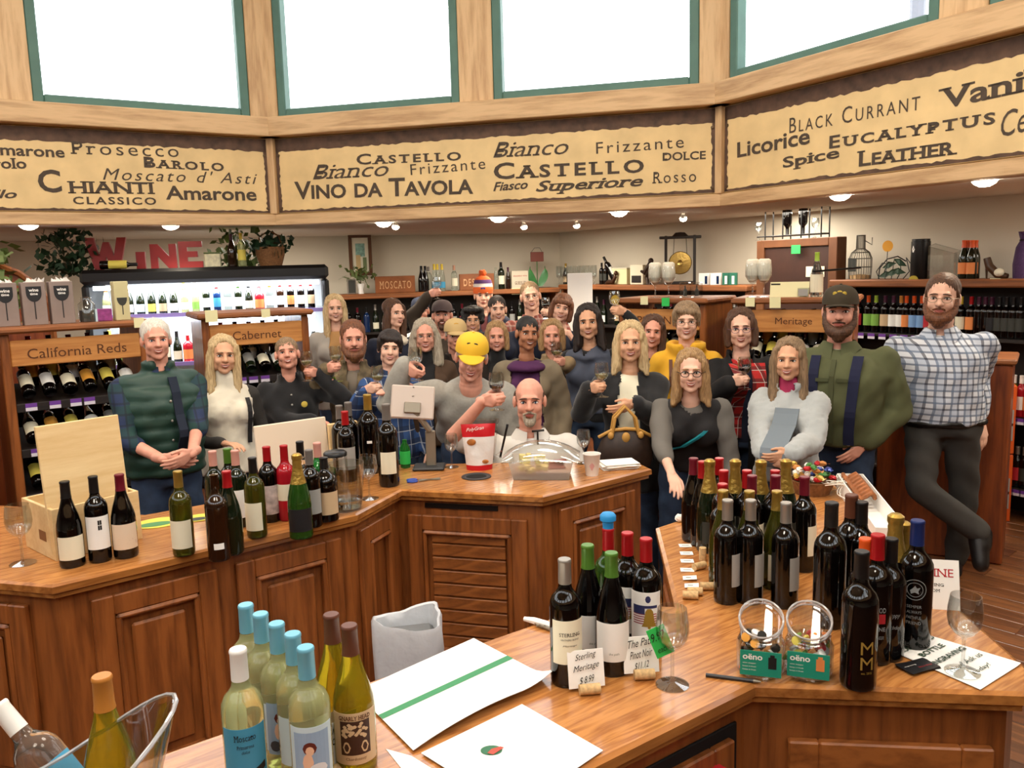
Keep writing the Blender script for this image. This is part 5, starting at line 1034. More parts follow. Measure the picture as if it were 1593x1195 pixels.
rb, WB, rzB, LB_ = rack('oak rack with routed Cabernet sign in front of the lit cooler', (-2.09, 5.62), (-1.45, 5.97), 1.665, 'Cabernet', short='cabernet rack', stand_n=5, fp=3)
rp, WP, rzP, LP_ = rack('oak rack with routed Pinot Noir sign and candle glasses on top', (.82, 6.26), (1.38, 5.85), 1.67, 'Pinot Noir', short='pinot rack', fp=2)
rm, WM, rzM, LM_ = rack('oak rack with routed Meritage sign under the inverted bottle rack', (1.53, 5.62), (2.20, 5.30), 1.675, 'Meritage', short='meritage rack', fp=4)
# neighbouring low rack continuing beyond the frame, beside the California rack
rk2, W2, rz2, L2 = rack('dark rack of bottles against the California reds rack, cut by the frame edge', (-3.62, 4.13), (-2.99, 4.62), 1.62, 'Syrah', short='edge rack', fp=2)
# tags hung on the top boards
def tag_on(W, rz, x, z, m, label, shape='square', r=.03):
    t = MB()
    if shape == 'round': t.lathe([(0, -.001), (r, -.001), (r, .001), (0, .001)], 20)
    else: t.obox((0, 0, 0), (r, 0, 0), (0, r, 0), (0, 0, .001))
    o = t.build('price_card', [m], None); p = W(x, -.056, z); o.location = p; o.rotation_euler = (pi/2, 0, rz); return tag(o, label, 'price card')
tag_on(WP, rzP, .0, 1.66, GAR[3], 'round yellow price card hung at the end of the pinot rack', 'round', .036)
tag_on(WP, rzP, .24, 1.655, GAR[2], 'small square cream price card on the pinot rack edge'); tag_on(WP, rzP, .41, 1.645, GAR[1], 'green star price card on the pinot rack edge')
tag_on(WM, rzM, .10, 1.65, GAR[2], 'cream price card under the paper-filled glasses on the meritage rack'); tag_on(WM, rzM, .26, 1.645, GAR[2], 'cream price card under the envelope on the meritage rack', r=.035)
tag_on(WC, rzC, .74, 1.645, GAR[2], 'cream price card at the cooler end of the California rack'); tag_on(WB, rzB, .06, 1.65, GAR[2], 'cream price card on the cabernet rack at its left end', r=.04); tag_on(WB, rzB, .42, 1.65, GAR[2], 'second cream price card along the cabernet rack')

# wood arch behind the gift bags
arch_m = WOOD('red_arch_wood', '6a2a12', '9a4a22', 'z', 0, .5)
t = thing('barrel_display', 'tall reddish wood display with curved top behind the gift bags', 'display', (-3.78, 5.72, 0), radians(30))
prof = [(-.8, 0), (.55, 0), (.55, 1.72), (.5, 1.86), (.38, 1.97), (.2, 2.06), (-.1, 2.12), (-.8, 2.14)]
b = MB(); b.prism(prof, -.15, .15); V = [(x, -z, y) for x, y, z in b.v]; bb = MB(); bb.add(V, b.f); bb.build('side_board', [arch_m], t)
b = MB(); b.tube([(x, -.17, z) for x, z in prof[1:]], .022, 6); b.build('edge_band', [oak_cab], t, True)

# ---------------------------------------------------------------- cooler
P, d, nn, L, rz = frame_of((-3.69, 7.20), (-1.66, 7.70)); cool = thing('wine_cooler', 'long black open wine cooler with lit white interior under red letters', 'cooler', (P[0], P[1], 0), rz)
def WK(x, y, z): q = P+d*x+nn*y; return (q[0], q[1], z)
cin = M('cooler_enamel', 'e9eef0', .4)
b = MB(); b.box((L/2, .33, 1.93), (L, .74, .13), 0, 0, .03); b.build('canopy', [black_m], cool)
for x in (.03, L-.03):
    b = MB(); b.box((x, .35, .93), (.06, .7, 1.87), 0, 0, .02); b.build('side_panel', [black_m], cool)
b = MB(); b.box((L/2, .68, .93), (L-.12, .04, 1.86)); b.build('back_panel', [cin], cool)
b = MB(); b.box((L/2, .3, .2), (L, .72, .4), 0, 0, .03); b.build('base', [black_m], cool)
tube_m = M('lit_tube', 'ffffff', .5, emit='eef4ff', estr=16)
for (x0, x1) in ((.09, L*.5-.03), (L*.5+.03, L-.09)):
    b = MB(); b.tube([(x0, .04, 1.835), (x1, .04, 1.835)], .019, 8); b.build('light_tube', [tube_m], cool, True)
for (x0, x1, zz) in ((.5, .95, 1.535), (1.0, 1.62, 1.535), (1.66, 1.95, 1.535), (.1, .48, 1.535)):
    b = MB(); b.tube([(x0, .05, zz), (x1, .05, zz)], .022, 8); b.build('light_tube', [tube_m], cool, True)
for i, z in enumerate((1.58, 1.14, .72)):
    b = MB(); b.box((L/2, .36, z), (L-.12, .6, .02), 0); b.build('shelf', [cin], cool)
    b = MB(); b.box((L/2, .045, z+.002), (L-.12, .012, .035), 0); b.build('price_strip', [M('strip_violet', '8e7cc0', .5)], cool)
lamp('cooler_light', 'AREA', WK(L/2, .12, 1.80), 26, (.95, .97, 1), WK(L/2, .5, 1.0), shape='RECTANGLE', size=1.9, size_y=.1)
lamp('cooler_light', 'AREA', WK(L/2, .12, 1.50), 16, (.95, .97, 1), WK(L/2, .5, .6), shape='RECTANGLE', size=1.9, size_y=.1)
cpool = [('burgundy', G_WHT, 'amber', P_WHT), ('bordeaux', G_RED, 'red', P_WHT), ('burgundy', G_GRN, 'white', P_WHT), ('burgundy', G_GRN, 'white', P_LBL), ('burgundy', G_GRN, 'white', P_YEL), ('burgundy', G_GRN, 'white', P_TAN), ('burgundy', G_GRN, 'white', P_WHT), ('hock', G_WHT, 'yellow', P_WHT), ('hock', G_WHT, 'silver', P_GRN), ('bordeaux', G_GRN, 'white', P_WHT), ('bordeaux', G_BLU, 'red', P_BLU), ('bordeaux', G_CLR, 'white', P_WHT), ('bordeaux', G_GRN, 'green', P_CRM), ('burgundy', G_GRN, 'black', P_CRM), ('flask', G_ROSE, 'red', P_PCH), ('bordeaux', G_CLR, 'gold', P_WHT), ('bordeaux', G_BRN, 'red', P_WHT), ('bordeaux', G_RED, 'red', P_PCH), ('bordeaux', G_RED, 'red', P_CRM), ('bordeaux', G_RED, 'red', P_TAN)]
for si, (z, nb) in enumerate(((1.59, 20), (1.15, 20))):
    for k in range(nb):
        kd, gl, cp, lb = cpool[(k+si*7) % len(cpool)]; x = .12+(L-.24)*(k+.5)/nb
        bottle(kd, gl, cp, lb, zmat(WK(x, .13, z), rz, .86 if si == 0 else .95), '%s-labelled %s bottle, %s along the %s shelf of the lit cooler' % (LABN[lb.name], 'capped' , ORD[k], ('top', 'middle')[si]), 'bottles in the lit cooler')
# WINE letters on the cooler
redl = M('red_letter_paint', '8a1e1e', .5, var=.12)
LET = {'W': [[(0, 1), (.22, 1), (.32, .42), (.44, .86), (.58, .86), (.68, .42), (.78, 1), (1, 1), (.8, 0), (.6, 0), (.5, .42), (.4, 0), (.2, 0)]],
       'I': [[(0, 0), (1, 0), (1, 1), (0, 1)]], 'N': [[(0, 0), (.28, 0), (.28, .5), (.68, 0), (1, 0), (1, 1), (.72, 1), (.72, .48), (.3, 1), (0, 1)]],
       'E': [[(0, 0), (1, 0), (1, .24), (.36, .24), (.36, .4), (.8, .4), (.8, .62), (.36, .62), (.36, .78), (1, .78), (1, 1), (0, 1)]]}
for ch, x, w_, h in (('W', .02, .34, .28), ('I', .43, .075, .15), ('N', .55, .22, .215), ('E', .79, .20, .235)):
    b = MB(); poly = [(a*w_, c*h) for a, c in LET[ch][0]]; nn_ = len(poly)
    from mathutils.geometry import tessellate_polygon as tp
    tr = tp([[Vector((a, c, 0)) for a, c in poly]]); V = [(a, -.025, c) for a, c in poly]+[(a, .025, c) for a, c in poly]
    b.add(V, [tuple(q) for q in tr]+[tuple(k+nn_ for k in q[::-1]) for q in tr]+[(i, (i+1) % nn_, (i+1) % nn_+nn_, i+nn_) for i in range(nn_)])
    o = b.build('letter_block', [redl], None); o.location = WK(x, .2, 1.996); o.rotation_euler = (0, 0, rz); tag(o, 'big red block letter %s standing on the black cooler' % ch, 'letter', 'red block letters on the cooler')
bottle('bordeaux', G_RED, 'black', P_YEL, lymat(WK(.16, .05, 2.035), (d[0], d[1], 0), 1.0, (-nn[0], -nn[1], .2)), 'dark bottle with yellow label lying on the cooler under the red letters', lz=(.07, .22))
bottle('bordeaux', G_WHT, 'yellow', P_YEL, zmat(WK(1.33, .2, 1.997), rz), 'clear bottle with yellow band standing on the cooler by the basket')
bottle('burgundy', G_BRN, 'purple', None, zmat(WK(1.24, .25, 1.997), rz), 'brown wine bottle among the ivy on the cooler top')
t = thing('wicker_basket', 'brown wicker basket of greenery on the cooler end', 'basket', WK(1.58, .25, 1.997))
b = MB(); b.lathe([(0, 0), (.1, 0), (.13, .1), (.135, .17), (.125, .17), (.115, .1), (0, .02)], 20); b.build('bowl', [M('wicker', '7a5330', .8, var=.3, vscale=60, bump=.6)], t, True)
b = MB(); b.tube([(-.12, 0, .16), (-.09, 0, .27), (0, 0, .32), (.09, 0, .27), (.12, 0, .16)], .008, 6); b.build('handle', [M('wicker', '7a5330')], t, True)
t = thing('gift_tin', 'pale printed gift tin on the cooler beside the letter E', 'tin', WK(1.07, .25, 1.997)); b = MB(); b.box((0, 0, .06), (.14, .1, .12), 0, rz, .006); b.build('body', [M('tin_cream', 'd6cfae', .4, var=.2, vscale=30)], t); b = MB(); b.box((0, 0, .127), (.145, .105, .014), 0, rz, .004); b.build('lid', [M('tin_green', '5d6a3a', .4)], t)
# ivy clumps: leaves as real little blades on stems
ivy_d, ivy_l = M('ivy_dark', '1c3a20', .6, var=.3), M('ivy_olive', '5a6a35', .6, var=.3)
def ivy(name, label, c, r, nleaf, ml, trail=None, seed=1):
    rg = np.random.default_rng(seed); t = thing(name, label, 'plant', c); b = MB(); s = MB()
    pts = np.clip(rg.normal(size=(nleaf, 3)), -1.7, 1.7)*np.array(r)*.45+[0, 0, r[2]*.42]; pts[:, 2] = np.clip(pts[:, 2], .01, 2.31-c[2])
    if trail is not None:
        k = nleaf//2; f = np.linspace(0, 1, k)[:, None]; pts[:k] = np.array(trail[0])*(1-f)+np.array(trail[1])*f+rg.normal(size=(k, 3))*.05
    for p in pts:
        a = rg.normal(size=3); a /= np.linalg.norm(a); q = np.cross(a, rg.normal(size=3)); q /= np.linalg.norm(q); l = rg.uniform(.05, .085)
        b.add([p, p+a*l*.5+q*l*.45, p+a*l*1.1, p+a*l*.5-q*l*.45], [(0, 1, 2, 3)])
    for p in pts[::30]: s.tube([(p[0]*.3, p[1]*.3, 0), p*.6, p], .003, 4)
    o = b.build('foliage', [ml], t); o['kind'] = 'stuff'; s.build('stem', [M('stem_brown', '4a3a22', .8)], t); return t
ivy('ivy_plant', 'dark green ivy behind the red letter W on the cooler', WK(-.12, .25, 1.99), (.30, .2, .36), 260, ivy_d, seed=2)
ivy('trailing_ivy', 'olive ivy trailing over the curved wood display', (-3.58, 5.60, 2.02), (.3, .15, .16), 200, ivy_l, ((-.1, 0, .12), (.42, -.1, -.25)), 3)
ivy('trailing_ivy', 'thin ivy strands hanging high at the frame edge near the ceiling', (-4.0, 5.4, 2.22), (.25, .1, .08), 70, ivy_l, None, 4)
ivy('ivy_plant', 'olive ivy between the letter E and the basket on the cooler', WK(1.28, .38, 1.99), (.3, .1, .3), 150, ivy_l, seed=5)
ivy('ivy_plant', 'greenery spilling out of the wicker basket', WK(1.58, .25, 2.13), (.2, .16, .12), 120, ivy_d, seed=6)

# ---------------------------------------------------------------- back shelf round the corner
BS0, BS1, BS2 = np.array([-2.05, 9.80]), np.array([.62, 10.52]), np.array([2.28, 7.96])
def bshelf(label, p0, p1, ztop, depth, zs, open_m, post=True):
    P, d, nn, L, rz = frame_of(p0, p1); t = thing('wall_shelf', label, 'shelf', (P[0], P[1], 0), rz)
    b = MB(); b.box((L/2, depth/2-.02, ztop-.03), (L+.02, depth+.04, .06), 0, 0, .01); b.build('top_board', [shelf_oak], t)
    for x in ((.02, L-.02) if post else (.02,)):
        b = MB(); b.box((x, depth/2, ztop/2-.03), (.04, depth, ztop-.06), 0, 0, .004); b.build('side_panel', [oak_cab], t)
    b = MB(); b.box((L/2, depth-.01, ztop/2-.03), (L, .02, ztop-.07)); b.build('back_board', [open_m], t)
    for z in zs:
        b = MB(); b.box((L/2, depth/2, z), (L-.08, depth, .024), 0, 0, .003); b.build('shelf', [dark_ply], t)
    def Wp(x, y, z): q = P+d*x+nn*y; return (q[0], q[1], z)
    return t, Wp, rz, L
grey_bk = M('shelf_back_grey', '3a352f', .7)
s1, WS1, rzS1, LS1 = bshelf('long wall shelf behind the crowd carrying the moscato and dessert signs', BS0, BS1, 1.655, .40, (1.18, .8, .4), grey_bk)
s2, WS2, rzS2, LS2 = bshelf('wall shelf round the corner carrying the brass gong and clear glasses', BS1+[.03, 0], BS2, 1.69, .36, (1.2, .8, .4), grey_bk)
s3, WS3, rzS3, LS3 = bshelf('tall wall shelf of bottles behind the olive and checked shirts, topped by the wire bottle', (2.73, 7.05), (4.5, 4.55), 1.745, .30, (1.30, .74, .22), dark_ply, False)
P3_, d3_, n3_, _, _ = frame_of((2.73, 7.05), (4.5, 4.55))
fill = [('bordeaux', G_RED, 'black', P_GRY), ('bordeaux', G_BLU, 'black', None), ('bordeaux', G_RED, 'red', P_CRM), ('burgundy', G_GRN, 'purple', P_WHT), ('bordeaux', G_GRN, 'yellow', P_TAN), ('bordeaux', G_RED, 'wine', P_RED), ('hock', G_GRN, 'silver', P_CRM), ('bordeaux', G_RED, 'orange', P_BLK), ('bordeaux', G_BLU, 'navy', P_BLU)]
for (W_, rz_, L_, nb, z, nm) in ((WS1, rzS1, LS1, 24, 1.19, 'shelf under the moscato sign'), (WS2, rzS2, LS2, 22, 1.21, 'shelf under the gong')):
    for k in range(nb):
        if k % 6 == 5: continue
        kd, gl, cp, lb = fill[(k*5+k//4) % len(fill)]; x = .1+(L_-.2)*(k+.5)/nb
        bottle(kd, gl, cp, lb, zmat(W_(x, .14, z), rz_), 'dark bottle in the shade, %s along the %s' % (ORD[k], nm), 'bottles on the '+nm)
# bright row behind the olive and checked shirts
rowpx = [(1336, 'red', P_RED), (1351, 'orange', P_GRN), (1363, 'lime', P_GRN), (1377, 'purple', P_TAN), (1390, 'purple', P_WHT), (1402, 'amber', P_WHT), (1410, 'orange', P_PCH), (1422, 'orange', P_SKY), (1434, 'orange', P_SKY), (1445, 'orange', P_RED), (1495, 'yellow', P_CRM), (1511, 'red', P_PCH), (1523, 'purple', None), (1533, 'purple', None), (1543, 'purple', P_BLK), (1555, 'black', P_DGR), (1566, 'black', P_DGR), (1577, 'black', P_DGR), (1589, 'black', P_DGR)]
for k, (u, cp, lb) in enumerate(rowpx):
    A = atline(u, 480, P3_+n3_*.1, P3_+n3_*.1+d3_)
    bottle('bordeaux', G_RED, cp, lb, zmat((A[0], A[1], 1.312), rzS3), '%s-capped bottle, %s in the bright row behind the olive and checked shirts' % (cp, ORD[k]), 'bright row of bottles on the tall shelf')
for k in range(7):
    A = atline(1338+k*17, 530, P3_-n3_*.002, P3_-n3_*.002+d3_); link('price_tag', tag_me, s3, ((A[0]-P3_[0])*d3_[0]+(A[1]-P3_[1])*d3_[1], -.004, 1.285))
for z, nm, n0 in ((.752, 'middle', 9), (.232, 'lowest', 9)):
    for k in range(n0):
        A = atline(1572+k*11.5, 700, P3_+n3_*.1, P3_+n3_*.1+d3_); x = (A[0]-P3_[0])*d3_[0]+(A[1]-P3_[1])*d3_[1]
        kd, gl, cp, lb = ([('bordeaux', G_GOLD, 'white', P_WHT), ('bordeaux', G_ROSE, 'white', P_WHT), ('bordeaux', G_ROSE, 'white', P_PCH)] if z > .5 else [('bordeaux', G_RED, 'silver', P_BLU), ('bordeaux', G_RED, 'silver', P_RED), ('bordeaux', G_RED, 'silver', P_DGR)])[k % 3]
        bottle(kd, gl, cp, lb, zmat((A[0], A[1], z), rzS3), '%s bottle, %s on the %s shelf at the aisle end' % ('pink wine' if z > .5 else 'silver-topped', ORD[k], nm), 'bottles on the %s aisle shelf' % nm)
        link('price_tag', tag_me, s3, (x, -.004, z-.02))

def put(px, z=.95, face=True):
    p = atz(px[0], px[1], z); return p

# ================================================================== ON THE TASTING COUNTER
ply = WOOD('pine_ply', 'd9b57c', 'ecd09c', 'x', 0, .6, fig=.5)
c0 = atz(88, 874, .95); c1 = atz(222, 838, .95); P, d, nn, L, rz = frame_of(c0[:2], c1[:2])
t = thing('wooden_wine_crate', 'pale plywood wine crate with its lid standing upright inside', 'crate', (P[0], P[1], .95), rz)
D_, H_ = .27, .185
for (c, s, nm) in (((L/2, .006, H_/2), (L, .012, H_), 'front_board'), ((L/2, D_-.006, H_/2), (L, .012, H_), 'rear_board'), ((.006, D_/2, H_/2), (.012, D_-.024, H_), 'end_board'), ((L-.006, D_/2, H_/2), (.012, D_-.024, H_), 'end_board'), ((L/2, D_/2, .006), (L-.03, D_-.03, .012), 'bottom_board')):
    b = MB(); b.box(c, s, 0, 0, .0015); b.build(nm, [ply], t)
b = MB(); b.obox((L/2-.012, .045, .245), (L/2-.01, 0, 0), (0, .006, .0), (0, .02, .225), 0, .0015); b.build('lid', [ply], t)
b = MB(); b.obox((-.0006, .10, .075), (0, .03, 0), (.0003, 0, 0), (0, 0, .018), 0); b.build('stamp', [M('burnt_stamp', '8a5c34', .7)], t)
stand('burgundy', G_RED, 'black', P_CRM, (100, 749), 'dark burgundy bottle with plain cream label before the crate, black cap'); BL = stand('bordeaux', G_RED, 'black', P_WHT, (144, 741), 'dark bottle with tall white label and black square before the crate', lz=(.05, .165))
b = MB()
for i in range(2):
    for j in range(2): b.add([(.0388*cos(a), .0388*sin(a), z) for a, z in ((-pi/2+.02+i*.17, .118+j*.018), (-pi/2+.17+i*.17, .118+j*.018), (-pi/2+.17+i*.17, .134+j*.018), (-pi/2+.02+i*.17, .134+j*.018))], [(0, 1, 2, 3)])
b.build('emblem', [ink], BL)
BR_ = stand('burgundy', G_RED, 'wine', M('label_rose_cream', 'e3cdb2', .6), (185, 738), 'dark bottle with wine-red capsule and hillside label before the crate', lz=(.035, .125))
b = MB(); b.add([(.0420*cos(-pi/2+x*.6), .0420*sin(-pi/2+x*.6), .05+z) for x, z in ((-1, 0), (1.6, 0), (1.6, .012), (1, .02), (.6, .017), (.2, .008), (-1, .003))], [tuple(range(7))]); b.build('emblem', [M('hill_print', '8a5a48', .6)], BR_)
glass(zmat(put((36, 877)), 0, 1.25), 'empty wine glass at the frame edge beside the crate')
stand('bordeaux', G_OLV, 'gold', P_CRM, (276, 733), 'opened green bottle with cream back label beside the round brochures', lz=(.03, .13), turn=-.3)
stand('bordeaux', G_GRN, 'pink', None, (330, 702), 'open green-necked bottle, hindmost of the trio, pink rim'); stand('bordeaux', G_GRN, 'green', P_WHT, (353, 698), 'green-necked bottle, middle of the trio behind the dark pair', lz=(.05, .14)); stand('bordeaux', G_GRN, 'pink', P_WHT, (365, 701), 'green-necked bottle with white label nearest the white board', lz=(.04, .15))
stand('bordeaux', G_BRN, None, P_WHT, (332, 738), 'dark engraved bottle with tiny white tag low on its front', lz=(.045, .066), ha=.45)
stand('burgundy', G_GRN, 'red', None, (352, 733), 'dark green bottle with red capsule and no label'); stand('bordeaux', G_OLV, 'black', P_CRM, (392, 712), 'olive bottle with cream label turned aside, dark foil neck', lz=(.03, .135), turn=-.55)
g_ = stand('bordeaux', G_RED, 'red', M('label_picture', 'b7a9a4', .6, var=.5, vscale=30), (414, 695), 'dark bottle with bright red capsule and picture label by the rosé', lz=(.035, .15))
stand('bordeaux', G_ROSE, 'red', P_CRM, (441, 693), 'pink rosé bottle with cream label standing on the black book', lz=(.085, .15))
stand('bordeaux', G_CLR, 'black', P_CRM, (466, 687), 'clear bottle with black cap against the white board', lz=(.08, .18)); stand('champagne', G_MID, 'gold', P_BLK, (461, 706), 'green sparkling bottle with gold neck foil and black label', lz=(.03, .115))
stand('bordeaux', G_RED, 'grey', P_GRY, (480, 700), 'dark bottle with grey capsule behind the sparkling bottle'); stand('bordeaux', G_BRT, 'pink', None, (493, 689), 'bright green open bottle beside the white board'); stand('flask', G_RED, 'black', P_TAN, (503, 712), 'squat dark bottle with tan label behind the pitcher')
pb = atz(434, 806, .95); t = thing('black_box', 'flat black presentation box under the rosé bottle', 'box', pb+[0, .04, 0], -.1); b = MB(); b.box((0, 0, .011), (.17, .12, .022), 0, 0, .002); b.build('case', [black_m], t); b = MB(); b.box((0, -.0605, .008), (.168, .001, .008)); b.build('page_edge', [P_GRY], t)
# white board and pine board leaning against bottles behind
A = atz(398, 762, .95); B = atz(505, 742, .95); Pw = (A+B)/2; P, d, nn, L, rz = frame_of(A[:2]+[0, .10], B[:2]+[0, .10]); t = thing('white_board', 'blank off-white board standing behind the rosé bottles', 'board', (P[0], P[1], .95), rz)
b = MB(); b.obox((L/2, .02, .135), (L/2+.01, 0, 0), (0, .008, 0), (0, .015, .135), 0, .003); b.build('panel', [M('board_white', 'e2d2bb', .6)], t)
A = atz(508, 746, .95); B = atz(556, 738, .95); P, d, nn, L, rz = frame_of(A[:2]+[0, .12], B[:2]+[0, .12]); t = thing('cutting_board', 'small pine board standing behind the water pitcher', 'board', (P[0], P[1], .95), rz)
b = MB(); b.obox((L/2, .02, .12), (L/2, 0, 0), (0, .009, 0), (0, .01, .12), 0, .006); b.build('panel', [ply], t)
# round brochures
def disc_sheet(px, r, label, m1, m2, sq=.8):
    p = atz(px[0], px[1], .95); t = thing('round_brochure', label, 'brochure', (p[0], p[1], .951), .4); b = MB(); b.lathe([(0, 0), (r, 0), (r, .0015), (0, .0015)], 28, sy=sq); b.build('sheet', [m1], t)
    b = MB(); b.lathe([(0, .0016), (r*.72, .0016), (r*.72, .0022), (0, .0022)], 24, c=(-.01, -.02, 0), sy=sq*.6); b.build('print', [m2], t)
disc_sheet((246, 814), .09, 'round yellow and green printed brochure beside the crate', M('print_yellow', 'd9d24c', .5), M('print_green', '4c8a52', .5)); disc_sheet((310, 806), .065, 'small round brochure with dark centre behind the opened green bottle', M('print_yellow', 'd9d24c', .5), P_DGR)
# pitcher
pp = atz(541, 792, .95); t = thing('water_pitcher', 'clear plastic water pitcher with black lid and a little water', 'pitcher', pp, -.2)
b = MB(); b.lathe([(0, 0), (.058, 0), (.062, .01), (.066, .06), (.072, .14), (.076, .195), (.073, .195), (.069, .14), (.063, .06), (.058, .012), (0, .01)], 28); b.build('vessel', [GLT], t, True, 60)
b = MB(); b.tube([(-.07, 0, .18), (-.115, 0, .17), (-.12, 0, .1), (-.07, 0, .05)], .009, 8); b.build('handle', [GLT], t, True)
b = MB(); b.lathe([(0, .012), (.0575, .012), (.0615, .045), (0, .045)], 24); b.build('water', [M('water', 'eef4f4', .0, trans=1, ior=1.25)], t, True, 50)
bb = atz(521, 770, .95); t = thing('carafe', 'dark lidded carafe behind the clear pitcher', 'carafe', bb+[0, .05, 0]); b = MB(); b.lathe([(0, 0), (.05, 0), (.055, .08), (.05, .16), (.048, .165), (0, .16)], 22); b.build('vessel', [GLT], t, True, 60); b = MB(); b.lathe([(.0, .185), (.045, .185), (.052, .178), (.052, .165), (0, .165)], 22); b.build('lid', [black_m], t, True, 50)
glass(zmat(put((575, 776)), 0, 1.15), 'empty wine glass between the pitcher and the magnums'); glass(zmat(put((703, 727)), 0, 1.0), 'empty wine glass between the screen stand and the snack bag'); glass(zmat(put((908, 721)), 0, 1.0), 'empty wine glass beside the paper cup')
# magnums
for (top, cap, lab, sc, lb, kw) in (((571, 614), 'gold', P_WHT, 1.28, 'tallest dark magnum with gold capsule and tiny label', dict(lz=(.12, .13), ha=.25)), ((600, 629), 'grey', P_CRM, 1.25, 'dark magnum with cream label beside the screen', dict(lz=(.05, .13), ha=.8)), ((530, 631), 'grey', None, 1.2, 'dark magnum with grey capsule, first of the back group'), ((540, 627), 'grey', None, 1.22, 'dark magnum with grey capsule, hindmost of the back group'), ((538, 638), 'red', P_GRY, 1.2, 'dark magnum with red capsule before the pine board')) if False else (((571, 614), 'gold', P_WHT, 1.28, 'tallest dark magnum with gold capsule and tiny label', dict(lz=(.12, .13), ha=.25)), ((600, 629), 'grey', P_CRM, 1.25, 'dark magnum with cream label beside the screen', dict(lz=(.05, .13), ha=.8)), ((527, 631), 'grey', None, 1.12, 'dark magnum with grey capsule, first of the back group', {}), ((541, 626), 'grey', None, 1.15, 'dark magnum with grey capsule, hindmost of the back group', {}), ((536, 640), 'red', P_GRY, 1.1, 'dark magnum with red capsule before the pine board', {})):
    stand('bordeaux', G_RED, cap, lab, top, lb, None, .95, sc, **kw)
t = thing('water_bottle', 'small bright green labelled bottle behind the cream-labelled magnum', 'bottle', atz(631, 727, .95)); b = MB(); b.lathe([(0, 0), (.024, 0), (.026, .01), (.026, .1), (.012, .125), (.012, .14), (0, .14)], 16); b.build('body', [G_BRT], t, True, 50); b = MB(); b.lathe([(.0265, .02), (.0268, .02), (.0268, .085), (.0265, .085)], 16); b.build('label', [GAR[1]], t)
# point of sale screen, seen from behind
bs = atz(668, 729, .95); t = thing('payment_screen', 'white tablet sale screen seen from behind on its grey stand', 'screen', bs, 0)
steel = M('brushed_steel', '8d8474', .4, .4); scr_w = M('screen_shell', 'c2b2a6', .4)
b = MB(); b.box((0, 0, .008), (.155, .12, .016), 0, 0, .006); b.build('base', [dgrey_m], t)
b = MB(); b.obox((.01, .01, .10), (.024, 0, 0), (0, .012, 0), (0, 0, .088), 0, .004); b.build('stand', [steel], t)
tc_ = aty(642, 626, bs[1])-bs; n_ = np.array([.12, -.86, .30]); n_ /= np.linalg.norm(n_); X = np.array([1, .10, -.10]); X -= n_*X.dot(n_); X /= np.linalg.norm(X); Y = np.cross(n_, X)*-1; Y = np.cross(n_, X)
X2 = X*.5+Y*0
b = MB(); b.obox(tc_, X*.105, Y*.082, n_*.011, 0, .006); so = b.build('shell', [scr_w], t); b = MB(); b.obox(tc_-n_*.012, X*.1, Y*.077, n_*.001); b.build('display', [black_m], t)
b = MB(); b.obox(tc_+n_*.018-Y*.03, X*.04, Y*.026, n_*.01, 0, .003); b.build('mount', [steel], t); b = MB(); b.ell(tc_+n_*.011+Y*.072, (.004, .004, .002), 8, 6); b.build('camera_dot', [black_m], t); b = MB(); b.ell(tc_+n_*.011+Y*.03, (.006, .006, .001), 10, 6); b.build('emblem', [steel], t)
b = MB(); b.tube([tc_+n_*.014-Y*.03, (.01, .0, .19)], .016, 8); b.build('arm', [steel], t, True)
p = atz(658, 748, .95); t = thing('scissors', 'blue-handled scissors lying open on the counter before the screen', 'scissors', p, .2); b = MB(); b.obox((.03, .0, .004), (.05, .012, 0), (-.002, .006, 0), (0, 0, .0015)); b.obox((.03, .0, .004), (.05, -.010, 0), (.002, .006, 0), (0, 0, .0015)); b.build('blade', [steel], t); b = MB()
for s in (-1, 1): b.tube([(-.05+.022*cos(a), s*.016+.013*sin(a), .005) for a in np.linspace(0, 2*pi, 12, endpoint=False)], .004, 6, closed=True)
b.build('handle', [M('blue_plastic', '2d4fae', .4)], t, True)
# grommet, snack bag, bins
p = atz(741, 742, .95); t = thing('grommet_bin', 'round black waste hole ring set in the counter before the snack bag', 'bin', p); b = MB(); b.lathe([(.048, 0), (.07, 0), (.07, .004), (.055, .006), (.048, .001)], 28); b.build('ring', [dgrey_m], t, True, 50); b = MB(); b.lathe([(0, .0006), (.05, .0006), (.05, .001), (0, .001)], 24); b.build('hole', [M('hole_black', '050505', .9)], t)
p = atz(746, 730, .95); t = thing('snack_bag', 'red and white foil snack bag standing by the round bin hole', 'bag', p, face_cam(p))
bagw = M('foil_white', 'e6e2de', .25, .1, bump=.5, bscale=25); bagr = M('foil_red', 'c21c24', .3, .1)
def bagfn(front):
    def f(u, v):
        w_ = .062+.022*v; th = (.03*(1-v)**.7+.002)*sqrt(max(0, 1-(2*u-1)**2))*(1 if v < .98 else .3); return ((2*u-1)*w_, (-th if front else th)+.003*sin(9*u+7*v), .225*v)
    return f
b = MB()
for fr in (True, False):
    n0 = len(b.f); b.grid(bagfn(fr), 12, 18); 
    if not fr: b.f[n0:] = [q[::-1] for q in b.f[n0:]]
for i, f in enumerate(b.f):
    z = sum(b.v[k][2] for k in f)/4; b.m[i] = 1 if (z > .165 or z < .022) else 0
so = b.build('pouch', [bagw, bagr], t, True, 60)
letter_flat('PolyGran', white_m, so, (-.058, -.012, .185), (1, 0, .12), (0, 0, 1), .085, .022, 'i', .001)
b = MB(); b.ell((-.035, -.022, .14), (.022, .004, .016), 12, 8); b.ell((.03, -.034, .045), (.016, .004, .01), 12, 8); b.build('nut_print', [M('almond', 'a8682e', .5, var=.4, vscale=60)], so)
p = atz(748, 716, .95); t = thing('clear_bin', 'clear plastic bin behind the snack bag', 'bin', p+[0, .05, 0], -.05); b = MB()
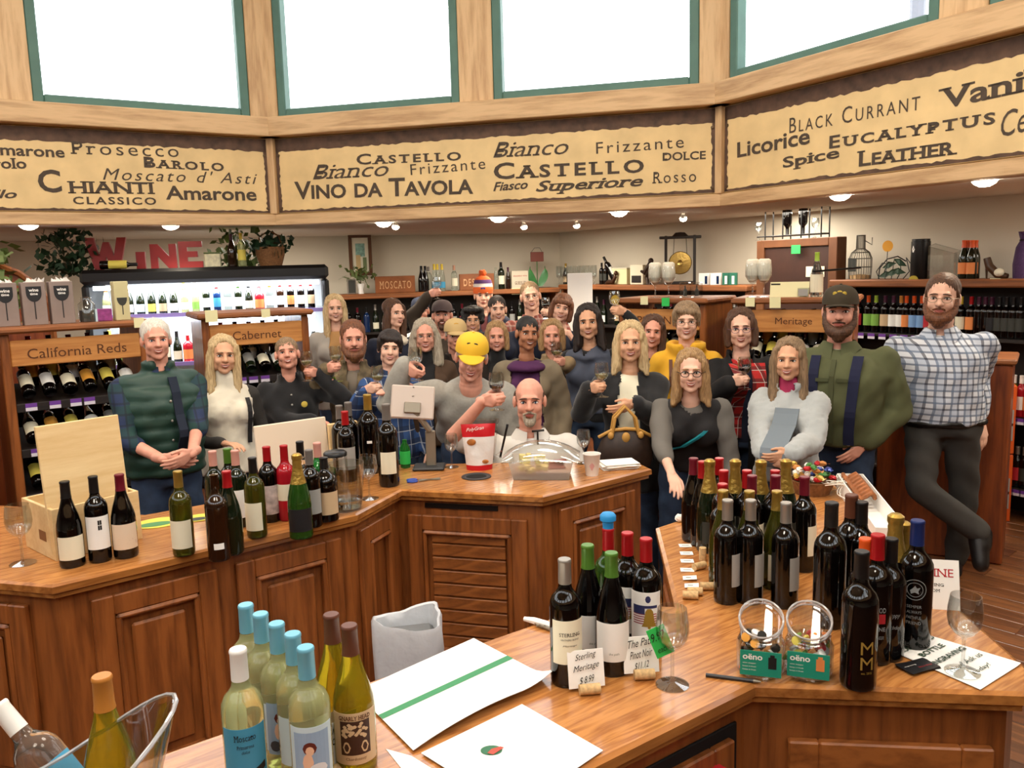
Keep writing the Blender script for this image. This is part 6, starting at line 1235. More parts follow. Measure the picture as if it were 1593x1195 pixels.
for (x0, y0, x1, y1) in ((-.07, -.05, .07, -.05), (.07, -.05, .07, .05), (.07, .05, -.07, .05), (-.07, .05, -.07, -.05)):
    k = 1.32; b.add([(x0, y0, 0), (x1, y1, 0), (x1*k, y1*k, .19), (x0*k, y0*k, .19)], [(0, 1, 2, 3)])
b.box((0, 0, .001), (.14, .1, .002)); b.build('walls', [PANE('clear_bin_plastic', (.9, .88, .86), .08)], t)
b = MB(); k = 1.32; b.tube([(-.07*k, -.05*k, .19), (.07*k, -.05*k, .19), (.07*k, .05*k, .19), (-.07*k, .05*k, .19)], .004, 6, closed=True); b.build('rim', [GLT], t)
p0 = atz(799, 747, .95); p1 = atz(885, 747, .95); P, d, nn, L, rz = frame_of(p0[:2], p1[:2]); t = thing('food_box', 'clear plastic food box of cheese with domed lid on the counter before the seated person', 'container', (P[0], P[1], .95), rz)
frost = M('frosted_plastic', 'e6d9cf', .35, trans=.75, ior=1.1); D_ = .16; b = MB(); k = .02
for (a, c) in (((0, 0), (L, 0)), ((L, 0), (L, D_)), ((L, D_), (0, D_)), ((0, D_), (0, 0))):
    o_ = lambda q: (q[0]+(k if q[0] > 0 else -k), q[1]+(k if q[1] > 0 else -k), .085); b.add([(a[0], a[1], 0), (c[0], c[1], 0), o_(c), o_(a)], [(0, 1, 2, 3)])
b.box((L/2, D_/2, .001), (L, D_, .002)); b.build('tub', [frost], t)
b = MB(); b.grid(lambda u, v: (-.05+(L+.1)*u, D_*.5+.11*cos(pi*v), .085+.085*sin(pi*v)*sin(pi*min(.98, max(.02, u)))**.5), 14, 10); b.build('lid', [GLT], t, True); b = MB(); b.tube([(-.05+(L+.1)*u, -.03, .086+.012*sin(pi*u)) for u in np.linspace(0, 1, 12)], .004, 6); b.tube([(-.06, D_/2, .12), (-.09, D_/2, .1), (-.06, D_/2, .085)], .004, 6); b.build('rim', [GLT], t, True)
chz = M('cheese', 'e3cf8a', .6, var=.1); b = MB()
for k in range(26): b.obox((.03+.13*random.random(), .03+.1*random.random(), .035+.06*random.random()), (.011, .004*random.random(), 0), (-.003, .01, .002), (0, .002, .01), 0, .002)
o = b.build('cheese_cubes', [chz], t); o['kind'] = 'stuff'; b = MB()
for k in range(9): b.obox((L*.68+.05*random.random(), .03+.08*random.random(), .05+.03*random.random()), (.02, .004, 0), (-.003, .012, .002), (0, 0, .004), 0, .002)
o = b.build('meat_slices', [M('salami', '8a4a3a', .6, var=.3, vscale=40)], t); o['kind'] = 'stuff'
p = atz(787, 714, .95); t = thing('black_pen', 'black pen standing in the clear bin beside the snack bag', 'pen', p+[-.01, .03, 0]); b = MB(); b.tube([(-.02, 0, 0), (.02, 0, .16)], .006, 8); b.build('barrel', [black_m], t, True); b = MB(); b.tube([(.02, 0, .16), (.023, 0, .175)], .0065, 8); b.build('cap', [dgrey_m], t, True)
p = atz(838, 711, .95); t = thing('wine_opener', 'black lever wine opener standing behind the food box', 'opener', p+[0, .10, 0]); b = MB(); b.tube([(0, 0, 0), (0, 0, .115)], .005, 8); b.build('shaft', [black_m], t, True); b = MB(); b.tube([(-.03, 0, .115), (.035, 0, .12)], .006, 8); b.build('lever', [black_m], t, True)
# cup, napkins
p = atz(921, 739, .95); t = thing('paper_cup', 'white paper cup with faint pink emblem beside the napkins', 'cup', p, face_cam(p)); b = MB(); b.lathe([(0, .002), (.029, 0), (.0295, .004), (.04, .098), (.0425, .1), (.0425, .103), (.039, .102), (.028, .006), (0, .006)], 26); b.build('body', [M('cup_paper', 'ece5dc', .6)], t, True, 50)
b = MB(); b.add([(.035*sin(a)+0*x, -.0355*cos(a)-.0008, .05+z) for a, x, z in ((0, 0, .022), (-.35, 0, 0), (0, 0, -.022), (.35, 0, 0))], [(0, 1, 2, 3)]); b.build('emblem', [M('pink_print', 'cf9a94', .6)], t)
p = atz(962, 727, .95); t = thing('napkin_stack', 'loose stack of white paper napkins at the counter end', 'napkins', p+[0, .0, 0], .12)
for k in range(7):
    b = MB(); r_ = random.uniform(-.12, .12); b.obox((random.uniform(-.008, .008), random.uniform(-.008, .008), .003+k*.004), (.085*cos(r_), .085*sin(r_), 0), (-.06*sin(r_), .06*cos(r_), 0), (0, 0, .0018), 0, .0008); b.build('napkin', [white_m], t)

# ================================================================== ON THE ISLAND
yl = 'the line of pale blue capped bottles'
S0 = 'island front'
tb = stand('bordeaux', G_WHT, 'blue', P_LBL, (382, 941), 'pale wine with sky blue cap, hindmost of the slanting line of five'); stand('bordeaux', G_WHT, 'blue', P_LBL, (405, 955), 'pale wine with sky blue cap, next after the hindmost in the line'); b3 = stand('bordeaux', G_WHT, 'blue', P_LBL, (430, 970), 'pale wine with sky blue cap, middle of the slanting line of five'); stand('bordeaux', G_WHT, 'blue', P_LBL, (455, 986), 'pale wine with sky blue cap, behind the nearest of the line'); b5 = stand('bordeaux', G_WHT, 'blue', P_LBL, (475, 1007), 'pale wine with sky blue cap and rider picture label, nearest of the line', lz=(.04, .165))
pic = [M('pic_blue', '8fa9c4', .6), M('pic_hair', '5a1d14', .6), M('pic_skin', 'e0b79a', .6), M('pic_bike', 'd8dce0', .5), M('pic_wheel', '3a3f48', .6)]
for bo in (b3, b5):
    b = MB(); wrap_poly(b, .0388, [(-.034, .05), (.034, .05), (.034, .155), (-.034, .155)], 0)
    for k, (m, q) in enumerate(((1, (-.004, .125, .013, .012)), (2, (-.004, .120, .008, .009)), (2, (-.008, .098, .010, .018)), (3, (.010, .083, .018, .012)), (4, (.016, .066, .010, .010)), (4, (-.018, .068, .011, .011)), (3, (.016, .066, .006, .006)))): wrap_poly(b, .0391+.0001*k, disk_pts(*q), m)
    b.build('picture', pic, bo)
bm = stand('bordeaux', G_WHT, 'white', P_BLU, (370, 1010), 'pale moscato bottle with white cap and bright blue label, glass print', lz=(.035, .165))
letter_round('Moscato', ink, bm, .0386, .148, .038, .012, kind='s'); letter_round('Primarosa', ink, bm, .0386, .131, .03, .007, kind='s'); letter_round('dolce', ink, bm, .0386, .121, .014, .006, kind='i')
b = MB(); wrap_poly(b, .0389, [(-.038, .062), (0, .066), (.038, .078), (.038, .092), (0, .080), (-.038, .076)], 0); wrap_poly(b, .0391, disk_pts(.006, .066, .011, .011), 1); wrap_poly(b, .0391, disk_pts(-.004, .073, .008, .008), 2); b.build('picture', [ink, M('grape_print', '3b3f8f', .6), M('pic_skin', 'e0b79a')], bm)
stand('burgundy', G_GOLD, 'brown', P_TAN, (515, 956), 'golden chardonnay with brown capsule, hind one of the pair'); bc = stand('burgundy', G_GOLD, 'brown', P_TAN, (543, 973), 'golden chardonnay with brown capsule and dark oak tree label, front of the pair', lz=(.03, .135))
letter_round('GNARLY HEAD', brown_ink, bc, .042, .126, .062, .009, kind='s+b'); letter_round('Chardonnay', brown_ink, bc, .042, .042, .04, .007, kind='s')
b = MB(); wrap_poly(b, .0423, [(-.030, .050), (.030, .050), (.030, .119), (-.030, .119)], 0)
for k in range(30): wrap_poly(b, .0426, disk_pts(random.uniform(-.024, .024), random.uniform(.086, .114), .0045, .0035), 1, n=3)
for sx in (-1, 1): wrap_poly(b, .0426, disk_pts(sx*.018, .066, .008, .012), 1, n=4); wrap_poly(b, .0428, disk_pts(sx*.018, .066, .005, .008), 0, n=4)
b.build('picture', [M('print_umber', '3a1d10', .6), P_TAN], bc)
def price_card(px, label, lines, z=.95, w=.085, h=.085, cork=True, tilt=.2, col=P_WHT, turn=.25):
    p = atz(px[0], px[1], z); t = thing('price_card', label, 'price card', p, face_cam(p)+turn); b = MB(); b.obox((0, .003+sin(tilt)*h/2, h/2+.008), (w/2, 0, 0), (0, .0008, 0), (0, sin(tilt)*h/2, cos(tilt)*h/2), 0); so = b.build('card', [col], t)
    for i, (s, k, ww) in enumerate(lines):
        e = text_n(s, k)[0].max(0); zz = h*(1-.30*(i+1)); X = (.985, 0, .17); letter_flat(s, ink, so, (-w/2+.006+(w-.012-ww)/2, .0015+sin(tilt)*zz-.002, .01+zz-.003), X, (0, sin(tilt), cos(tilt)), ww, .018, k, .0012, 'handwriting')
    if cork:
        b = MB(); b.tube([(-.022, -.012, .0125), (.026, -.014, .0125)], .0125, 12); b.build('cork', [cork_m], t, True, 50)
    return t
cork_m = M('cork', 'c9a877', .8, var=.25, vscale=120)
price_card((914, 1076), 'handwritten white price card in a cork before the silver-capped bottle', [('Sterling', 'i', .05), ('Meritage', 'i', .062), ('$ 8.99', 'i', .035)]); price_card((999, 1053), 'handwritten white price card in a cork before the green-capped bottles', [('The Path', 'i', .062), ('Pinot Noir', 'i', .055), ('$11.12', 'i', .035)]); price_card((512, 1205), 'handwritten card cut by the frame at the foot of the blue capped bottles', [('Canella', 'i', .05), ('prosecco', 'i', .05)])
bs_ = stand('bordeaux', G_RED, 'silver', P_CRM, (878, 870), 'dark bottle with silver capsule and scrolled cream label, first of the six', lz=(.06, .165), turn=.25); letter_round('STERLING', ink, bs_, .0386, .132, .05, .0085, kind='s'); letter_round('VINTNERS BLEND', ink, bs_, .0386, .12, .044, .004); letter_round('Meritage', ink, bs_, .0386, .105, .034, .005, kind='i')
b1 = stand('burgundy', G_RED, 'green', P_WHT, (914, 848), 'dark bottle with green capsule, hind one of the green-capped pair', lz=(.045, .13), turn=.3); b2 = stand('burgundy', G_RED, 'green', P_WHT, (951, 860), 'dark bottle with green capsule, front one of the green-capped pair', lz=(.04, .135), turn=.1); letter_round('the path', M('print_sage', '6f7a68', .6), b2, .042, .06, .024, .007); letter_round('the path', M('print_sage', '6f7a68', .6), b1, .042, .06, .024, .007)
bg_ = stand('bordeaux', G_MID, 'red', P_CRM, (946, 822), 'green bottle with red capsule and blue rubber stopper', lz=(.05, .15), turn=-.9); b = MB(); b.lathe([(.0, .298), (.014, .298), (.0145, .318), (.0205, .322), (.021, .334), (.015, .341), (0, .342)], 18); b.build('stopper', [M('blue_rubber', '1f86c4', .5)], bg_, True, 50)
ra = stand('bordeaux', G_RED, 'red', P_WHT, (976, 829), 'dark bottle with red capsule and white label, between the blue stopper and the bell label', lz=(.05, .17), turn=.2); rb_ = stand('bordeaux', G_RED, 'red', P_WHT, (1005, 838), 'dark bottle with red capsule and flag and bell label', lz=(.05, .175), turn=-.1)
fl = [M('flag_blue', '2a2f5a', .6), M('flag_red', 'a5525a', .6), M('bell_gold', '9c7a2c', .5)]
for bo in (ra, rb_):
    b = MB(); q = lambda x0, x1, z0, z1, m, R: wrap_poly(b, R, [(x0, z0), (x1, z0), (x1, z1), (x0, z1)], m)
    q(-.032, .0, .120, .142, 0, .0389); q(.0, .032, .135, .142, 0, .0389)
    for k in range(5): q(-.032, .03, .094+k*.006, .097+k*.006, 1, .0389)
    wrap_poly(b, .0392, [(-.008, .088), (.030, .088), (.024, .100), (.022, .125), (.016, .134), (.006, .134), (.0, .125), (-.002, .100)], 2); wrap_poly(b, .0392, disk_pts(.011, .086, .004, .004), 2); wrap_poly(b, .0389, disk_pts(.008, .158, .007, .009), 0); b.build('picture', fl, bo)
# big sheets
paper_m = M('sheet_paper', 'f6f5f0', .55)
def sheet(pxs, label, curl, thick=.0012, z=.9515, nu=20, nv=14):
    q = [atz(u, v, z) for u, v in pxs]; c = sum(q)/4; t = thing('paper_sheet', label, 'paper', c)
    def f(u, v):
        p = (q[0]*(1-u)+q[1]*u)*(1-v)+(q[3]*(1-u)+q[2]*u)*v-c; return p+[0, 0, curl(u, v)]
    b = MB(); b.grid(f, nu, nv); top = len(b.v); b.grid(lambda u, v: f(u, v)-np.array([0, 0, thick]), nu, nv); b.f[nu*nv:] = [x[::-1] for x in b.f[nu*nv:]]; b.build('sheet', [paper_m], t, True); return t, f
t, f = sheet([(552, 1078), (737, 995), (864, 1062), (643, 1170)], 'large white sheet with a green stripe curling on the island', lambda u, v: .012*max(0, v-.6)**2*20*(1-u)*u*2+.05*max(0, u+v-1.72)**2*8+.004, z=.952)
b = MB(); b.grid(lambda u, v: f(u, .44+.07*v)+np.array([0, 0, .0008]), 20, 1); b.build('stripe', [M('green_stripe', '3c8a5c', .6)], t)
t, f = sheet([(655, 1172), (812, 1096), (938, 1168), (800, 1262)], 'white sheet with a small round crest lying over the striped sheet', lambda u, v: .001, z=.9545)
cr = M('crest_green', '2f6a4c', .6); c_ = f(.38, .36); b = MB(); b.lathe([(0, .001), (.022, .001), (.022, .0018), (0, .0018)], 18, c=c_, sy=.75); b.build('crest', [cr], t); b = MB(); b.add([c_+[x, y, .003] for x, y in ((-.008, -.012), (.004, -.018), (.026, .006), (.018, .010), (0, .002))], [(0, 1, 2, 3, 4)]); b.build('ribbon', [M('crest_red', 'b04a3c', .6)], t)
t, f = sheet([(600, 1165), (640, 1176), (760, 1250), (700, 1290)], 'translucent white sheet underneath, at the frame bottom', lambda u, v: .0, z=.9512)
p = atz(840, 975, .95); t = thing('waiter_corkscrew', 'white handled folding corkscrew lying behind the silver-capped bottle', 'corkscrew', p, -.55); b = MB(); b.tube([(-.05, 0, .012), (-.02, .004, .011), (.02, .002, .01), (.045, -.004, .01)], [.006, .0095, .0095, .007], 8); b.build('handle', [white_m], t, True); b = MB(); b.obox((.03, -.012, .006), (.035, -.006, 0), (0, .003, 0), (0, 0, .003), 0, .001); b.build('lever', [steel], t); b = MB(); b.tube([(-.01+k*.003, -.012+.004*sin(k*1.3), .008+.004*cos(k*1.3)) for k in range(14)], .0012, 5); b.build('worm', [steel], t)
# glass with green tag
gp = atz(1046, 1066, .95); glass(zmat(gp, 0, 1.12), 'empty wine glass holding a bright green price card'); gc = thing('price_card', 'bright green price card tucked in the wine glass', 'price card', gp+[-.012, -.004, .068], .1); b = MB(); cx_ = np.array([.93, 0, .36]); cz_ = np.array([-.36, .05, .93]); b.obox(cz_*.045, cx_*.022, np.cross(cx_, cz_)*.0006, cz_*.036); so = b.build('card', [GAR[1]], gc); letter_flat('9.97', ink, so, cz_*.05-cx_*.018+np.array([0, -.001, 0]), cx_, cz_, .036, .02, 'i', .001); letter_flat('each', ink, so, cz_*.02-cx_*.014+np.array([0, -.001, 0]), cx_, cz_, .026, .014, 'i', .001)
# stickers and corks along the island edge
for k, (u, v) in enumerate([(1066, 849), (1068, 861), (1069, 873), (1069, 887), (1073, 901), (1076, 913)]):
    p = atz(u, v, .951); t = thing('shelf_label', 'small white printed label strip, %s from the back in the row on the island edge' % ORD[k], 'label', p, -.05-.03*k, 'white label strips on the island edge'); b = MB(); b.obox((0, 0, .0006+(.004 if k > 3 else 0)), (.021, 0, .002 if k > 3 else 0), (0, .016, 0), (0, 0, .0005)); b.build('card', [white_m], t); b = MB(); b.box((0, 0, .0014+(.004 if k > 3 else 0)), (.024, .006, .0002)); b.build('print', [P_GRY], t)
for k, (u, v, a, up, lb) in enumerate([(1093, 872, 0, 1, 'cork standing on end beside the label strips'), (1088, 886, .5, 0, 'cork lying on its side behind the standing cork'), (1101, 918, -.1, 0, 'printed cork lying before the bottle with cream label'), (1081, 926, -.15, 0, 'cork lying behind the nearest cork'), (1074, 932, -.2, 0, 'nearest cork to the flag label bottle, lying down')]):
    p = atz(u, v, .95); b = MB()
    if up: b.lathe([(0, 0), (.0115, 0), (.012, .002), (.012, .042), (.0115, .044), (0, .044)], 14)
    else: b.tube([(-.022*cos(a), -.022*sin(a), .012), (.022*cos(a), .022*sin(a), .012)], .012, 14)
    o = b.build('wine_cork', [cork_m], None, True, 50, p); tag(o, lb, 'cork', 'loose corks on the island')
p = atz(1058, 812, .95); t = thing('crumpled_napkin', 'small crumpled white napkin at the back island corner', 'napkin', p); b = MB(); V, F = ell_vf((0, 0, .014), (.02, .016, .014), 10, 7); V = V*(1+rng.uniform(-.2, .2, (len(V), 1))); b.add(V, F); b.build('paper', [white_m], t)
# bottle block on the island
for (u, v, kd, cp, lab, lb, gl) in [
 (1079, 713, 'burgundy', 'wine', None, 'dark bottle with wine-red capsule, farthest in the island corner', G_RED), (1093, 718, 'burgundy', 'red', None, 'dark bottle with red capsule next to the farthest corner bottle', G_RED), (1104, 715, 'champagne', 'gold', P_DGR, 'sparkling bottle with gold foil and charcoal label by the corner', G_GRN), (1119, 713, 'bordeaux', 'red', None, 'red-capped bottle between the first two gold-foiled bottles', G_RED),
 (1144, 715, 'champagne', 'gold', P_CRM, 'gold-foiled sparkling bottle, second along the gold row', G_GRN), (1184, 716, 'champagne', 'gold', P_CRM, 'gold-foiled sparkling bottle, third along the gold row', G_GRN), (1223, 715, 'champagne', 'gold', P_CRM, 'gold-foiled sparkling bottle at the sweets end of the gold row', G_GRN),
 (1126, 732, 'bordeaux', 'red', P_CRM, 'red-capped bottle in the second row, corner end', G_RED), (1162, 732, 'bordeaux', 'red', P_CRM, 'red-capped bottle in the second row, between gold foils', G_RED), (1206, 732, 'bordeaux', 'red', P_CRM, 'red-capped bottle in the second row, sweets end', G_RED), (1170, 740, 'bordeaux', 'wine', P_CRM, 'wine-red capped bottle in the third row middle', G_RED), (1207, 740, 'bordeaux', 'wine', P_CRM, 'wine-red capped bottle in the third row before the gold foil', G_RED), (1252, 742, 'bordeaux', 'wine', P_CRM, 'wine-red capped bottle standing alone before the sweets', G_RED), (1124, 753, 'bordeaux', 'red', P_CRM, 'red-capped bottle behind the first gold cap', G_RED),
 (1125, 763, 'burgundy', 'gold', P_CRM, 'dark bottle with dull gold screw cap, corner end', G_OLV), (1166, 764, 'burgundy', 'gold', P_CRM, 'dark bottle with dull gold screw cap, middle', G_OLV), (1209, 764, 'burgundy', 'gold', P_CRM, 'dark bottle with dull gold screw cap, sweets end', G_OLV), (1132, 778, 'bordeaux', 'silver', P_GRY, 'black bottle with silver cap in front, nearest the corks', G_RED), (1168, 778, 'bordeaux', 'silver', P_GRY, 'black bottle with silver cap in front, middle one', G_RED), (1223, 782, 'bordeaux', 'silver', P_GRY, 'black bottle with silver cap in front, nearest the large bottles', G_RED)]:
    stand(kd, gl, cp, lab, (u, v), lb, 'bottle block on the island', turn=1.5 if cp in ('silver', 'wine') else .6, s=1.0 if kd != 'burgundy' or cp != 'gold' else 1.0)
# engraved large bottles
wax = M('wax_dark', '15110f', .5, bump=.8, bscale=30)
for (u, v, kd, cp, s, lb, txt) in [(1294, 782, 'bordeaux', wax, 1.12, 'large dark bottle with rough black wax cap beside the sweets', None), (1325, 770, 'bordeaux', 'brown', 1.1, 'large dark bottle with brown cap behind the wax-capped one', None), (1341, 781, 'bordeaux', 'black', 1.05, 'large dark bottle with black cap against the white display box', None), (1394, 800, 'champagne', 'gold', 1.05, 'dark bottle with bright gold foil, nearest the triangular card', None), (1406, 812, 'champagne', 'gold', .95, 'second gold-foiled bottle half hidden by the first', None),
   (1347, 838, 'bordeaux', 'orange', 1.0, 'dark bottle with orange-red cap behind the gold monogram bottle', None), (1366, 832, 'bordeaux', 'red', 1.05, 'dark engraved bottle with red capsule and red square', 'red'), (1387, 838, 'bordeaux', 'black', 1.0, 'dark engraved bottle with black cap before the gold foil', 'grey'), (1428, 810, 'bordeaux', 'navy', 1.08, 'dark bottle with navy capsule engraved with a round seal', 'seal'), (1341, 858, 'bordeaux', 'black', 1.06, 'nearest large dark bottle engraved with a gold monogram', 'mm')]:
    o = stand(kd, G_RED, cp, None, (u, v), lb, None, .95, s); R = .0378
    sil = M('engraving_silver', '8c8f90', .5); gd = M('engraving_gold', 'a8863c', .5, .3)
    if txt == 'mm': letter_round('M', gd, o, R, .10, .026, .028, -pi/2+.45); letter_round('M', gd, o, R, .066, .026, .028, -pi/2+.45); letter_round('est. 2015', gd, o, R, .045, .022, .005, -pi/2+.45)
    if txt == 'red':
        letter_round('GOOD', sil, o, R, .135, .03, .012, -pi/2+.2, 's'); b = MB(); wrap_poly(b, R*1.03, [(-.015, .103), (.015, .103), (.015, .126), (-.015, .126)], 0, -pi/2+.2); b.build('emblem', [P_RED], o); letter_round('WINE', sil, o, R, .09, .03, .01, -pi/2+.2, 'b'); letter_round('& CHEER', sil, o, R, .07, .024, .008, -pi/2+.2, 'i')
    if txt == 'grey': letter_round('Happy', sil, o, R, .12, .03, .014, -pi/2+.3, 'i'); letter_round('Birthday', sil, o, R, .09, .034, .012, -pi/2+.3, 'i')
    if txt == 'seal':
        b = MB()
        for r0, r1 in ((.023, .0245), (.016, .0172)):
            n_ = 28; V = []
            for i in range(n_):
                a = 2*pi*i/n_
                for r in (r0, r1): V.append((R*1.02*cos(-pi/2+r*cos(a)/R), R*1.02*sin(-pi/2+r*cos(a)/R), .148+r*sin(a)))
            b.add(V, [(2*i, 2*i+1, (2*i+3) % (2*n_), (2*i+2) % (2*n_)) for i in range(n_)])
        V = [(R*1.02*cos(-pi/2+x/R), R*1.02*sin(-pi/2+x/R), .148+z) for x, z in ((-.010, -.002), (-.004, .004), (.0, .010), (.004, .004), (.011, .006), (.007, -.003), (.009, -.010), (0, -.006), (-.008, -.010))]; b.add(V, [tuple(range(9))]); b.build('seal', [sil], o)
        for k, s_ in enumerate(('SEMPER', 'ALWAYS', 'FAITHFUL', 'FRIEND')): letter_round(s_, sil, o, R, .108-k*.013, .03, .007)
# sweets basket and cork display box behind
p = atz(1262, 772, .95); t = thing('gift_basket', 'small basket heaped with foil-wrapped sweets and curled ribbon', 'basket', p+[.02, .05, 0], .3); b = MB(); b.lathe([(0, 0), (.07, 0), (.09, .05), (.095, .06), (.085, .06), (.06, .01), (0, .01)], 18); b.build('tray', [M('wicker', '7a5330')], t, True)
wr = [M('wrap_red', 'b01d24', .25, .3), M('wrap_gold', 'd6b35a', .25, .5), M('wrap_white', 'ece6da', .35), M('wrap_green', '3f7a35', .3, .2), M('wrap_blue', '2a3f86', .25, .3), M('wrap_amber', 'c08040', .3, .2)]
for k in range(34):
    b = MB(); c = np.array([random.uniform(-.09, .09), random.uniform(-.08, .08), .055+random.uniform(0, .07)]); a = random.uniform(0, 6); V, F = ell_vf((0, 0, 0), (.019, .013, .011), 8, 6); V = V*(1+rng.uniform(-.15, .15, (len(V), 1))); m_ = np.array([[cos(a), -sin(a), 0], [sin(a), cos(a), 0], [0, 0, 1]]); b.add(V @ m_.T, F)
    for s in (-1, 1): b.add((np.array([(s*.017, 0, 0), (s*.03, .01, .004), (s*.03, -.01, -.004)])) @ m_.T, [(0, 1, 2)])
    b.build('wrapped_sweet', [wr[k % 6]], t, False, 40, c)
b = MB()
for k in range(9):
    a0 = random.uniform(0, 6); c = np.array([random.uniform(-.03, .12), random.uniform(-.12, .05), .06]); b.tube([c+[.02*cos(a0+j*.8)+.006*j, .02*sin(a0+j*.8)-.004*j, .02*sin(j*.5)-.003*j] for j in range(12)], .002, 4)
b.build('ribbon', [M('ribbon_ivory', 'efe9dc', .35)], t)
A = atz(1318, 792, .95); B = atz(1368, 868, .95); P, d, nn, L, rz = frame_of(A[:2]+[.07, .28], B[:2]+[.03, .10]); t = thing('display_box', 'white card display box of twisted brown cork wreaths standing behind the large bottles', 'box', (P[0], P[1], .95), rz)
b = MB(); b.obox((L/2, 0, .035), (L/2, 0, 0), (0, .002, 0), (0, 0, .035)); b.obox((L/2, .1, .035), (L/2, 0, 0), (0, .002, 0), (0, 0, .035)); b.obox((L, .05, .035), (.002, 0, 0), (0, .05, 0), (0, 0, .035)); b.obox((0, .05, .035), (.002, 0, 0), (0, .05, 0), (0, 0, .035)); b.obox((L/2, .05, .004), (L/2, 0, 0), (0, .05, 0), (0, 0, .002)); b.build('carton', [P_WHT], t)
for k in range(7):
    b = MB(); x = .04+k*.045; b.tube([(x+.02*cos(a), .05+.035*sin(a), .065+.012*sin(3*a)) for a in np.linspace(0, 6.28, 12, endpoint=False)], .009, 6, closed=True); b.build('twist', [M('twist_brown', '9a5a2c', .6, var=.3, vscale=40)], t, True)
# triangular card
A = atz(1449, 951, .95); t = thing('tent_card', 'white triangular tent card with red wine heading at the island edge', 'sign', A+[.03, .05, 0], -.25); b = MB(); b.add([(-.06, -.04, 0), (.06, -.04, 0), (.06, 0, .13), (-.06, 0, .13), (-.06, .05, 0), (.06, .05, 0)], [(0, 1, 2, 3), (5, 4, 3, 2), (0, 3, 4), (1, 5, 2), (0, 4, 5, 1)]); so = b.build('card', [P_WHT], t); nl = sqrt(.04**2+.13**2); Y = (0, .04/nl, .13/nl); letter_flat('WINE', P_RED, so, (-.045, -.04+.085*.04/.13, .085), (1, 0, 0), Y, .09, .022, 's', .001); letter_flat('TASTING', ink, so, (-.04, -.04+.06*.04/.13, .06), (1, 0, 0), Y, .06, .008, 's', .001); letter_flat('ROOM', ink, so, (-.03, -.04+.045*.04/.13, .045), (1, 0, 0), Y, .04, .008, 's', .001)
t, f = sheet([(1374, 1008), (1428, 984), (1588, 1034), (1525, 1074)], 'white notice about customized bottle engraving under the wine glass', lambda u, v: .002+.008*max(0, u-.9)*10*v*.3, z=.9515)
o0 = f(0, 0); Xn = f(0, 1)-f(0, 0)
UX = f(1, .0)-f(0, .0); UY = f(0, 1)-f(0, 0); lx = np.linalg.norm(UX); 
rd = -UY/np.linalg.norm(UY); up_ = UX/lx
inkg = M('ink_dark_green', '24402e', .7)
for k, (s_, fw) in enumerate((('CUSTOMIZED', .92), ('BOTTLE', .6), ('ENGRAVING', .84), ('How? Ask us', .8), ('today!', .4))):
    v = .20+.165*k; A_, B_ = f(.5-fw/2, v), f(.5+fw/2, v); X = (B_-A_)/np.linalg.norm(B_-A_); Y = f(.5, v-.1)-f(.5, v); Y = Y-X*X.dot(Y); Y /= np.linalg.norm(Y)
    letter_flat(s_, inkg, t, A_+np.array([0, 0, .001]), X, Y, np.linalg.norm(B_-A_), .017, 'b' if k < 3 else 'i', .0012)
glass(zmat(atz(1497, 1046, .954), 0, 1.12), 'empty wine glass standing on the engraving notice')
for k in range(3):
    p = atz(1428, 1037, .953+.0012*k); o = MB(); o.box((0, 0, .0005), (.088, .05, .001)); o = o.build('business_card', [M('card_black', '17171a', .4)], None, False, 40, p+[0, 0, .0005*k], (0, 0, .22+.09*k)); tag(o, 'black business card, %s in the little pile before the notice' % ('lowest', 'middle one', 'topmost, with white and red print')[k], 'business card', 'business cards before the notice')
    if k == 2: letter_flat('Wine Shop', P_RED, o, (-.005, -.012, .0012), (1, 0, 0), (0, 1, 0), .04, .007, 'i', .0006); letter_flat('engraving', white_m, o, (-.035, .004, .0012), (1, 0, 0), (0, 1, 0), .035, .005, 'sans', .0006)
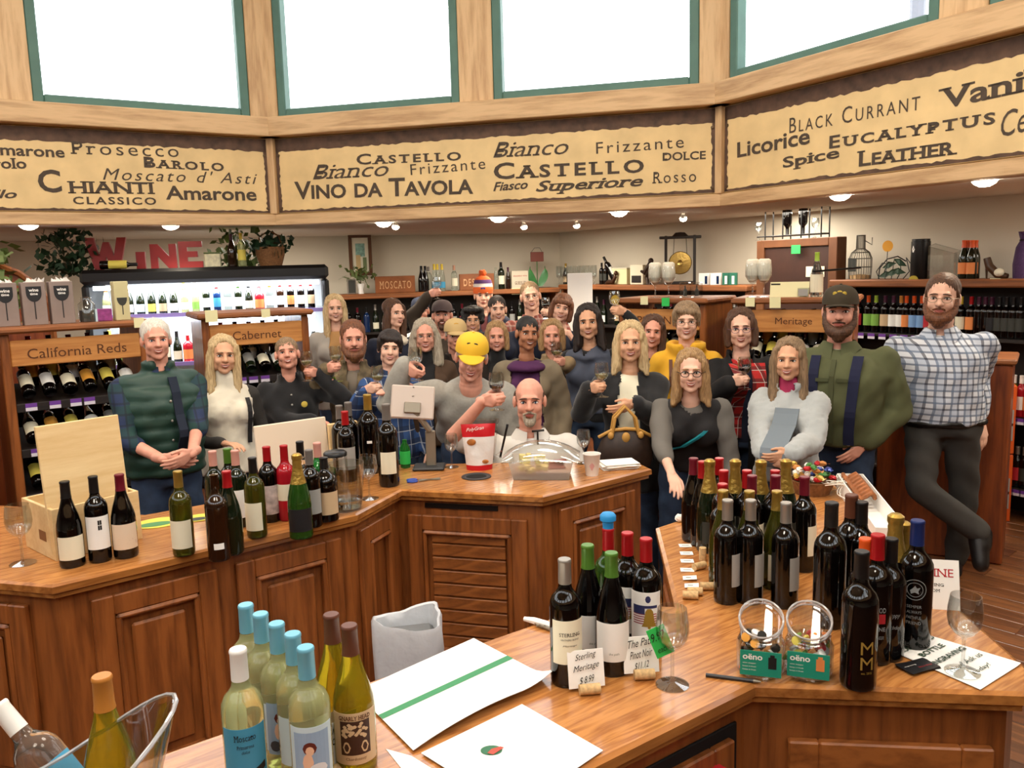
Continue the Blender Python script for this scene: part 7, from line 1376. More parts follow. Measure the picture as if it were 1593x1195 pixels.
# jars
for (u, v, cols, lb) in ((1183, 1044, [ink, ink, P_ORG, CAPS['orange'], P_WHT, black_m], 'clear plastic jar of black bottle stoppers with teal label'), (1257, 1047, [P_PCH, P_GRN, P_RED, P_CRM, P_YEL, P_WHT], 'clear plastic jar of pale coloured stoppers with teal label, nearest the monogram bottle')):
    p = atz(u, v, .95); t = thing('plastic_jar', lb, 'jar', p, face_cam(p))
    b = MB(); b.lathe([(0, .001), (.045, 0), (.054, .006), (.056, .02), (.056, .075), (.05, .088), (.046, .092), (.046, .1), (.0445, .1), (.0445, .093), (.052, .08), (.0535, .02), (.05, .008), (0, .005)], 26); b.build('vessel', [GLT], t, True, 60)
    b = MB(); c = np.array([0, .004, .122]); ax = np.array([0, -.62, .785]); a1 = np.array([1, 0, 0]); a2 = np.cross(ax, a1)
    ring = lambda r, h: [c+ax*h+r*(a1*cos(a)+a2*sin(a)) for a in np.linspace(0, 2*pi, 26, endpoint=False)]
    rb2 = MB(); rb2.tube(ring(.05, .0), .0022, 6, closed=True); rb2.tube(ring(.05, .016), .0028, 6, closed=True); rb2.build('rim', [M('jar_rim', 'e9e4e2', .12, trans=.6)], t, True); b.add(ring(.049, -.004)+ring(.049, .016), [(i, (i+1) % 26, 26+(i+1) % 26, 26+i) for i in range(26)]); b.add(ring(.05, 0)+[np.array([.048*cos(a), .048*sin(a), .088]) for a in np.linspace(0, -2*pi, 26, endpoint=False)], [(26+i, 26+(i+1) % 26, (i+1) % 26, i) for i in range(26)]); b.build('mouth', [PANE('jar_mouth', (.95, .93, .92), .16)], t, True)
    b = MB(); b.obox((0, -.0575, .046), (.046, 0, 0), (0, .0008, 0), (0, 0, .03), 0); so = b.build('label', [P_TEAL], t); letter_flat('oëno', white_m, so, (-.04, -.0585, .055), (1, 0, 0), (0, 0, 1), .044, .014, 'b', .0005)
    for j in range(3): letter_flat('wine stopper' if j == 0 else 'keeps it fresh', white_m, so, (-.04, -.0585, .044-.008*j), (1, 0, 0), (0, 0, 1), .03, .004, 'sans', .0005)
    b = MB(); b.obox((.026, -.0587, .05), (.009, 0, 0), (0, .0004, 0), (0, 0, .014)); b.obox((.026, -.0587, .066), (.005, 0, 0), (0, .0004, 0), (0, 0, .004)); b.build('picture', [cols[0]], so)
    for k in range(26):
        a, r = random.uniform(0, 6.28), .04*sqrt(random.random()); z = .012+.085*random.random(); b = MB(); b.lathe([(0, 0), (.007, 0), (.007, .016), (.011, .018), (.011, .023), (0, .025)], 8); o = b.build('stopper', [cols[k % 6]], t, True, 50, (r*cos(a), r*sin(a), z), (random.uniform(-1.2, 1.2), random.uniform(-1.2, 1.2), a))
A, B = atz(1098, 1050, .955), atz(1184, 1061, .955); t = thing('ballpoint_pen', 'dark pen lying on the island near the jars', 'pen', A); b = MB(); D = B-A; b.tube([(0, 0, 0), D*.86], .0045, 8); b.build('barrel', [dgrey_m], t, True); b = MB(); b.tube([D*.86, D], [.0045, .0015], 8); b.build('tip', [steel], t, True)
# ice bucket
p = np.array([-.775, 1.13, .95]); t = thing('ice_bucket', 'large clear acrylic ice bucket with swooping rim holding three bottles', 'bucket', p, .35)
N = 40; V = []; F = []
rim = lambda a: .16+.15*max(0, cos(a))**1.6+.09*max(0, -cos(a))**1.6
for k, (s, fr) in enumerate(((.0, 0), (1, 0), (1, .5), (1, 1), (.97, 1), (.97, .5), (.97, .02), (0, .03))):
    for i in range(N):
        a = 2*pi*i/N; zt = rim(a); rr = (.15+.05*fr*zt/.2)*s; V.append((rr*1.12*cos(a), rr*.74*sin(a), .004+fr*zt))
for k in range(7): F += [(k*N+i, k*N+(i+1) % N, (k+1)*N+(i+1) % N, (k+1)*N+i) for i in range(N)]
b = MB(); b.add(V, F); b.build('vessel', [GLT], t, True, 60)
b = MB(); b.tube([((.15+.05*rim(2*pi*i/N)/.2)*1.11*cos(2*pi*i/N), (.15+.05*rim(2*pi*i/N)/.2)*.73*sin(2*pi*i/N), .004+rim(2*pi*i/N)) for i in range(N)], .0035, 6, closed=True); b.build('rim', [M('acrylic_rim', 'e8eaee', .08, trans=.6)], t, True)
b = MB()
for k in range(70):
    a, r = random.uniform(0, 6.28), sqrt(random.random()); A_ = rng.normal(size=(3, 3)); Q, _ = np.linalg.qr(A_); b.obox((.14*r*cos(a), .09*r*sin(a), .02+.07*random.random()), Q[0]*.015, Q[1]*.014, Q[2]*.013, 0, .004)
o = b.build('ice_cubes', [M('ice', 'f0f6f8', .1, trans=.8, ior=1.2)], t); o['kind'] = 'stuff'
stand('burgundy', G_GOLD, 'amber', None, (158, 1052), 'golden bottle with amber cap standing in the ice bucket', None, .975, 1.0)
q = atz(-4, 1096, 1.19); e = atz(112, 1236, 1.03); bl = bottle('bordeaux', G_CLR, 'white', P_BLU, lymat(q-(q-e)/np.linalg.norm(q-e)*.31, (q-e), 1.03, (.2, -.6, .8)), 'clear bottle with blue label tilted in the ice bucket, white cap', lz=(.05, .17))
bottle('burgundy', G_GOLD, 'white', P_WHT, lymat((-.76, 1.10, .985), (-.35, .1, 1), 1.0, (0, -1, .1)), 'pale bottle with white label at the frame edge in the ice bucket')
# waste bin on the floor between the counters
p = aty(633, 962, 2.72); t = thing('waste_bin', 'grey waste bin lined with a clear white bag between the counters', 'waste bin', (p[0], p[1], 0), .2)
ht = p[2]; b = MB(); b.obox((0, 0, ht/2-.02), (.10, 0, 0), (0, .075, 0), (0, 0, ht/2-.03), 0, .02); b.build('body', [M('bin_grey', '6a6c6e', .5)], t)
lin_m = M('bin_liner', 'c9ccd0', .35, bump=.3, bscale=30); b = MB(); NN = 36
def sq(a, r): c, s = cos(a), sin(a); k = (abs(c)**4+abs(s)**4)**-.25; return c*k*r, s*k*r*.8
V = []
for (r, z) in ((.098, ht-.14), (.100, ht-.03), (.104, ht), (.112, ht+.006), (.118, ht-.01), (.118, ht-.09), (.116, ht-.22), (.108, .06)):
    for i in range(NN):
        a = 2*pi*i/NN; x, y = sq(a, r+.004*sin(a*9+z*20)); V.append((x, y, z+.018*sin(2*a+.6)*(z > .3)))
b.add(V, [(k*NN+i, k*NN+(i+1) % NN, (k+1)*NN+(i+1) % NN, (k+1)*NN+i) for k in range(7) for i in range(NN)]); b.build('liner', [lin_m], t, True)

# ================================================================== ON THE RACKS AND WALL SHELVES
def on(Wp0, d, uv, z, off=.12):
    """point on a shelf run: sight line meets the vertical plane parallel to the run, off behind its front edge"""
    nn = np.array([-d[1], d[0]]); q = np.array(Wp0[:2])+nn*off; A = atline(uv[0], uv[1], q, q+d); return np.array([A[0], A[1], z]), A[2]
F1 = (np.array(WS1(0, 0, 0)), norm2(BS1-BS0)); F2 = (np.array(WS2(0, 0, 0)), norm2(BS2-BS1-[.03, 0])); F3 = (P3_, d3_)
FRAMES = {1: (F1[0], F1[1], 1.655, rzS1), 2: (F2[0], F2[1], 1.69, rzS2), 3: (F3[0], F3[1], 1.745, rzS3)}
def spot(fi, u, v, off=.14):
    P, d, z, rz = FRAMES[fi]; p, zz = on(P, d, (u, v), z, off); return p, zz, rz
def sb(fi, u, v, kind, gl, cp, lb, label, off=.14, group=None):
    p, zz, rz = spot(fi, u, v, off); s = max(.7, min(1.5, (zz-p[2])/BK[kind]['h'])); bottle(kind, gl, cp, lb, zmat(p, rz, s), label, group)
# left run of the back shelf
def sign_plank(fi, u0, u1, vtop, txt, label):
    p, zt, rz = spot(fi, u0, vtop); q, _, _ = spot(fi, u1, vtop); L = np.linalg.norm((q-p)[:2]); h = min(.2, zt-p[2]); t = thing('wooden_sign', label, 'sign', p, rz); b = MB(); b.box((L/2, 0, h/2), (L, .03, h), 0, 0, .004); so = b.build('plank', [M('sign_brown', '8a4f26', .5, var=.2)], t); letter_flat(txt, M('carved_letter', 'd8a878', .6), so, (.05, -.016, h*.25), (1, 0, 0), (0, 0, 1), L-.1, h*.45, 's+w', .002)
sign_plank(1, 583, 645, 430, 'MOSCATO', 'brown carved wooden sign reading moscato on the long wall shelf'); sign_plank(1, 714, 768, 426, 'DESSERT', 'brown carved wooden sign reading dessert behind the knitted hat')
p, zt, rz = spot(1, 541, 365, .385); q, zb, _ = spot(1, 580, 428, .385); t = thing('framed_picture', 'wood framed print of a blue green plant and bottles on the back wall', 'picture', (p[0], p[1], zb), rz); Wf = np.linalg.norm((q-p)[:2]); Hf = zt-zb
b = MB()
for (c, s) in (((Wf/2, 0, .02), (Wf, .03, .04)), ((Wf/2, 0, Hf-.02), (Wf, .03, .04)), ((.02, 0, Hf/2), (.04, .03, Hf-.08)), ((Wf-.02, 0, Hf/2), (.04, .03, Hf-.08))): b.box(c, s, 0, 0, .005)
b.build('frame', [M('frame_wood', '5a361c', .4)], t)
b = MB(); b.box((Wf/2, .008, Hf/2), (Wf-.06, .008, Hf-.06), 0); b.obox((Wf*.5, .0025, Hf*.62), (Wf*.2, 0, 0), (0, .001, 0), (0, 0, Hf*.16), 1); b.obox((Wf*.4, .002, Hf*.3), (Wf*.1, 0, 0), (0, .001, 0), (0, 0, Hf*.2), 2); b.obox((Wf*.68, .0022, Hf*.28), (Wf*.08, 0, 0), (0, .001, 0), (0, 0, Hf*.16), 3); b.build('print', [M('print_cream', 'd8d3bd', .3), M('print_leaf', '7fa69a', .4, var=.4, vscale=25), M('print_tan', 'c2a878', .4), M('print_olive', '6a7a52', .4)], t)
p, zt, rz = spot(1, 546, 428); t = thing('speaker_box', 'small grey box at the cooler end of the long wall shelf', 'box', p, rz); b = MB(); b.box((0, 0, .09), (.1, .1, .18), 0, 0, .006); b.build('body', [M('box_grey', '7d746a', .6)], t); b = MB(); b.box((0, -.051, .09), (.08, .002, .15)); b.build('front', [P_DGR], t)
p, zt, rz = spot(1, 560, 426); t = thing('potted_plant', 'small plant in a pale vase under the framed picture', 'plant', p, rz); b = MB(); b.lathe([(0, 0), (.035, 0), (.03, .05), (.045, .12), (.04, .12), (0, .1)], 16); b.build('vase', [P_WHT], t, True); b = MB(); rg = np.random.default_rng(9)
for k in range(70):
    c = rg.normal(size=3)*[.08, .05, .05]+[0, 0, .22]; a, q = rg.normal(size=(2, 3))*.02; b.add([c, c+a+q, c+2*a, c+a-q], [(0, 1, 2, 3)])
o = b.build('foliage', [ivy_l], t); o['kind'] = 'stuff'; b = MB(); b.tube([(0, 0, .1), (.01, 0, .2)], .006, 5); b.build('stem', [M('stem_brown', '4a3a22')], t)
for k, u in enumerate((655, 661)): sb(1, u, 414, 'burgundy', G_RED, 'black', None, 'dark burgundy bottle, %s of the dark pair after the moscato sign' % ORD[k])
sb(1, 666, 415, 'bordeaux', G_CLR, 'grey', None, 'clear empty bottle beside the dark pair on the wall shelf')
for k, u in enumerate((675, 680, 687)): sb(1, u, 411, 'hock', G_CLR, 'yellow', P_BLU, 'pale bottle with teal label, %s of three behind the raised glass' % ORD[k])
sb(1, 706, 413, 'bordeaux', G_CLR, 'copper', P_CRM, 'rosé bottle with cream label before the dessert sign'); sb(1, 779, 408, 'bordeaux', G_GRN, 'black', P_CRM, 'dark green bottle with white label after the dessert sign'); sb(1, 790, 416, 'hock', G_BRN, 'purple', None, 'slim brown bottle beside the white box sign'); sb(1, 771, 416, 'hock', G_CLR, None, None, 'slim clear bottle at the end of the dessert sign')
p, zt, rz = spot(1, 808, 440); t = thing('box_sign', 'white box sign with faded brown print on the wall shelf', 'sign', p, rz); b = MB(); b.box((0, 0, .11), (.22, .08, .22), 0, 0, .004); so = b.build('body', [M('box_ivory', 'cfc3ac', .6)], t); letter_flat('GUESS IT', brown_ink, so, (-.07, -.041, .05), (1, 0, 0), (0, 0, 1), .14, .04, 's', .001); letter_flat('chocolate wine', P_RED, so, (-.09, -.041, .15), (1, 0, 0), (0, 0, 1), .18, .02, 'sans', .001)
p, zt, rz = spot(1, 803, 449, -.02); o = MB(); o.box((0, 0, -.03), (.12, .002, .075)); o = o.build('price_card', [GAR[2]], None, False, 40, p, (0, 0, rz)); tag(o, 'cream price card hung below the white box sign', 'price card')
p, zt, rz = spot(1, 836, 440); t = thing('flower_vase', 'green leafed metal flower with a brown square sign on its stalk', 'ornament', p, rz); s_ = (zt-p[2])
b = MB()
for sgn in (-1, 1):
    b.grid(lambda u, v: (sgn*(.03+.07*sin(pi*v*.6))+(u-.5)*.10*sin(pi*min(1, v+.12))**.7, -.02-.02*u+.01, .02+.25*v), 4, 8)
n0 = len(b.f); vv = list(b.v); b.add([(x, y+.006, z) for x, y, z in vv], [f[::-1] for f in b.f[:n0]]); b.build('leaf_blade', [M('leaf_green', '2f6b34', .4, var=.3)], t, True)
b = MB(); b.tube([(0, 0, 0), (0, 0, .36)], .007, 6); b.build('stalk', [M('stalk_green', '3a5a2a')], t); b = MB(); b.box((0, -.01, .39), (.17, .02, .12), 0, 0, .004); b.build('sign_plate', [M('plate_brown', '6a3428', .5)], t); b = MB(); b.tube([(-.07, 0, .45), (-.03, 0, .5), (.04, 0, .5), (.07, 0, .45)], .003, 5); b.build('wire', [black_m], t)
# right run
tall = MB(); tall.lathe([(0, 0), (.03, 0), (.031, .003), (.005, .008), (.004, .06), (.03, .08), (.036, .13), (.033, .20), (.031, .20), (.034, .13), (.028, .083), (0, .075)], 18); tall_me = tall.mesh('glass', [GLT], True, 60)
for k, u in enumerate((870, 878, 887, 897, 905, 914, 924)):
    p, zt, rz = spot(2, u, 440, .1); o = link('wine_glass', tall_me); o.matrix_world = zmat(p, rz, 1.15); tag(o, 'clear stemmed glass, %s in the row on the corner shelf' % ORD[k], 'wine glass', 'row of clear glasses on the corner shelf')
sb(2, 880, 410, 'burgundy', G_GRN, 'gold', P_TAN, 'dark green bottle with oval label among the clear glasses'); sb(2, 936, 409, 'bordeaux', G_RED, 'black', P_DGR, 'dark bottle at the end of the clear glasses'); sb(2, 942, 409, 'bordeaux', G_RED, 'black', P_DGR, 'dark bottle beside the tilted bottle holder')
p, zt, rz = spot(2, 948, 440, .12); bottle('bordeaux', G_RED, 'black', P_WHT, lymat(p+[.06, 0, .06], (-.35, .25, .8)), 'white-labelled bottle tilted in the figurine holder'); t = thing('bottle_holder', 'dark figurine bottle holder under the tilted bottle', 'ornament', p, rz); b = MB(); b.tube([(-.06, 0, .01), (0, 0, .03), (.09, -.02, .03), (.12, 0, .10)], [.02, .03, .025, .02], 8); b.ell((.12, 0, .13), (.025, .025, .03)); b.build('figure', [M('bronze', '4a3020', .4, .5)], t, True)
p, zt, rz = spot(2, 968, 440, .2); t = thing('cream_box', 'cream gift box behind the figurine holder', 'box', p, rz); b = MB(); b.box((0, 0, .09), (.28, .1, .18), 0, 0, .004); b.build('body', [GAR[2]], t); b = MB(); b.box((0, -.001, .185), (.285, .105, .012), 0, 0, .003); b.build('lid', [P_CRM], t)
p, zt, rz = spot(2, 990, 440, .12); t = thing('display_crate', 'cream crate with dark opening beside the gong', 'box', p, rz); b = MB(); b.box((0, .04, .11), (.22, .08, .22), 0, 0, .004); b.build('body', [P_CRM], t); b = MB(); b.box((0, -.001, .06), (.16, .004, .08)); b.build('opening', [dark_ply], t)
p, zt, rz = spot(2, 1006, 440, .06); t = thing('figurine', 'dark twisted figurine beside the white-filled glasses', 'ornament', p, rz); b = MB(); b.tube([(-.09, 0, .15), (-.03, 0, .13), (.02, 0, .18), (.05, 0, .22), (.08, 0, .2)], [.015, .025, .035, .03, .012], 8); b.tube([(.02, 0, .16), (0, 0, .08), (.03, 0, 0)], [.025, .02, .025], 8); b.tube([(.05, 0, .2), (.07, .01, .1), (.06, 0, 0)], [.02, .018, .025], 8); b.ell((.07, 0, .26), (.03, .03, .032)); b.build('figure', [M('bronze_dark', '3a2a20', .45, .4)], t, True)
p, zt, rz = spot(2, 1058, 437, .16); t = thing('gong', 'brass gong hanging in a dark wood frame on the corner shelf', 'gong', p, atan2(-p[0], p[1])); H_ = .52; b = MB()
for x in (-.15, .15): b.box((x, 0, H_/2), (.03, .04, H_), 0, 0, .004)
b.box((0, 0, H_-.02), (.44, .04, .03), 0, 0, .006); b.box((0, 0, .02), (.30, .05, .03), 0, 0, .004); b.lathe([(0, 0), (.09, 0), (.05, .04), (0, .045)], 16, (0, 0, H_-.01), sy=.25); b.build('frame', [M('dark_walnut', '20140d', .4)], t)
b = MB(); V, F = [], []; b.lathe([(0, .0), (.03, .012), (.032, .004), (.115, .0), (.122, -.008), (.122, -.02), (0, -.012)], 32); R_ = np.array([[1, 0, 0], [0, 0, -1], [0, 1, 0]]); bb = MB(); bb.add(np.array(b.v) @ R_.T+[0, 0, .23], b.f); bb.build('disc', [M('brass', 'b99a55', .28, .9, bump=.2, bscale=40)], t, True); b = MB()
for x in (-.07, .07): b.tube([(x, 0, .32), (x*.9, 0, H_-.03)], .003, 5)
b.build('cord', [black_m], t)
for k, (u, m_, m2) in enumerate(((1096, P_WHT, G_BLU), (1114, P_WHT, G_BLU), (1130, M('box_teal', '1f6650', .5), P_WHT), (1141, M('box_teal', '1f6650'), P_WHT))):
    p, zt, rz = spot(2, u, 437, .08); t = thing('gift_box', ['white gift box with bottle print, farther one', 'white gift box with bottle print, nearer one', 'teal gift box beside the white boxes', 'teal gift box at the shelf end'][k], 'box', p, rz+.6); b = MB(); b.box((0, 0, .06), (.11 if k < 2 else .075, .06, .12), 0, 0, .003); b.build('body', [m_], t); b = MB(); b.obox((.02 if k < 2 else .0, -.031, .05), (.012, 0, 0), (0, .001, 0), (0, 0, .04)); b.build('print', [m2], t)
# rack tops
big = MB(); big.lathe([(0, 0), (.04, 0), (.041, .003), (.006, .009), (.005, .09), (.025, .105), (.052, .15), (.052, .2), (.045, .26), (.043, .26), (.05, .2), (.05, .152), (.023, .108), (0, .1)], 24); big_me = big.mesh('glass', [GLT], True, 60); fillw = MB(); fillw.lathe([(0, .112), (.03, .118), (.0505, .155), (.0505, .2), (.046, .262), (.03, .272), (0, .266)], 18); fill_me = fillw.mesh('paper_filling', [M('cream_fill', 'f2ecd8', .8, var=.06, vscale=30)], True)
for k, (W_, rz_, x, lb) in enumerate(((WP, rzP, .25, 'large glass stuffed with cream paper on the pinot rack, farther one'), (WP, rzP, .36, 'large glass stuffed with cream paper on the pinot rack, nearer the acrylic blocks'), (WM, rzM, .09, 'large glass stuffed with cream paper on the meritage rack, end one'), (WM, rzM, .165, 'large glass stuffed with cream paper on the meritage rack, by the envelope'))):
    o = link('large_wine_glass', big_me); o.matrix_world = zmat(W_(x, .1, 1.67 if k < 2 else 1.675), rz_, .95); link('paper_filling', fill_me, o); tag(o, lb, 'wine glass')
for k in range(2):
    t = thing('acrylic_block', 'clear acrylic block with etched bottle on the pinot rack, %s' % ('farther', 'nearer')[k]+' one', 'ornament', WP(.49+.09*k, .1, 1.67), rzP); b = MB(); b.box((0, 0, .055), (.075, .05, .11), 0, 0, .006); b.build('block', [GLT], t); b = MB(); b.lathe([(0, 0), (.014, 0), (.014, .04), (.005, .055), (.005, .075), (0, .075)], 10, (0, 0, .012)); b.build('etching', [P_DGR], t)
t = thing('envelope_sign', 'cream envelope card propped on the meritage rack', 'card', WM(.33, .08, 1.675), rzM); b = MB(); b.obox((0, .02, .05), (.125, 0, 0), (0, .002, 0), (0, .012, .05)); so = b.build('card', [GAR[2]], t); b = MB(); b.obox((-.09, .018+.008, .085), (.03, 0, 0), (0, .001, 0), (0, .001, .005)); b.build('print', [ink], so)
bottle('burgundy', G_CLR, 'lime', P_CRM, zmat(WM(.50, .1, 1.675), rzM, .98), 'pale bottle with green neck and cream filling on the meritage rack', lz=(.03, .15), ha=2.4); t = thing('serving_stick', 'thin dark rod resting across the pale bottle on the meritage rack', 'rod', WM(.50, .05, 1.84), rzM); b = MB(); b.tube([(-.02, 0, 0), (.27, -.02, .02)], .007, 6); b.build('rod', [black_m], t)
t = thing('label_holder', 'small clear label holder beside the pale bottle on the meritage rack', 'holder', WM(.42, .08, 1.675), rzM); b = MB(); b.box((0, 0, .03), (.07, .03, .06), 0, 0, .002); b.build('block', [GLT], t); b = MB(); b.box((0, -.016, .03), (.06, .001, .045)); b.build('card', [P_GRY], t)
# framed dark cupboard behind the meritage rack, hung on the corner wall
P, d, nn, L, rz = frame_of(BS2+[.02, -.12], (2.70, 7.10)); A = atline(1177, 375, P, P+d); B = atline(1300, 465, P, P+d); ax, bx = np.dot(A[:2]-P, d), np.dot(B[:2]-P, d); zt, zb = A[2], 1.2
t = thing('cupboard', 'oak framed cupboard with dark door behind the meritage rack', 'cupboard', (*(P+d*ax), zb), rz); Wc = bx-ax; Hc = zt-zb; b = MB()
for (c, s) in (((.045, .06, Hc/2), (.09, .12, Hc)), ((Wc-.045, .06, Hc/2), (.09, .12, Hc)), ((Wc/2, .06, Hc-.035), (Wc-.18, .12, .07)), ((Wc/2, .06, .03), (Wc-.18, .12, .06))): b.box(c, s, 0, 0, .005)
b.build('frame', [M('cupboard_wood', '6a4022', .5, var=.15)], t); b = MB(); b.box((Wc/2, .06, Hc/2), (Wc-.18, .08, Hc-.13)); b.build('door', [M('door_dark', '3a2016', .5, var=.15)], t); b = MB(); b.box((Wc*.74, .016, Hc*.68), (.2, .004, .09)); b.build('card', [P_CRM], t)
b = MB(); b.box((Wc/2, .1, -zb/2+.0), (Wc, .2, zb-.02), 0, 0, .004); b.build('lower_case', [oak_cab], t)
# wire rack with two inverted bottles
A = atline(1190, 385, P-nn*.02, P-nn*.02+d); B = atline(1277, 378, P-nn*.02, P-nn*.02+d); t = thing('wire_bottle_rack', 'black wire rack on the cupboard top holding two inverted bottles', 'rack', (A[0], A[1], zt+.003), rz); Lw = np.linalg.norm((B-A)[:2]); b = MB(); Hh = .26
for z in (.03, Hh): b.tube([(0, 0, z), (Lw, 0, z), (Lw, .1, z), (0, .1, z)], .007, 6, closed=True)
for x in (0, Lw*.33, Lw*.66, Lw):
    for y in (0, .1): b.tube([(x, y, 0), (x, y, Hh)], .006, 6)
b.tube([(-.1, 0, .03), (0, 0, .03)], .006, 6); b.build('wire', [black_m], t)
for k, f in enumerate((.34, .62)):
    m_ = Matrix.Translation(Vector([float(x) for x in (A[0]+d[0]*Lw*f+nn[0]*.05, A[1]+d[1]*Lw*f+nn[1]*.05, zt+.335)])) @ Matrix.Rotation(pi, 4, 'X'); bottle('bordeaux', G_RED, 'black', None, m_, 'inverted dark bottle in the black wire rack, %s one' % ('farther', 'nearer')[k])
pc = atline(1238, 388, P-nn*.03, P-nn*.03+d); o = MB(); o.box((0, 0, 0), (.10, .002, .075)); o = o.build('price_card', [GAR[1]], None, False, 40, pc, (0, 0, rz)); tag(o, 'bright green price card below the inverted bottle rack', 'price card')
for k, u in enumerate((1180, 1268)):
    q = atline(u, 378, P+nn*.05, P+nn*.05+d); o = link('wine_glass', WG); o.matrix_world = Matrix.Translation(Vector((q[0], q[1], zt-.01))) @ Matrix.Rotation(pi, 4, 'X') @ Matrix.Scale(1.0, 4); o.matrix_world = zmat((q[0], q[1], zt+.002), 0, 1.0); tag(o, 'clear wine glass on the cupboard top, %s end' % ('gong', 'aisle')[k], 'wine glass')
# right tall shelf top
p, zt, rz = spot(3, 1340, 355, .12); t = thing('wire_cork_bottle', 'bottle-shaped wire cork cage with a little crank at the shelf end', 'ornament', p, rz); h = .36; b = MB(); pr = [(.085, 0), (.09, .1), (.09, .17), (.07, .22), (.035, .25), (.033, .36)]
for i in range(14):
    a = 2*pi*i/14; b.tube([(r*cos(a), r*sin(a), z) for r, z in pr], .003, 4)
for r, z in pr: b.tube([(r*cos(a), r*sin(a), z) for a in np.linspace(0, 2*pi, 18, endpoint=False)], .004, 5, closed=True)
b.tube([(.03, 0, .32), (.1, 0, .28), (.1, 0, .34)], .004, 5); b.build('wire', [M('wire_grey', '6a655c', .4, .6)], t); b = MB(); b.box((-.02, -.088, .12), (.07, .004, .11)); b.build('plaque', [P_DGR], t); b = MB(); b.lathe([(0, 0), (.08, 0), (.08, .03), (0, .04)], 14, (0, 0, .003)); o = b.build('corks', [cork_m], t); o['kind'] = 'stuff'
p, zt, rz = spot(3, 1390, 430, .12); t = thing('metal_vine_rack', 'scrolled metal vine ornament with green leaves on the tall shelf', 'ornament', p, rz); b = MB()
for k in range(6): x = -.12+.05*k; b.tube([(x, 0, 0), (x-.03+.02*k, 0, .06), (x+.02, 0, .13+.01*k), (x+.06, 0, .12)], .004, 5)
b.tube([(-.13, 0, .0), (-.12, 0, .09), (-.06, 0, .16), (.03, 0, .18), (.1, 0, .14)], .005, 5); b.build('wire', [black_m], t)
for k, (x, z, a) in enumerate(((-.03, .11, .3), (.0, .05, .2), (.06, .13, -.5), (.05, .06, -.2), (-.06, .035, .25))): b = MB(); b.add([(x-.07*cos(a), -.01, z-.07*sin(a)), (x, -.03, z-.025), (x+.06*cos(a), -.01, z+.06*sin(a)), (x, -.02, z+.03)], [(0, 1, 2, 3)]); b.add([(x-.07*cos(a), -.005, z-.07*sin(a)), (x, -.025, z-.025), (x+.06*cos(a), -.005, z+.06*sin(a)), (x, -.015, z+.03)], [(3, 2, 1, 0)]); b.build('leaf', [ivy_d], t)
q, zz, _ = spot(3, 1381, 383, .05); o = MB(); o.lathe([(0, -.001), (.045, -.001), (.045, .001), (0, .001)], 20); o = o.build('price_card', [M('paper_amber', 'e6a32a', .6)], None, False, 40, (q[0], q[1], zz), (pi/2, 0, rz)); tag(o, 'round orange price card clipped to the metal vine ornament', 'price card'); b = MB(); b.tube([(0, -.04, 0), (.01, -(zz-1.76), .03)], .003, 5); b.build('clip', [black_m], o)
q, zz, _ = spot(3, 1421, 433, -.012); o = MB(); o.lathe([(0, -.001), (.04, -.001), (.04, .001), (0, .001)], 16); o = o.build('price_card', [M('paper_mustard', 'b8a32e', .6)], None, False, 40, (q[0], q[1], 1.735), (pi/2, 0, rz)); tag(o, 'round mustard price card on the tall shelf edge', 'price card')
p, zt, rz = spot(3, 1433, 372, .13); t = thing('gift_tube', 'tall black gift tube with white emblem on the tall shelf', 'box', p, rz); h = .31; b = MB(); b.lathe([(0, 0), (.068, 0), (.07, .004), (.07, h-.02), (.066, h-.018), (.066, h), (0, h)], 24); b.build('body', [black_m], t, True, 50); b = MB(); V = [(.0706*cos(-pi/2-.35+x/.07), .0706*sin(-pi/2-.35+x/.07), .23+z) for x, z in ((0, .03), (-.012, .005), (-.008, -.02), (.004, -.025), (.014, 0))]; b.add(V, [(0, 1, 2, 3, 4)]); b.build('emblem', [P_WHT], t)
p, zt, rz = spot(3, 1470, 380, .14); t = thing('acrylic_holder', 'clear acrylic holder with slanted top behind the person in the checked shirt', 'holder', p, rz); b = MB(); b.add([(-.1, -.05, 0), (.1, -.05, 0), (.1, .05, 0), (-.1, .05, 0), (-.1, -.05, .25), (.1, -.05, .19), (.1, .05, .21), (-.1, .05, .27)], [(0, 1, 5, 4), (1, 2, 6, 5), (2, 3, 7, 6), (3, 0, 4, 7), (3, 2, 1, 0)]); b.build('walls', [PANE('acrylic_wall', (.85, .85, .85), .08)], t); b = MB(); b.tube([(-.1, -.05, .25), (.1, -.05, .19), (.1, .05, .21), (-.1, .05, .27)], .003, 5, closed=True); b.build('rim', [GLT], t)
for k, (u, o_) in enumerate(((1501, .1), (1513, .1), (1505, .17), (1518, .17))): sb(3, u, 374, 'beer', G_GRN, 'orange', P_PCH, 'small orange-capped bottle, %s of the four-pack on the tall shelf' % ORD[k], o_, 'four-pack on the tall shelf')
p, zt, rz = spot(3, 1545, 428, .1); t = thing('shoe_bottle_holder', 'high-heeled shoe bottle holder in brown and cream on the tall shelf', 'ornament', p, rz); b = MB(); b.tube([(-.05, 0, .15), (-.03, 0, .09), (.03, 0, .03), (.1, 0, .015)], [.025, .03, .03, .02], 10); b.tube([(-.05, 0, .13), (-.045, 0, 0)], [.012, .006], 8); b.build('shoe', [M('shoe_brown', '4a3320', .3)], t, True); b = MB(); b.ell((.05, -.02, .045), (.035, .03, .03)); b.build('rosette', [P_CRM], t, True)
q, zz, _ = spot(3, 1548, 433, -.01); o = MB(); o.box((0, 0, 0), (.07, .002, .05)); o = o.build('price_card', [GAR[2]], None, False, 40, (q[0], q[1], 1.725), (0, 0, rz)); tag(o, 'cream price card under the high-heeled shoe holder', 'price card')
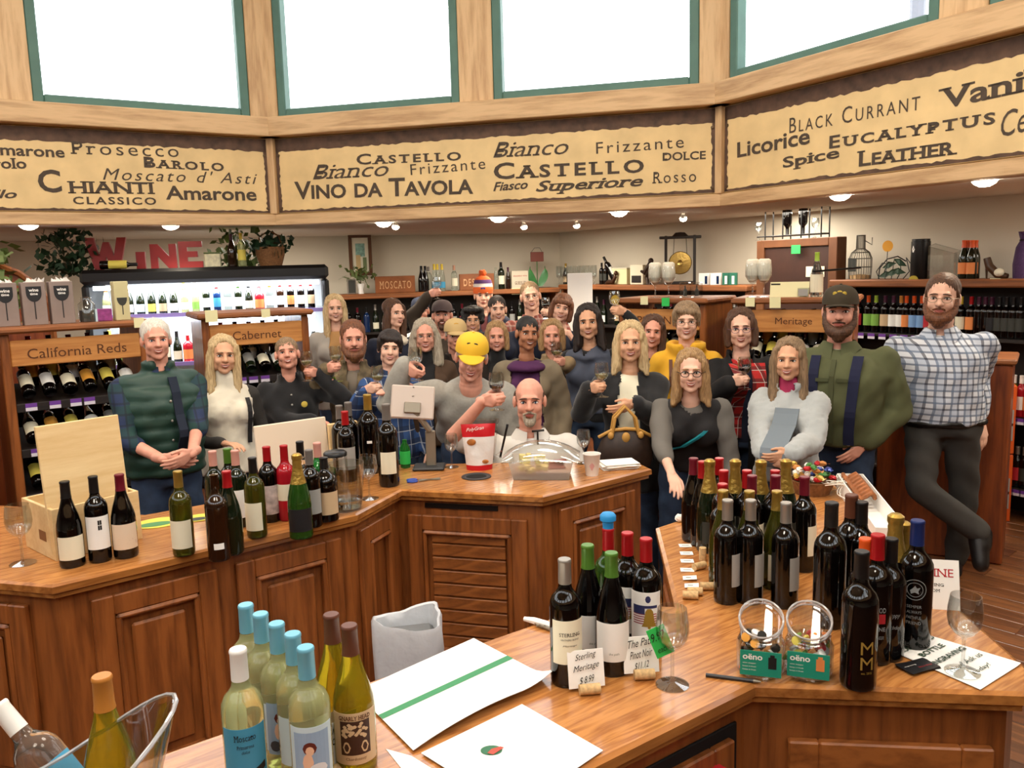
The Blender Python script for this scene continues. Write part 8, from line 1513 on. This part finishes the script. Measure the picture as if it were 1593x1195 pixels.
p, zt, rz = spot(3, 1594, 366, .12); t = thing('sequin_bag', 'tall purple sequined wine bag at the frame edge of the tall shelf', 'bag', p, rz); b = MB(); b.lathe([(0, 0), (.06, 0), (.065, .1), (.05, .22), (.025, .27), (.04, .33), (.0, .32)], 16); b.build('bag', [M('sequin', '4a2f5a', .3, .4, bump=.8, bscale=200)], t, True); b = MB(); b.tube([(.027*cos(a), .027*sin(a), .27) for a in np.linspace(0, 6.28, 12, endpoint=False)], .005, 5, closed=True); b.build('tie', [black_m], t)
# left rack top
for k in range(3):
    q = WC(.06+.145*k, .1, 1.66); t = thing('gift_bag', 'grey gift bag with wine glass print, %s of three on the California rack' % ORD[k], 'gift bag', q, rzC, 'gift bags on the California rack'); b = MB(); b.box((0, 0, .125), (.125, .09, .25), 0, 0, .003); b.build('bag', [M('bag_taupe', '8a7a72', .5, var=.1)], t); b = MB()
    b.add([(.04*cos(a), -.0462, .185+.05*sin(a)) for a in np.linspace(pi, 2*pi, 12)]+[(.04, -.0462, .225), (-.04, -.0462, .225)], [tuple(range(14))]); b.box((0, -.0462, .09), (.006, .0004, .11)); b.build('glass_print', [P_BLK], t); letter_flat('wine', P_WHT, t, (-.025, -.0468, .195), (1, 0, 0), (0, 0, 1), .05, .018, 'b', .0008); letter_flat('time', P_WHT, t, (-.02, -.0468, .175), (1, 0, 0), (0, 0, 1), .04, .014, 'b', .0008)
    b = MB()
    for j in range(9): x, y = random.uniform(-.05, .05), random.uniform(-.03, .03); b.add([(x-.02, y, .245), (x+.02, y+.01, .245), (x+random.uniform(-.03, .03), y, .245+random.uniform(.015, .035))], [(0, 1, 2)])
    b.build('tissue', [white_m], t)
t = thing('glass_canister', 'small clear canister with dark filling beside the gift bags', 'jar', WC(.485, .1, 1.66), rzC); b = MB(); b.lathe([(0, 0), (.045, 0), (.047, .01), (.047, .11), (.03, .125), (.03, .15), (0, .155)], 18); b.build('vessel', [GLT], t, True, 50); b = MB(); b.lathe([(0, .004), (.042, .004), (.042, .07), (0, .075)], 14); b.build('filling', [P_DGR], t)
t = thing('purple_box', 'small magenta box beside the clear canister on the California rack', 'box', WC(.575, .1, 1.66), rzC); b = MB(); b.box((0, 0, .038), (.09, .06, .075), 0, 0, .003); b.build('body', [M('magenta', '8a3a78', .5, var=.3, vscale=40)], t); b = MB(); b.box((-.045, -.001, .038), (.012, .062, .077)); b.build('band', [P_LBL], t)
t = thing('glass_tower', 'tall clear gift box with dark glass print at the cooler end of the California rack', 'box', WC(.68, .1, 1.66), rzC); b = MB(); b.box((0, 0, .12), (.085, .085, .24), 0, 0, .004); b.build('box', [M('box_champagne', 'c9c193', .4)], t); b = MB(); b.add([(.03*cos(a), -.0435, .14+.05*sin(a)) for a in np.linspace(pi, 2*pi, 10)], [tuple(range(10))]); b.box((0, -.0435, .07), (.006, .0004, .07)); b.build('glass_print', [P_DGR], t)
# end cabinet behind the person in the checked shirt and orange cartons
t = thing('shelf_end_cabinet', 'plain reddish oak end cabinet the person in the checked shirt leans on', 'cabinet', (2.42, 5.33, 0), radians(-33)); b = MB(); b.box((.34, .22, .63), (.74, .44, 1.26), 0, 0, .01); b.build('case', [WOOD('end_panel', '5a2610', '86421c', 'z', 0, .4)], t); b = MB(); b.box((.34, .22, 1.275), (.78, .48, .035), 0, 0, .01); b.build('top_board', [shelf_oak], t)
q = atz(1548, 800, 0); org = M('carton_orange', 'd9591c', .5)
for k in range(2):
    t = thing('wine_carton', 'orange and black wine carton, %s of the stack by the aisle shelf' % ('lower', 'upper')[k], 'carton', (q[0]-.16, q[1]-.12, .002+.50*k), radians(-24), 'orange cartons by the aisle shelf'); h = .49
    b = MB(); b.box((.11, .18, h/2), (.12, .36, h), 0, 0, .004); b.build('orange_side', [org], t); b = MB(); b.box((-.05, .18, h/2), (.20, .36, h), 0, 0, .004); b.build('dark_side', [M('carton_black', '1d1416', .5)], t)
    b = MB(); b.box((.115, -.0015, .15), (.085, .002, .11)); b.box((.115, -.0015, .27), (.085, .002, .10)); b.build('barcode_label', [P_GRY], t); b = MB(); b.obox((.09, -.0015, .40), (.03, 0, -.07), (0, .001, 0), (.006, 0, .003)); b.obox((.115, -.0022, .212), (.04, 0, 0), (0, .001, 0), (0, 0, .01)); b.build('stripe', [black_m], t)

# white poster panel on a stand behind the crowd, and dark bottles in a case by the pinot rack
p0, p1 = aty(893, 466, 8.0), aty(913, 530, 8.0); t = thing('poster_stand', 'narrow white poster with small dark figures standing behind the crowd', 'poster', ((p0[0]+p1[0])/2, 8.0, 0)); wp = p1[0]-p0[0]; b = MB(); b.box((0, 0, (p0[2]+p1[2])/2), (wp+.12, .012, p0[2]-p1[2]+.5), 0, 0, .003); b.build('panel', [P_WHT], t); b = MB(); b.obox((.02, -.0075, p0[2]-.14), (.018, 0, 0), (0, .001, 0), (.004, 0, .05)); b.build('figure_print', [P_DGR], t); b = MB(); b.tube([(0, .02, 0), (0, .02, p0[2]-.3)], .012, 6); b.box((0, .02, .01), (.3, .25, .02)); b.build('stand', [black_m], t)
q0 = atline(1112, 500, (1.62, 6.5), (1.95, 6.2)); t = thing('bottle_case', 'small dark wood case between the pinot and meritage racks', 'case', (q0[0], q0[1], 0), -.4); b = MB(); b.box((0, .1, .62), (.34, .26, 1.24), 0, 0, .005); b.build('case', [oak_cab], t); b = MB(); b.box((0, .1, 1.25), (.37, .29, .02), 0, 0, .004); b.build('top_board', [shelf_oak], t)
for k in range(4): x = -.12+.08*k; bottle('bordeaux', G_RED, 'black', (P_DGR, P_WHT)[k == 1], zmat((q0[0]+x*cos(-.4)+.02, q0[1]+x*sin(-.4)+.08, 1.262), -.4), 'black-capped bottle, %s in the row on the small case between the racks' % ORD[k], 'bottles on the small case')
